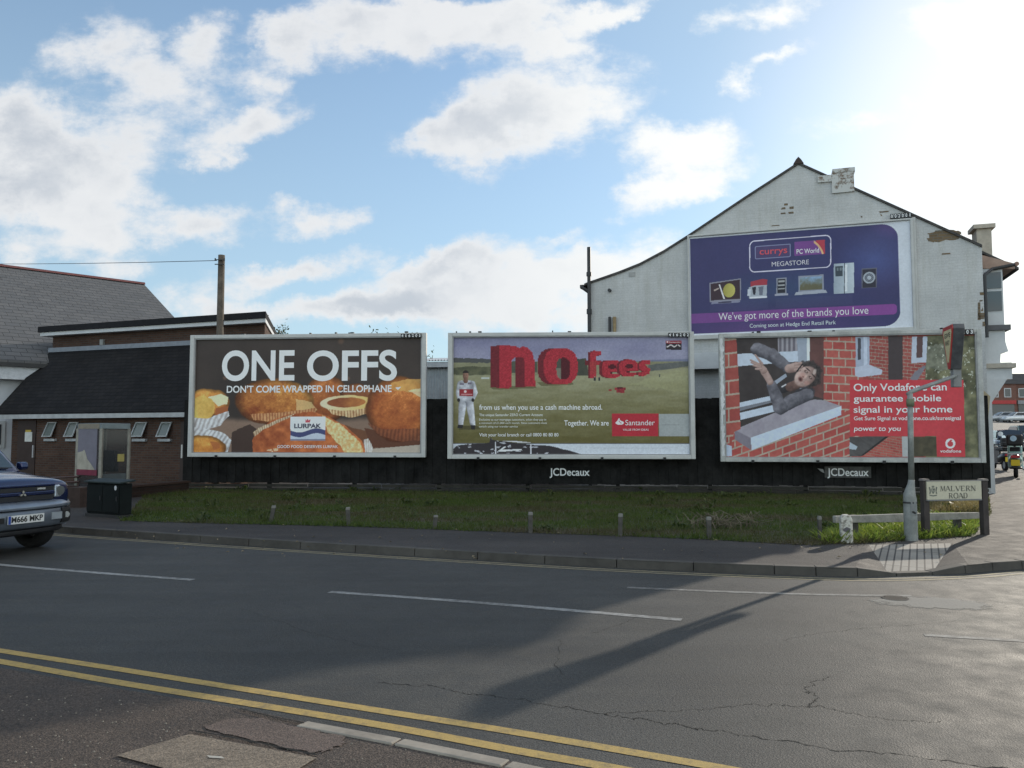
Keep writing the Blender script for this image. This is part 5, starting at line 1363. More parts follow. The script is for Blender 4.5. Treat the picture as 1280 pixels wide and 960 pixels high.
words4([('currys', 425, 250, 572, 238, 34, .01)], (166, 62, 70), 'store_lettering')
f0, f1 = HP.at(1112.5, 271.5, -.1), HP.at(1139.5, 265, -.1); pm, tm = MB(), MB(); n = 6; cw = (f1[0] - f0[0]) / n; zz0 = zt4 + .03
for i, chh in enumerate('002001'):
    pm.box(f0[0] + cw * i + .008, f0[0] + cw * (i + 1) - .008, -.115, -.10, zz0, zz0 + .13)
    put_text(tm, chh, f0[0] + cw * (i + (.40 if chh == '1' else .28)), f0[0] + cw * (i + (.62 if chh == '1' else .74)), zz0 + .02, zz0 + .11, -.118, .02)
pm.box(f0[0], f1[0], -.099, -.06, zz0 - .03, zz0 + .02)
pp_ = pm.build('number_plate', M_BLACK, T4); tm.build('number', ink((210, 210, 205)), pp_)

# ================================================================== BLACK TIMBER FENCE UNDER AND BEHIND THE BOARDS
M_FENCE = plain('black_timber', (.018, .0175, .017), .9, var=.6, scale=2.2, bmp=.2, spec=.12)
fpts = [Vector(((px - 640) / F * D, D)) for px, D in ((231, 22.32), (546, 21.62), (884, 21.12), (1234, 19.95))]
fence = thing('timber_fence', 'black vertical board fence below and between the billboards', 'fence', (fpts[0].x, fpts[0].y, 0))
bd, pst, rl, gb = MB(), MB(), MB(), MB(); rr = random.Random(2)
org = fpts[0]
for i in range(3):
    a, b_ = fpts[i], fpts[i + 1]; L = (b_ - a).length; e = (b_ - a) / L; n = Vector((-e.y, e.x)); k = int(L / .125)
    def Q(s, off): q = a + e * s + n * off - org; return q.x, q.y
    for j in range(k):
        s0, s1 = L * j / k - .014, L * (j + 1) / k + .014; o = rr.uniform(-.005, .003) - (.020 if j % 2 else 0); top = 2.60 + rr.uniform(-.012, .012); bot = .32 + rr.uniform(-.012, .012)
        p = [Q(s0, o), Q(s1, o), Q(s1, o + .022), Q(s0, o + .022)]
        bd.hexa([(x, y, bot) for x, y in p], [(x, y, top) for x, y in p])
    for s in np.arange(.05, L, 2.4):
        pst = MB(); p = [Q(s - .05, .05), Q(s + .05, .05), Q(s + .05, .15), Q(s - .05, .15)]; pst.hexa([(x, y, 0) for x, y in p], [(x, y, 2.55) for x, y in p]).build('post', M_FENCE, fence)
    for z in (.5, 1.4, 2.3):
        p = [Q(0, .026), Q(L, .026), Q(L, .048), Q(0, .048)]; rl.hexa([(x, y, z) for x, y in p], [(x, y, z + .09) for x, y in p])
    for z, h in ((.10, .085), (.215, .07)):
        s = .0
        while s < L:
            ln = rr.uniform(1.6, 2.6); p = [Q(s, .0), Q(min(s + ln, L) - .03, .0), Q(min(s + ln, L) - .03, .03), Q(s, .03)]
            gb.hexa([(x, y, z + rr.uniform(-.01, .01)) for x, y in p], [(x, y, z + h + rr.uniform(-.01, .01)) for x, y in p]); s += ln
bd.build('board_panel', M_FENCE, fence); rl.build('rail', M_FENCE, fence)
gb.build('bottom_rail', plain('worn_bottom_boards', (.030, .028, .022), .9, var=.5, scale=3), fence)
# contractor's nameplates on the fence: separate lettering panels
def fence_plate(label, x0, x1, yt, yb, seg, backing):
    a, b_ = fpts[seg], fpts[seg + 1]; PL = Plane(a.x, a.y, math.atan2(b_.y - a.y, b_.x - a.x))
    s0, z1 = PL.at(x0, yt, -.06); s1, z0 = PL.at(x1, yb, -.06); w_ = PL.world(s0)
    t = thing('name_plate', label, 'sign', (w_.x, w_.y, 0), PL.rz)
    L = s1 - s0
    MB().box(-.06, L + .06, -.055, -.034, z0 - .05, z1 + .05).build('plate', backing, t)
    mb = MB(); put_text(mb, 'JCDecaux', 0, L, z0, z1, -.060, .016); mb.build('lettering', ink((190, 200, 212)), t)
    return t, z0, z1, L
fence_plate('small white company name on black fence below the middle billboard', 687, 737, 585.5, 594.5, 1, M_FENCE)
tt, z0, z1, L = fence_plate('company name on a peeling grey strip below the right billboard', 1034, 1086, 585.5, 595, 2, plain('peeling_grey', (.075, .073, .07), .8, var=.5, scale=7))
mb = MB(); mb.add([(-.24, -.06, z1 + .0), (-.10, -.06, z1 - .02), (-.07, -.06, z1 - .12), (-.14, -.06, z1 - .09)], [(0, 1, 2, 3)]); mb.build('peeling_corner', plain('peeled_paper', (.3, .3, .3), .8), tt)

# ================================================================== SMALL POSTS ALONG THE VERGE
M_POST = plain('weathered_grey_wood', (.075, .070, .062), .9, var=.4, scale=8)
vposts = [((338, 654, 632), 'short leaning grey verge post below the left side of the food poster', .05), ((436, 657, 634), 'short verge post with a pale flared top below the food poster', -.02),
          ((543, 661, 644), 'stubby low verge post below the gap between left and middle billboards', .02), ((663, 666, 640), 'short square verge post left of the company name on the fence', 0),
          ((775, 670, 642), 'short grey verge post right of the company name below the middle billboard', .01), ((887, 674, 646), 'short verge post beside the patch of dead stalks', -.01),
          ((1025, 676, 645), 'thin metal-grey verge post nearest the white stone post', 0)]
for (px, yb, yt), lab, lean in vposts:
    g = G(px, yb, PZ); h = P(px, yt, g.y).z - PZ
    t = thing('verge_post', lab, 'post', (g.x, g.y, PZ), random.uniform(-.2, .2), 'short posts along the grass verge')
    w = .030 if px < 1000 else .022; dx = lean
    MB().hexa([(-w, -w, 0), (w, -w, 0), (w, w, 0), (-w, w, 0)], [(dx - w * 1.05, -w, h * .86), (dx + w * 1.05, -w, h * .86), (dx + w * 1.05, w, h * .86), (dx - w * 1.05, w, h * .86)]).build('shaft', M_POST, t)
    MB().hexa([(dx - w * 1.15, -w * 1.1, h * .862), (dx + w * 1.15, -w * 1.1, h * .862), (dx + w * 1.15, w * 1.1, h * .862), (dx - w * 1.15, w * 1.1, h * .862)],
              [(dx - w * .9, -w * .9, h), (dx + w * 1.2, -w * .9, h - .012), (dx + w * 1.1, w * .9, h), (dx - w, w * .9, h)]).build('cap', plain('bleached_post_top', (.17, .165, .15), .9), t)
# dead stalks beside one post
g = G(902, 660, PZ); mb = MB(); rr = random.Random(8)
for i in range(110):
    x, y = rr.gauss(0, .28), rr.gauss(0, .14); h = rr.uniform(.08, .28)
    mb.tube([(x, y, 0), (x + rr.gauss(0, .06), y + rr.gauss(0, .06), h * .6), (x + rr.gauss(0, .14), y + rr.gauss(0, .1), h)], .006, 3, False)
st = mb.build('dead_stalks', plain('dead_stalks', (.12, .10, .07), .9, var=.4)); st.location = (g.x, g.y, PZ)
tag(st, 'low tangle of dead brown stalks on the grass verge', 'dead plant')

# ================================================================== STREET NAME PLATE
gl_, gr_ = G(1155, 670, PZ), G(1228.5, 668, PZ)
npz = Plane(gl_.x, gl_.y, math.atan2(gr_.y - gl_.y, gr_.x - gl_.x)); Lp = (gr_ - gl_).length
sign = thing('street_name_plate', 'cream street name plate on two dark posts at the corner', 'street sign', (gl_.x, gl_.y, PZ), npz.rz)
def nz(px, py, off=0.0):
    s, z = npz.at(px, py, off); return s, z - PZ
M_DPOST = plain('dark_brown_post', (.045, .036, .034), .7, var=.3)
for px in (1155, 1228.5):
    s, zt_ = nz(px, 598.5)
    p = MB(); p.box(s - .048, s + .048, -.045, .045, -.1, zt_ - .03)
    p_ = p.build('post', M_DPOST, sign, bevel=.006)
    MB().prism([(s - .055, zt_ - .028), (s + .055, zt_ - .028), (s + .045, zt_), (s - .045, zt_)], 'y', -.055, .055).build('cap', plain('worn_post_cap', (.16, .14, .13), .6), p_)
s0, z0 = nz(1158, 624.5, -.05); s1, z1 = nz(1225, 601, -.05)
pl_ = MB().box(s0, s1, -.072, -.048, z0, z1).build('plate', plain('cream_enamel', (.50, .47, .36), .5, var=.12, scale=4), sign)
MB().box(s0 - .004, s1 + .004, -.076, -.044, z0 - .022, z0 - .001).build('lower_trim', plain('grey_trim', (.17, .17, .17), .5), pl_)
MB().box(s0 - .004, s1 + .004, -.076, -.044, z1 + .001, z1 + .012).build('upper_trim', plain('grey_trim', (.17, .17, .17), .5), pl_)
# serif capitals drawn from strokes
SER = {'M': [((.08, 0), (.16, 1), .06), ((.16, 1), (.5, .05), .14), ((.5, .05), (.84, 1), .06), ((.84, 1), (.92, 0), .14)], 'A': [((.06, 0), (.48, 1), .06), ((.48, 1), (.92, 0), .15), ((.24, .36), (.72, .36), .06)],
       'L': [((.22, 0), (.22, 1), .15), ((.22, .03), (.85, .03), .07), ((.85, .0), (.88, .26), .06)], 'V': [((.06, 1), (.5, 0), .15), ((.5, 0), (.92, 1), .06)],
       'E': [((.2, 0), (.2, 1), .15), ((.2, .97), (.8, .97), .07), ((.2, .52), (.62, .52), .06), ((.2, .03), (.84, .03), .07), ((.8, .78), (.8, 1), .06), ((.84, 0), (.86, .24), .06)],
       'R': [((.2, 0), (.2, 1), .15), ((.2, .97), (.56, .97), .06), ((.56, .97), (.74, .86), .09), ((.74, .86), (.74, .64), .14), ((.74, .64), (.54, .5), .08), ((.54, .5), (.2, .5), .06), ((.48, .5), (.9, 0), .14)],
       'N': [((.14, 0), (.14, 1), .07), ((.14, 1), (.84, 0), .15), ((.84, 0), (.84, 1), .07)],
       'O': [((.5 + .44 * math.cos(a), .5 + .5 * math.sin(a)), (.5 + .44 * math.cos(a + .45), .5 + .5 * math.sin(a + .45)), .07 + .08 * abs(math.cos(a + .22))) for a in np.arange(0, 6.28, .4488)],
       'D': [((.18, 0), (.18, 1), .15), ((.18, .97), (.5, .97), .06), ((.5, .97), (.78, .84), .08), ((.78, .84), (.88, .5), .14), ((.88, .5), (.78, .16), .14), ((.78, .16), (.5, .03), .08), ((.5, .03), (.18, .03), .06)]}
def serif_word(mb, word, x0, x1, z0, z1, y):
    cw = (x1 - x0) / len(word); h = z1 - z0
    for i, ch in enumerate(word):
        w = cw * (.98 if ch in 'MAVNO' else .90); ox = x0 + cw * i
        for (a, b_, t) in SER[ch]:
            p, q = Vector((ox + a[0] * w, z0 + a[1] * h)), Vector((ox + b_[0] * w, z0 + b_[1] * h)); d = (q - p).normalized(); n = Vector((-d.y, d.x)) * t * h * .5; d *= .01 * h
            v = [p - d + n, q + d + n, q + d - n, p - d - n]; y -= .00012
            mb.add([(k.x, y, k.y) for k in v], [(0, 1, 2, 3)])
            if abs(b_[1] - a[1]) > .9:
                for e in (a, b_):
                    if ch in 'MAVNLERD' and not (ch in 'MV' and e[1] < .1 and abs(e[0] - .5) < .1):
                        ex, ez = ox + e[0] * w, z0 + (e[1] if e[1] > .5 else 0) * h; hh = .055 * h * (-1 if e[1] > .5 else 1); y -= .00012
                        mb.add([(ex - .15 * h, y, ez), (ex + .15 * h, y, ez), (ex + .15 * h, y, ez + hh), (ex - .15 * h, y, ez + hh)], [(0, 1, 2, 3)])
mb = MB()
a0, b0 = nz(1175.5, 614, -.075), nz(1219.5, 607, -.075); serif_word(mb, 'MALVERN', a0[0], b0[0], a0[1], b0[1], -.0745)
a0, b0 = nz(1186, 623, -.075), nz(1210, 616, -.075); serif_word(mb, 'ROAD', a0[0], b0[0], a0[1], b0[1], -.0745)
M_INKD = plain('dark_grey_lettering', (.065, .065, .06), .6)
mb.build('lettering', M_INKD, pl_)
# the small crest: shield between supporters
c0 = nz(1166.5, 613, -.075); u_ = (nz(1172, 613, -.075)[0] - c0[0]) / 5.5; mb = MB(); yy = -.0745
def tri(pts):
    mb.add([(c0[0] + x * u_, yy, c0[1] + z * u_) for x, z in pts], [tuple(range(len(pts)))])
tri([(-2.2, 2.2), (2.2, 2.2), (2.2, -1), (0, -4), (-2.2, -1)]); tri([(-5.4, 3.4), (-3.9, 4.0), (-3.0, 1), (-3.2, -3.4), (-5.0, -4), (-4.2, -1)]); tri([(5.4, 3.4), (3.9, 4.0), (3.0, 1), (3.2, -3.4), (5.0, -4), (4.2, -1)])
tri([(-1.4, 3), (1.4, 3), (1.8, 5.2), (.6, 4.4), (0, 6), (-.6, 4.4), (-1.8, 5.2)]); tri([(-5, -4.6), (0, -5.4), (5, -4.6), (4.4, -5.8), (0, -6.6), (-4.4, -5.8)])
cr_ = mb.build('crest', plain('grey_green_crest', (.13, .14, .12), .6), pl_)
mb = MB(); yy = -.0765; tri([(-1.6, 1.6), (-.3, 1.6), (-.3, -2), (-1.6, -.8)]); tri([(.3, .2), (1.6, .2), (1.6, -.8), (.3, -2.4)])
mb.build('shield_field', plain('pale_crest', (.36, .35, .28), .6), cr_)

# ================================================================== KNEE RAIL AND WHITE STONE POST
ra, rb = G(1050, 674, PZ), G(1224, 664, PZ)
KP = Plane(ra.x, ra.y, math.atan2(rb.y - ra.y, rb.x - ra.x))
kr = thing('knee_rail', 'low weathered timber rail running behind the street name plate', 'rail', (ra.x, ra.y, PZ), KP.rz)
s0, zt0 = KP.at(1043, 645); s1, zt1 = KP.at(1223, 640.5); zb0 = KP.at(1043, 653.5)[1]; zb1 = KP.at(1223, 648)[1]
pts = [(s0, zb0 - PZ), (s0 + (s1 - s0) * .4, (zb0 + zb1) / 2 - PZ - .012), (s1, zb1 - PZ), (s1, zt1 - PZ), (s0 + (s1 - s0) * .5, (zt0 + zt1) / 2 - PZ + .01), (s0, zt0 - PZ)]
MB().prism(pts, 'y', -.03, .04).build('rail', plain('bleached_rail', (.27, .26, .235), .9, var=.35, scale=5, bmp=.2), kr, bevel=.006)
for px in (1072.5, 1202.5):
    s, z = KP.at(px, 646); MB().box(s - .045, s + .045, .045, .13, -.05, z - PZ + (.02 if px < 1100 else -.03)).build('post', M_POST, kr)
g = G(1058, 678.5, PZ); zt_ = P(1058, 643, g.y).z - PZ; w = 7.2 * g.y / F
sp = thing('stone_post', 'squat white painted stone post with flaking dark blotches', 'post', (g.x, g.y, PZ), -.25)
m, nt, b = new_mat('flaking_white_stone')
nt.links.new(mixc(nt, ramp(nt, noise(nt, coords(nt), 16, 5, .7), [(.42, g3(0)), (.52, g3(1))]), (.20, .18, .15), (.52, .50, .44)), b.inputs['Base Color']); b.inputs['Roughness'].default_value = .9
MB().prism([(-w, -.05), (w, -.05), (w * .97, zt_ * .82), (w * .7, zt_ * .97), (w * .2, zt_), (-w * .6, zt_ * .99), (-w * .98, zt_ * .86)], 'y', -.075, .075).build('shaft', m, sp, bevel=.02)
mb = MB()
put_text(mb, 'FH', -.03, .03, zt_ * .62, zt_ * .74, -.079); mb.add([(-.05, -.079, zt_ * .5), (.0, -.079, zt_ * .46), (.05, -.079, zt_ * .5), (.0, -.079, zt_ * .54)], [(0, 1, 2, 3)])
mb = MB(); mb.add([(-.045, -.078, zt_ * .42), (.04, -.078, zt_ * .40), (.05, -.078, zt_ * .52), (.0, -.078, zt_ * .58), (-.05, -.078, zt_ * .5)], [(0, 1, 2, 3, 4)])
mb.build('dark_blotch', plain('dark_blotch', (.12, .11, .12), .9), sp)

# ================================================================== SIGN COLUMN WITH ITS LIT-BOX SIGN
g = G(1139, 675.5, PZ); SD = g.y
lp = thing('sign_column', 'grey metal column carrying a boxed warning sign on a bent arm', 'sign post', (g.x, g.y, PZ))
def lz(px, py, D=SD): v_ = P(px, py, D); return v_.x - g.x, v_.z - PZ
M_COL = plain('grey_green_column', (.21, .22, .21), .55, .1, var=.3, scale=5)
k = SD / F
_, zsh = lz(1139, 620); _, zsh2 = lz(1138, 605); xt, ztop = lz(1137.5, 492)
MB().tube([(0, 0, -.05), (0, 0, .04), (0, 0, zsh - .03), (-.004, 0, zsh + .02), (xt * .5, 0, zsh2), (xt * .6, 0, zsh2 + .06)], [8.3 * k, 8 * k, 7.8 * k, 7.2 * k, 4.2 * k, 3.7 * k], 14).build('base', M_COL, lp, smooth=True, bevel=.004)
MB().tube([(xt * .6, 0, zsh2 + .062), (xt, 0, ztop)], [3.5 * k, 3.2 * k], 12).build('shaft', plain('grey_galvanised', (.24, .25, .235), .5, .25, var=.3, scale=8), lp, smooth=True)
_, za = lz(1139, 628); MB().tube([(0, 0, za - .012), (0, 0, za + .012)], 8.4 * k, 14).build('band', M_DKMETAL, lp)
dd = MB().box(-.035, .045, -8.2 * k, -7.6 * k, zsh * .58, zsh * .88).build('access_door', plain('grey_door', (.19, .20, .20), .5), lp)
mb = MB(); mb.add([(-.03, -8.35 * k, .42), (.0, -8.4 * k, .43), (.045, -8.35 * k, .40), (.02, -8.4 * k, .385), (-.012, -8.4 * k, .40)], [(0, 1, 2, 3, 4)]); mb.build('sticker', M_BLACK, lp)
_, zc = lz(1138, 497)
MB().tube([(xt, 0, zc - .13), (xt, 0, zc - .02)], 4.6 * k, 12).build('collar', plain('mossy_collar', (.15, .16, .10), .8), lp, smooth=True)
# arm towards the road on the right, then the box
D2 = SD + 1.5
x1, z1 = lz(1196, 469, D2); AY = D2 - SD; x0, z0 = xt, ztop + .02
MB().tube([(x0 - .03, 0, z0 - .03), (x0 + .05, .04, z0 + .015), (x1 - .1, AY - .08, z1 - .03), (x1 + .02, AY, z1)], [.032, .032, .03, .028], 10).build('arm', M_COL, lp, smooth=True)
xa, zb_ = lz(1189.5, 484, D2); xb, zt_ = lz(1200, 447, D2)
MB().box(xa + .01, xb - .01, AY - .05, AY + .05, zb_, zt_).build('bracket', plain('grey_bracket', (.20, .20, .20), .5), lp, bevel=.01)
# triangular box: local frame turned so that its face looks left along the road
hc = P(1186, 435, D2); hd_ = bpy.data.objects.new('warning_sign', None)
ang = R(104)                                     # the face normal is local -Y turned by this angle about Z
f_ang = math.atan2(.24, -.97) + math.pi / 2
zt_w = P(1190, 407.5, D2).z; zb_w = P(1186, 462, D2).z; hw = .30
m, nt, b = new_mat('sign_box_grey'); b.inputs['Base Color'].default_value = (.10, .10, .105, 1); b.inputs['Roughness'].default_value = .5
nt.links.new(ramp(nt, noise(nt, coords(nt), 9, 4), [(.3, (.05, .05, .055, 1)), (.7, (.10, .10, .105, 1))]), b.inputs['Base Color'])
H_ = zt_w - zb_w
def tri_pts(sc, off=0.0):
    cz = H_ * .62
    base = [(-hw, H_ * .90), (-hw * .90, H_), (hw * .90, H_), (hw, H_ * .90), (.05, .0), (-.05, .0)]
    return [(x * sc, cz + (z - cz) * sc) for x, z in base]
box = MB().prism(tri_pts(1.0), 'y', 0, .17).build('sign_box', m, lp, bevel=.01)
box.location = (hc.x - g.x, hc.y - g.y, zb_w - PZ); box.rotation_euler = (0, 0, f_ang + math.pi / 2 - math.pi / 2)
MB().prism(tri_pts(.98), 'y', -.012, -.001).build('red_border', plain('sign_red', (.42, .035, .03), .45, var=.1), box)
MB().prism([(x, z) for x, z in tri_pts(.74)], 'y', -.018, -.0125).build('sign_face', plain('yellowed_white', (.58, .50, .28), .5, var=.15), box)
mb = MB(); put_text(mb, 'GIVE', -.17, .17, H_ * .73, H_ * .83, -.0195, .02); put_text(mb, 'WAY', -.13, .13, H_ * .55, H_ * .66, -.0195, .02)
mb.build('lettering', M_BLACK, box)

# ================================================================== PHONE BOX, CABINET, LOW WALLS
kd = 18.6
kl, km, kr_ = (Vector(((px - 640) / F * D_, D_)) for px, D_ in ((98, kd + .30), (128, kd - .28), (163, kd + .25)))
ktop = P(128, 529, kd - .28).z
pb_ = thing('phone_box', 'silver framed glass phone box with torn mauve poster', 'phone box', (km.x, km.y, 0))
A_ = Vector((kl.x - km.x, kl.y - km.y)); B_ = Vector((kr_.x - km.x, kr_.y - km.y)); C_ = A_ + B_
M_SILV = plain('worn_silver_trim', (.23, .22, .19), .5, .2, var=.25)
M_SILV2 = plain('blue_grey_trim', (.15, .18, .19), .45, .2)
zb_k = .1
def kpost(p, w=.035, mat=M_SILV): MB().box(p.x - w, p.x + w, p.y - w, p.y + w, zb_k, ktop - .12).build('corner_post', mat, pb_)
kpost(A_ * .98, .03); kpost(Vector((0, .0)), .032); kpost(B_ * .98, .03, M_SILV); kpost(C_ * .97, .03)
sk_ = [(A_ * 1.03).to_tuple(), (Vector((0, 0)) - C_ * .03).to_tuple(), (B_ * 1.03).to_tuple(), (C_ * 1.03).to_tuple()]
MB().prism(sk_, 'z', ktop - .13, ktop).build('roof', M_SILV2, pb_, bevel=.015)
e1 = A_.normalized(); n1 = Vector((-A_.y, A_.x)).normalized()
if n1.dot(C_) > 0: n1 = -n1
def face_panel(d, L, x0, x1, z0, z1, off, th=.008):
    u = d.normalized(); n = Vector((-d.y, d.x)).normalized()
    if n.dot(C_) > 0: n = -n
    p = [u * (L * x0) + n * off, u * (L * x1) + n * off, u * (L * x1) + n * (off + th), u * (L * x0) + n * (off + th)]
    mb = MB(); mb.prism([q.to_tuple() for q in p], 'z', z0, z1); return mb
LA, LB = A_.length, B_.length
M_KG = glass('phone_box_glass', (.03, .035, .04), .06, .45)
M_KTOPL = plain('worn_gold_strip', (.20, .17, .13), .5)
face_panel(A_, LA, .06, .94, ktop - .125, ktop - .01, .014).build('header', M_KTOPL, pb_)
face_panel(B_, LB, .06, .94, ktop - .125, ktop - .01, .014).build('header', M_SILV2, pb_)
face_panel(A_, LA, .06, .94, .35, ktop - .14, -.004).build('glass_pane', M_KG, pb_)
face_panel(B_, LB, .06, .94, .35, ktop - .14, -.004).build('glass_pane', M_KG, pb_)
zz = lambda py: P(128, py, kd).z
face_panel(A_, LA, .15, .94, zz(587), zz(535), .006).build('poster', plain('mauve_poster', (.16, .15, .185), .6, var=.15, scale=1.5), pb_)
mb = MB(); u = e1; 
def ap(x, py, off=.018): q = u * (LA * x) + n1 * off; return (q.x, q.y, zz(py))
mb.add([ap(.94, 587), ap(.20, 587), ap(.36, 580), ap(.52, 574), ap(.60, 566), ap(.66, 562), ap(.72, 564), ap(.94, 566)], [tuple(range(8))])
mb.build('torn_patch', plain('cream_torn_paper', (.36, .33, .27), .7), pb_)
face_panel(A_, LA, .12, .99, zz(594), zz(587), .012).build('magenta_strip', plain('magenta_strip', (.16, .016, .04), .5), pb_)
face_panel(B_, LB, .08, .9, .3, zz(592), .002).build('lower_panel', plain('dark_lower_panel', (.05, .06, .065), .5), pb_)
q = B_ * .62 + A_ * .35
ph = MB().box(q.x - .16, q.x + .16, q.y - .1, q.y + .1, zz(590), zz(563)).build('telephone', plain('dark_phone', (.05, .05, .055), .4), pb_)
q = B_ * .66
face_panel(B_, LB, .58, .82, zz(577), zz(567.5), .006).build('yellow_notice', plain('yellow_card', (.28, .23, .07), .6), pb_)
# street cabinet
cl_, cr2 = G(106, 645, PZ), G(149, 648.5, PZ); cd_ = G(163, 646, PZ)
CPn = Plane(cl_.x, cl_.y, math.atan2(cr2.y - cl_.y, cr2.x - cl_.x)); cw_ = (cr2 - cl_).length
ct = CPn.at(128, 602)[1] - PZ
cab = thing('street_cabinet', 'dark green metal street cabinet standing before the phone box', 'cabinet', (cl_.x, cl_.y, PZ), CPn.rz)
M_CAB = plain('dark_green_metal', (.007, .010, .010), .75, var=.25, spec=.15)
cdp = .26
MB().box(.02, cw_ - .02, .02, cdp, .06, ct - .03).build('body', M_CAB, cab, bevel=.01)
MB().box(0, cw_, 0, cdp + .02, -.02, .058).build('plinth', plain('dark_plinth', (.03, .03, .03), .8), cab)
MB().prism([(-.03, ct - .028), (-.03, ct), (cdp + .03, ct + .04), (cdp + .03, ct + .005)], 'x', -.03, cw_ + .03).build('lid', plain('grey_green_lid', (.022, .032, .032), .6, spec=.2), cab, bevel=.006)
for a0, b0 in ((.04, cw_ * .5 - .006), (cw_ * .5 + .006, cw_ - .04)):
    d_ = MB().box(a0, b0, -.0, .018, .1, ct - .07).build('door', M_CAB, cab, bevel=.004)
    MB().box(b0 - .06, b0 - .04, -.014, -.001, ct * .48, ct * .6).build('handle', M_DKMETAL, d_)
s_, z_ = CPn.at(144, 610, -.01); z_ -= PZ
mb = MB(); mb.prism([(s_ + .035 * math.cos(a), z_ + .045 * math.sin(a)) for a in np.linspace(0, 6.283, 11)[:-1]], 'y', -.006, -.0015); mb.build('white_sticker', plain('white_sticker', (.6, .6, .6), .5), cab)
# low brick walls before the toilet block
M_LOWB = brick('dark_low_brick', (.030, .019, .016), (.044, .026, .021), (.034, .029, .026))
wl_, wr_ = P(-90, 640, 18.2), P(101, 640, 17.0)
lw = Plane(wl_.x, wl_.y, math.atan2(wr_.y - wl_.y, wr_.x - wl_.x)); LL = (wr_ - wl_).to_2d().length
wall = thing('low_brick_wall', 'low dark brick garden wall with a pier, left of the cabinet', 'wall', (wl_.x, wl_.y, 0), lw.rz)
hh_ = lw.at(90, 608)[1]
MB().box(0, LL - .34, 0, .22, 0, hh_ - .055).build('wall_face', M_LOWB, wall)
MB().box(-.02, LL - .342, -.03, .25, hh_ - .054, hh_).build('coping', plain('brown_coping', (.045, .029, .024), .9, spec=.15), wall)
MB().box(LL - .338, LL + .02, -.06, .30, 0, hh_ - .02).build('pier', plain('brown_pier', (.042, .026, .021), .9, var=.35, scale=9), wall)
rl_ = thing('ramp_rail', 'pair of dark reddish handrails before the left toilet door', 'handrail', (wl_.x + .3, wl_.y + 1.4, 0), lw.rz)
M_RAIL = plain('reddish_rail', (.06, .032, .027), .6)
rp = Plane(wl_.x + .3, wl_.y + 1.4, lw.rz)
for py in (598, 604.5):
    s0, z0 = rp.at(22, py + 2); s1, z1 = rp.at(99, py - 2.5)
    MB().tube([(s0, 0, z0), (s1, 0, z1)], .022, 8).build('handrail', M_RAIL, rl_)
for px in (40, 70, 97):
    s0, z0 = rp.at(px, 601); MB().tube([(s0, .03, 0), (s0, .03, z0)], .025, 8).build('post', M_RAIL, rl_)
wa, wb_ = P(166, 620, 19.8), P(236, 620, 21.9)
w2 = Plane(wa.x, wa.y, math.atan2(wb_.y - wa.y, wb_.x - wa.x)); L2 = (wb_ - wa).to_2d().length
wl2 = thing('low_brick_wall', 'low dark brick wall between the phone box and the leftmost billboard', 'wall', (wa.x, wa.y, 0), w2.rz)
h2 = w2.at(200, 604)[1]
MB().box(-.9, L2, 0, .2, 0, h2 - .05).build('wall_face', M_LOWB, wl2)
MB().box(-.93, L2 + .02, -.03, .23, h2 - .049, h2).build('coping', plain('brown_coping', (.045, .029, .024), .9, spec=.15), wl2)

# ================================================================== VEHICLES
def carpaint(name, col, rough=.25, coat=.8):
    m, nt, b = new_mat(name)
    n = noise(nt, coords(nt), 3, 4)
    nt.links.new(ramp(nt, n, [(.3, tuple(c * .85 for c in col)), (.7, tuple(min(1, c * 1.1) for c in col))]), b.inputs['Base Color'])
    b.inputs['Roughness'].default_value = rough; b.inputs['Metallic'].default_value = .35; b.inputs['Coat Weight'].default_value = coat; b.inputs['Coat Roughness'].default_value = .06
    return m
M_RUB = plain('black_rubber', (.014, .014, .015), .85, bmp=.2, scale=40)
M_BPL = plain('black_plastic', (.018, .018, .02), .55)
M_RIM = plain('alloy', (.38, .38, .39), .35, .7)
M_CARGL = glass('car_glass', (.015, .02, .026), .03)
def loft(sections, closed_ends=True):
    """sections: list of lists of (x,y,z) half profiles (y>=0, from bottom to top centre); mirrored"""
    mb = MB(); n = len(sections[0]); ring = []
    for s in sections:
        half = list(s); other = [(x, -y, z) for x, y, z in reversed(half[:-1])] if abs(half[-1][1]) < 1e-6 else [(x, -y, z) for x, y, z in reversed(half)]
        ring.append(half + other)
    m_ = len(ring[0]); vs = [v for r_ in ring for v in r_]; fs = []
    for i in range(len(ring) - 1):
        for k in range(m_):
            fs.append((i * m_ + k, i * m_ + (k + 1) % m_, (i + 1) * m_ + (k + 1) % m_, (i + 1) * m_ + k))
    if closed_ends: fs += [tuple(range(m_ - 1, -1, -1)), tuple(range((len(ring) - 1) * m_, len(ring) * m_))]
    mb.add(vs, fs); return mb
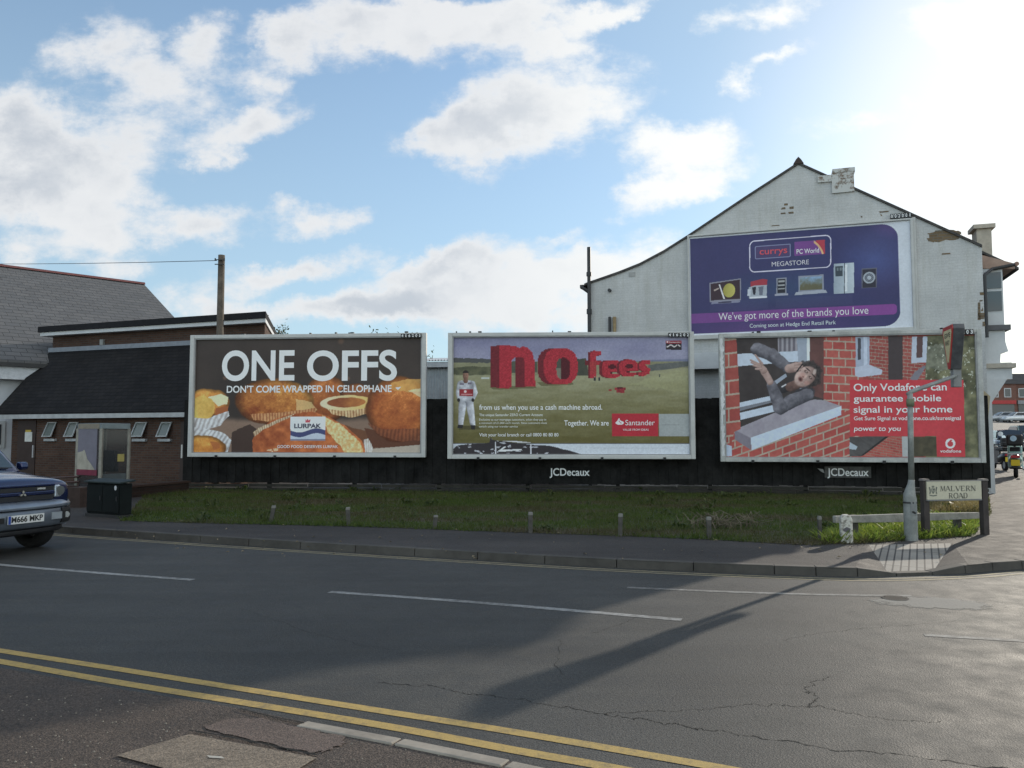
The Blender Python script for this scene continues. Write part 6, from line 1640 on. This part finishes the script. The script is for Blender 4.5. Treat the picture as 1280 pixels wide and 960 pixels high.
def wheel(parent, x, y, r, w):
    s = 1 if y > 0 else -1
    t = bpy.data.objects.new('wheel', None); COL.objects.link(t); t.parent = parent; t.location = (x, y, r); t.empty_display_size = .1
    n = 28; ring = [(r * .64, 0), (r * .80, .0), (r * .95, .012), (r, .045), (r, w - .045), (r * .95, w - .012), (r * .64, w)]
    mb = MB(); vs = []
    for k in range(n):
        a = 2 * math.pi * k / n
        vs += [(q * math.cos(a), s * (-h), q * math.sin(a)) for q, h in ring]
    m_ = len(ring); mb.add(vs, [(k * m_ + j, k * m_ + (j + 1) % m_, ((k + 1) % n) * m_ + (j + 1) % m_, ((k + 1) % n) * m_ + j) for k in range(n) for j in range(m_)])
    mb.build('tyre', M_RUB, t, smooth=True)
    mb = MB(); mb.prism([(r * .63 * math.cos(a), r * .63 * math.sin(a)) for a in np.linspace(0, 6.2832, 25)[:-1]], 'y', s * -.06, s * -.03)
    for k in range(5):
        a = 2 * math.pi * k / 5; c, sn = math.cos(a), math.sin(a); p = [(-.04, .06), (.04, .06), (.03, r * .6), (-.03, r * .6)]
        mb.prism([(x_ * c - z_ * sn, x_ * sn + z_ * c) for x_, z_ in p], 'y', s * -.028, s * -.006)
    mb.build('rim', M_RIM, t)
    return t

# ---- the blue four-by-four
SUV_POS, SUV_RZ = (-8.22, 11.45, 0), R(-21)
suv = thing('parked_car', 'dark blue off-road car with silver bumper entering at the left', 'car', SUV_POS, SUV_RZ)
suv.name = 'car'
M_BLUE = carpaint('dark_blue_paint', (.009, .017, .070))
M_SILB = carpaint('silver_blue_bumper', (.13, .15, .18), .35, .4)
def sec(x, w, zb, zsh, zt, tuck=.0):
    return [(x, w * .55, zb), (x, w * .96, zb + .02), (x, w, zb + .14), (x, w, zsh - .16), (x, w * .985, zsh - .05), (x, w * .90, zsh), (x, w * .5, zt), (x, 0, zt + .012)]
S_ = [sec(1.71, .75, .50, .915, .945), sec(1.69, .79, .46, .97, .995), (sec(1.50, .815, .42, 1.005, 1.04)), sec(1.1, .82, .42, 1.03, 1.08), sec(.74, .82, .42, 1.05, 1.10),
      sec(.3, .82, .40, 1.06, 1.10), sec(-.8, .82, .40, 1.06, 1.09), sec(-1.5, .81, .42, 1.06, 1.08), sec(-1.80, .76, .46, 1.04, 1.05)]
loft(S_).build('body', M_BLUE, suv, smooth=True, sub=1)
# bonnet: raised centre panel
loft([[(1.69, .60, .93), (1.69, .50, .965), (1.69, 0, .985)], [(1.45, .62, 1.00), (1.45, .52, 1.055), (1.45, 0, 1.075)], [(.95, .62, 1.07), (.95, .52, 1.115), (.95, 0, 1.135)], [(.72, .62, 1.085), (.72, .55, 1.12), (.72, 0, 1.14)]]).build('bonnet', M_BLUE, suv, smooth=True, sub=1)
# greenhouse: pillars + roof, glass set in
def gh(x, wb, wt, zt): return [(x, wb, 1.06), (x, wt, zt - .06), (x, wt - .08, zt), (x, 0, zt + .03)]
cab_ = loft([[(.80, .70, 1.07), (.80, .69, 1.085), (.80, .60, 1.10), (.80, 0, 1.115)], [(.20, .735, 1.06), (.20, .635, 1.56), (.20, .56, 1.62), (.20, 0, 1.655)],
             [(-.6, .745, 1.06), (-.6, .64, 1.61), (-.6, .56, 1.67), (-.6, 0, 1.70)], [(-1.55, .73, 1.06), (-1.55, .63, 1.60), (-1.55, .55, 1.66), (-1.55, 0, 1.69)], [(-1.76, .70, 1.05), (-1.72, .62, 1.3), (-1.70, .56, 1.5), (-1.7, 0, 1.52)]])
cab_.build('cabin', M_BLUE, suv, smooth=True)
mb = MB(); mb.add([(.765, .60, 1.145), (.765, -.60, 1.145), (.262, -.54, 1.60), (.262, .54, 1.60)], [(0, 1, 2, 3)])
ws = mb.build('windscreen', glass('windscreen_glass', (.05, .07, .085), .02), suv)
md = ws.modifiers.new('th', 'SOLIDIFY'); md.thickness = .02; md.offset = 1
for s in (1, -1):
    mb = MB(); mb.add([(.56, s * .742, 1.13), (-.55, s * .752, 1.13), (-.55, s * .672, 1.54), (.22, s * .666, 1.53)], [(0, 1, 2, 3)])
    mb.add([(-.62, s * .752, 1.13), (-1.5, s * .742, 1.13), (-1.5, s * .665, 1.53), (-.62, s * .672, 1.54)], [(0, 1, 2, 3)])
    mb.build('side_window', M_CARGL, suv)
    MB().prism([(.50, 1.09), (.60, 1.09), (.63, 1.14), (.60, 1.21), (.50, 1.21)], 'y', s * .84, s * .97).build('door_mirror', M_BLUE, suv, bevel=.025)
    wheel(suv, 1.12, s * .80, .335, .22); wheel(suv, -1.22, s * .80, .335, .22)
    # flared black arches
    arch = MB(); q0 = []
    for k in range(13):
        a = math.pi * k / 12; q0.append((math.cos(a), math.sin(a)))
    for xc in (1.12, -1.22):
        vs = [(xc + .37 * c, s * .845, .335 + .37 * sn) for c, sn in q0] + [(xc + .45 * c, s * .845, .335 + .45 * sn) for c, sn in q0] + [(xc + .37 * c, s * .76, .335 + .37 * sn) for c, sn in q0] + [(xc + .46 * c, s * .79, .335 + .46 * sn) for c, sn in q0]
        arch.add(vs, [(k, k + 1, 13 + k + 1, 13 + k) for k in range(12)] + [(k, k + 1, 26 + k + 1, 26 + k) for k in range(12)] + [(13 + k, 14 + k, 40 + k, 39 + k) for k in range(12)])
    arch.build('wheel_arch', M_SILB, suv)
    mb = MB(); mb.prism([(xc + .36 * c, .335 + .36 * sn) for xc in (1.12,) for c, sn in q0], 'y', s * .74, s * .822); mb.build('arch_hollow', M_BLACK, suv)
    # headlights
    hl = MB().hexa([(1.65, s * .785, .745), (1.765, s * .49, .745), (1.55, s * .49, .745), (1.45, s * .785, .745)], [(1.63, s * .795, .925), (1.745, s * .50, .915), (1.55, s * .50, .915), (1.42, s * .795, .925)]).build('headlight', plain('headlight_lens', (.46, .49, .52), .18, .55, var=.3, scale=14), suv, bevel=.02)
    MB().tube([(1.68, s * .60, .835), (1.738, s * .60, .835)], [.055, .066], 12).build('reflector', plain('dim_reflector', (.20, .21, .22), .2, .7, var=.2), hl)
    MB().hexa([(1.50, s * .825, .75), (1.648, s * .79, .75), (1.5, s * .75, .75), (1.45, s * .75, .75)], [(1.48, s * .83, .90), (1.63, s * .80, .90), (1.5, s * .75, .9), (1.45, s * .75, .9)]).build('indicator', plain('clear_indicator', (.42, .40, .36), .2), hl)
def arcx(y): return 1.80 - .20 * (abs(y) / .84) ** 3.2
def sweep_bumper(name, prof, mat, parent, ymax=.84, y0=None, n=20, inner=.16):
    ys_ = np.linspace(-ymax if y0 is None else y0, ymax, n + 1); mb = MB(); vs = []; m_ = len(prof) + 2
    for y in ys_:
        x = arcx(y); vs += [(x + o, y, z) for o, z in prof] + [(x - inner, y * .98, prof[-1][1]), (x - inner, y * .98, prof[0][1])]
    fs = [(i * m_ + k, i * m_ + (k + 1) % m_, (i + 1) * m_ + (k + 1) % m_, (i + 1) * m_ + k) for i in range(n) for k in range(m_)]
    fs += [tuple(range(m_)), tuple(range(n * m_, (n + 1) * m_))]
    mb.add(vs, fs); return mb.build(name, mat, parent, smooth=True, bevel=.012)
bmp_ = sweep_bumper('bumper', [(-.06, .345), (.0, .365), (.03, .42), (.035, .55), (.02, .60)], M_SILB, suv)
sweep_bumper('bumper_lip', [(-.02, .602), (.05, .615), (.055, .655), (.0, .70), (-.06, .715)], carpaint('pale_silver_blue', (.20, .23, .28), .3, .5), bmp_)
sweep_bumper('lower_valance', [(-.12, .26), (-.06, .28), (-.05, .34)], M_BPL, bmp_, .76)
for s in (1, -1):
    mb = MB(); ys_ = np.linspace(.60, .845, 8); vs = []
    for y in ys_:
        x = arcx(y) + .042; vs += [(x, s * y, .385), (x + .012, s * y, .43), (x + .012, s * y, .55), (x, s * y, .595), (x - .1, s * y, .595), (x - .1, s * y, .385)]
    mb.add(vs, [(i * 6 + k, i * 6 + (k + 1) % 6, (i + 1) * 6 + (k + 1) % 6, (i + 1) * 6 + k) for i in range(7) for k in range(6)] + [tuple(range(6)), tuple(range(42, 48))])
    cn = mb.build('bumper_corner', M_BPL, bmp_, smooth=False)
    xf = arcx(.71) + .05; fl = MB().tube([(xf - .03, s * .71, .49), (xf + .022, s * .70, .49)], .042, 14).build('fog_light', plain('fog_lens', (.6, .62, .62), .15, .6), cn)
    MB().box(arcx(.4) + .032, arcx(.4) + .05, min(s * .40, s * .56), max(s * .40, s * .56), .45, .545).build('bumper_slot', plain('satin_slot', (.32, .35, .38), .3, .3), bmp_)
MB().box(1.775, 1.84, -.40, -.30, .46, .53).build('bumper_hole', M_BLACK, bmp_)
plx = 1.845
np_ = MB().box(plx, plx + .012, -.26, .26, .44, .551).build('number_plate', plain('white_plate', (.62, .62, .60), .4, var=.05), suv)
mb = MB(); vs, fs = text_mesh('M666 MKP', .03)
a_ = min(v[0] for v in vs); b2 = max(v[0] for v in vs)
mb.add([(plx + .0135, -.215 + (v[0] - a_) / (b2 - a_) * .455, .462 + v[1] / CAPH * .07) for v in vs], fs); mb.build('plate_lettering', M_BLACK, np_)
MB().box(plx + .0125, plx + .0135, -.258, -.222, .442, .549).build('plate_band', plain('blue_band', (.02, .06, .30), .4), np_)
# grille
gr1 = MB().hexa([(1.655, -.475, .845), (1.655, .475, .845), (1.60, .475, .845), (1.60, -.475, .845)], [(1.735, -.475, .905), (1.735, .475, .905), (1.60, .475, .905), (1.60, -.475, .905)])
MB().box(1.60, 1.752, -.475, .475, .850, .905).build('grille', M_BPL, suv)
MB().box(1.60, 1.752, -.475, .475, .728, .792).build('grille', M_BPL, suv)
MB().box(1.60, 1.765, -.49, .49, .796, .846).build('grille_bar', M_BLUE, suv, bevel=.012)
MB().box(1.60, 1.76, -.50, .50, .908, .945).build('grille_bar', M_BLUE, suv, bevel=.012)
MB().box(1.753, 1.762, .22, .34, .868, .892).build('grille_script', plain('chrome_script', (.8, .8, .82), .2, .8, var=.05), suv)
mb = MB(); r_ = .052
for k in range(3):
    a = R(90 + 120 * k); d_ = Vector((math.cos(a), math.sin(a))); pz = Vector((-d_.y, d_.x))
    pts = [Vector((0, 0)), d_ * r_ * .5 + pz * r_ * .30, d_ * r_, d_ * r_ * .5 - pz * r_ * .30]
    mb.prism([(q.x, .822 + q.y) for q in pts], 'x', 1.767, 1.782)
mb.build('emblem', plain('chrome_badge', (.62, .60, .56), .25, .9, var=.05), suv)
mb = MB(); mb.tube([(.80, .50, 1.135), (.775, .05, 1.165)], .012, 6); mb.tube([(.80, -.10, 1.135), (.775, -.52, 1.165)], .012, 6); mb.build('wiper', M_BPL, suv)
MB().box(.2, .9, -.7, .7, .24, .5).build('underbody', M_BLACK, suv)

# ---- simple saloons far down the side road
def small_car(name, label, paint, loc, rz, group=None):
    t = thing(name, label, 'car', loc, rz, group)
    prof = [(1.95, .25), (2.05, .45), (1.98, .68), (1.0, .88), (.35, 1.36), (-1.05, 1.40), (-1.75, .95), (-2.0, .90), (-2.02, .3)]
    S2 = []
    for x, w, zs, zt in ((2.02, .72, .55, .62), (1.85, .82, .70, .76), (1.0, .85, .86, .90), (-1.7, .85, .90, .95), (-2.0, .78, .80, .88)):
        S2.append([(x, w * .9, .24), (x, w, .40), (x, w, zs - .1), (x, w * .92, zs), (x, 0, zt)])
    loft(S2).build('body', paint, t, smooth=True)
    loft([[(1.02, .70, .89), (1.02, .69, .9), (1.02, 0, .92)], [(.30, .70, .9), (.30, .56, 1.36), (.30, 0, 1.41)], [(-1.0, .70, .9), (-1.0, .56, 1.38), (-1.0, 0, 1.43)], [(-1.72, .68, .93), (-1.70, .60, .98), (-1.7, 0, 1.0)]]).build('roof', paint, t)
    mb = MB(); mb.add([(1.0, .62, .96), (1.0, -.62, .96), (.36, -.50, 1.36), (.36, .50, 1.36)], [(0, 1, 2, 3)]); o_ = mb.build('windscreen', M_CARGL, t); o_.location = (.04, 0, .012)
    for s in (1, -1):
        mb = MB(); mb.add([(.75, s * .712, .96), (-1.4, s * .712, .97), (-1.05, s * .60, 1.32), (.28, s * .60, 1.31)], [(0, 1, 2, 3)]); mb.build('side_window', M_CARGL, t)
        wheel(t, 1.25, s * .80, .30, .18); wheel(t, -1.25, s * .80, .30, .18)
        MB().box(1.9, 2.03, min(s * .45, s * .75), max(s * .45, s * .75), .55, .68).build('headlight', plain('lamp_glass', (.5, .5, .48), .2), t)
    return t
def far_at(px, D): return (px - 640) / F * D, D
M_WHTC = carpaint('white_car_paint', (.62, .63, .64)); M_BLKC = carpaint('black_car_paint', (.012, .013, .016)); M_GRNC = carpaint('pale_green_car_paint', (.16, .22, .18)); M_SILC = carpaint('silver_car_paint', (.38, .39, .40))
for px, D, pnt, lab, rz in ((1254, 112, M_SILC, 'silver car half hidden behind the corner post, far along the side road', R(178)), (1271, 110, M_WHTC, 'white car parked side-on before the distant brick terrace', R(180)),
                            (1291, 111, M_WHTC, 'white car furthest right before the distant terrace', R(182))):
    x, y = far_at(px, D); small_car('distant_car', lab, pnt, (x, y, far_z(y)), rz, 'cars parked far along the side road')
x, y = far_at(1259, 44); small_car('dark_car', 'black car with bright windscreen parked facing us beyond the moped', M_BLKC, (x, y, far_z(y)), R(-112))
x, y = far_at(1281, 52); small_car('green_car', 'pale green car parked just behind the moped', M_GRNC, (x, y, far_z(y)), R(-105))

# ---- mopeds seen from behind
def make_moped(px, py, label, paint, rz, sc):
    g = G(px, py, PZ)
    mo = thing('moped', label, 'moped', (g.x, g.y, PZ), rz, 'mopeds parked by the shop corner')
    M_MINT = paint
    def two_wheel(x):
        r, w = .24, .12; n = 22; mb = MB(); ring = [(r * .6, -w * .4), (r * .9, -w * .5), (r, -w * .2), (r, w * .2), (r * .9, w * .5), (r * .6, w * .4)]; vs = []
        for k in range(n):
            a = 2 * math.pi * k / n; vs += [(x + q * math.cos(a), h, r + q * math.sin(a)) for q, h in ring]
        mb.add(vs, [(k * 6 + j, k * 6 + (j + 1) % 6, ((k + 1) % n) * 6 + (j + 1) % 6, ((k + 1) % n) * 6 + j) for k in range(n) for j in range(6)])
        o_ = mb.build('wheel', M_RUB, mo, smooth=True)
        mb = MB(); mb.prism([(x + r * .6 * math.cos(a), r + r * .6 * math.sin(a)) for a in np.linspace(0, 6.28, 17)[:-1]], 'y', -.04, .04); mb.build('rim', M_RIM, o_)
    mo.scale = (sc, sc, sc)
    two_wheel(-.62); two_wheel(.62)
    loft([[(-.95, .10, .52), (-.95, .14, .62), (-.95, 0, .70)], [(-.75, .17, .40), (-.75, .23, .60), (-.75, 0, .80)], [(-.35, .17, .30), (-.35, .22, .58), (-.35, 0, .80)], [(-.1, .15, .26), (-.1, .16, .40), (-.1, 0, .62)]]).build('rear_body', M_MINT, mo, smooth=True, sub=1)
    MB().box(-.12, .38, -.17, .17, .24, .30).build('footboard', M_BPL, mo, bevel=.02)
    MB().prism([(.36, .25), (.46, .26), (.62, .95), (.52, .96)], 'y', -.20, .20).build('leg_shield', M_MINT, mo, bevel=.04)
    MB().prism([(-.85, .79), (-.05, .79), (-.0, .84), (-.30, .90), (-.80, .93)], 'y', -.14, .14).build('seat', M_BPL, mo, bevel=.03)
    MB().tube([(.55, 0, .9), (.50, 0, 1.02)], .04).build('steering_stem', M_BPL, mo); MB().tube([(.46, -.36, 1.04), (.52, -.1, 1.03), (.52, .1, 1.03), (.46, .36, 1.04)], .018, 8).build('handlebar', M_DKMETAL, mo)
    for s in (1, -1):
        MB().tube([(.48, s * .3, 1.04), (.46, s * .36, 1.28)], .008, 6).build('mirror_stem', M_DKMETAL, mo)
        MB().tube([(.45, s * .37, 1.32), (.48, s * .37, 1.32)], .075, 14).build('mirror', plain('mirror_blue', (.5, .6, .7), .1, .6, var=.05), mo)
    bx = MB().box(-1.12, -.78, -.22, .22, .96, 1.30).build('top_box', M_BPL, mo, bevel=.06)
    MB().tube([(-1.126, .03, 1.18), (-1.135, .03, 1.18)], .085, 16).build('round_badge', plain('pale_blue_badge', (.35, .5, .62), .3), bx)
    MB().box(-1.02, -.955, -.12, .12, .60, .68).build('tail_light', plain('red_lens', (.38, .02, .03), .25), mo, bevel=.01)
    MB().box(-1.03, -.99, -.2, .2, .70, .745).build('chrome_rail', M_RIM, mo, bevel=.01)
    pp_ = MB().box(-1.0, -.985, -.115, .115, .37, .55).build('number_plate', plain('yellow_plate', (.62, .46, .02), .4, var=.06), mo)
    MB().prism([(-.98, .30), (-.86, .34), (-.80, .56), (-.97, .58)], 'y', -.06, .06).build('mudguard', M_BPL, mo)
    MB().tube([(-.3, -.2, .24), (-.9, -.22, .32)], [.03, .05], 10).build('exhaust', M_RIM, mo)


make_moped(1270, 596, 'pale green moped with yellow plate parked by the shop corner', carpaint('mint_green_panel', (.20, .32, .28), .35, .5), R(90 - 32), 1.2)
make_moped(1249, 588, 'black moped half hidden between the corner pier and the green moped', carpaint('black_panel', (.02, .02, .024), .35, .5), R(90 - 12), 1.1)
# ================================================================== FAR TERRACE ACROSS THE SIDE ROAD
M_FARB = brick('far_red_brick', (.20, .085, .06), (.26, .11, .08), (.20, .16, .14))
D0 = 131
for i, (x0, wdt, lab, ptop) in enumerate(((76.0, 6.4, 'distant red brick shop with a red fascia, leftmost of the far terrace', 478), (82.5, 6.4, 'distant red brick house with a grey shopfront, second in the far terrace', 476), (89.0, 6.4, 'distant red brick house at the right end of the visible terrace', 472))):
    z0 = far_z(D0) - .2; h = 5.9
    t = thing('distant_house', lab, 'house', (x0, D0, z0), R(-4), 'brick terrace across the side road')
    MB().box(0, wdt, 0, 8, 0, h).build('wall', M_FARB, t)
    rf2 = MB().prism([(-.3, h), (4, h + 2.0), (8.3, h)], 'x', 0, wdt).build('roof', M_SLATE, t)
    MB().box(wdt - .9, wdt - .1, 3.4, 4.5, h + 1.2, h + 3.0 - .4 * i).build('chimney', M_FARB, rf2)
    for k in range(3):
        w_ = MB().box(.5 + 2 * k, 1.6 + 2 * k, -.06, -.002, 3.7, 5.2).build('window', M_WHITE, t)
        MB().box(.62 + 2 * k, 1.48 + 2 * k, -.075, -.062, 3.82, 5.08).build('pane', M_GLASS, w_)
    MB().box(.2, wdt - .2, -.35, -.002, 2.6, 3.2).build('fascia', plain(('red_fascia', 'grey_fascia', 'white_fascia')[i], ((.40, .04, .04), (.25, .25, .26), (.45, .42, .4))[i], .5), t)
    MB().box(.4, wdt - .4, -.08, -.002, .6, 2.55).build('shop_window', M_GLASS, t)

# ================================================================== TREETOPS BEHIND THE BOARDS
def tree(label, px, D, ptop, seed, spread, n, mat):
    x, y = (px - 640) / F * D, D; zt_ = P(px, ptop, D).z; t = thing('tree', label, 'tree', (x, y, 0)); rr = random.Random(seed)
    tb = MB(); tb.tube([(0, 0, 0), (.05, 0, zt_ * .45), (0, .05, zt_ * .8)], [.12, .08, .03], 8); tips = []
    for i in range(16):
        a = rr.uniform(0, 6.28); z0 = zt_ * rr.uniform(.4, .75); r_ = spread * rr.uniform(.4, 1); z1 = z0 + (zt_ - z0) * rr.uniform(.5, .98)
        p = [(0, 0, z0), (r_ * .5 * math.cos(a), r_ * .5 * math.sin(a), z0 + (z1 - z0) * .6), (r_ * math.cos(a), r_ * math.sin(a), z1)]; tb.tube(p, [.04, .025, .008], 5); tips.append((p[1], p[2]))
    tb.build('trunk', plain('tree_bark', (.06, .05, .04), .9), t)
    lf = MB()
    for i in range(n):
        a, b_ = rr.choice(tips); q = Vector(a).lerp(Vector(b_), rr.uniform(.2, 1.1)) + Vector((rr.gauss(0, .16), rr.gauss(0, .16), rr.gauss(0, .14)))
        u = Vector((rr.gauss(0, 1), rr.gauss(0, 1), rr.gauss(0, 1))).normalized() * .06; v = Vector((rr.gauss(0, 1), rr.gauss(0, 1), rr.gauss(0, 1))).normalized() * .05
        lf.add([q - u, q + v, q + u, q - v], [(0, 1, 2, 3)])
    lf.build('crown', mat, t)
M_LEAF = leaf_mat('dark_tree_leaves', (.035, .05, .015), (.07, .09, .03))
tree('small leafy treetop showing beside the flat-roofed brick building', 339, 33, 404, 3, 1.0, 1500, M_LEAF)
tree('sparse twiggy treetop just above the leftmost billboard', 500, 30, 414, 5, 1.3, 420, M_LEAF)
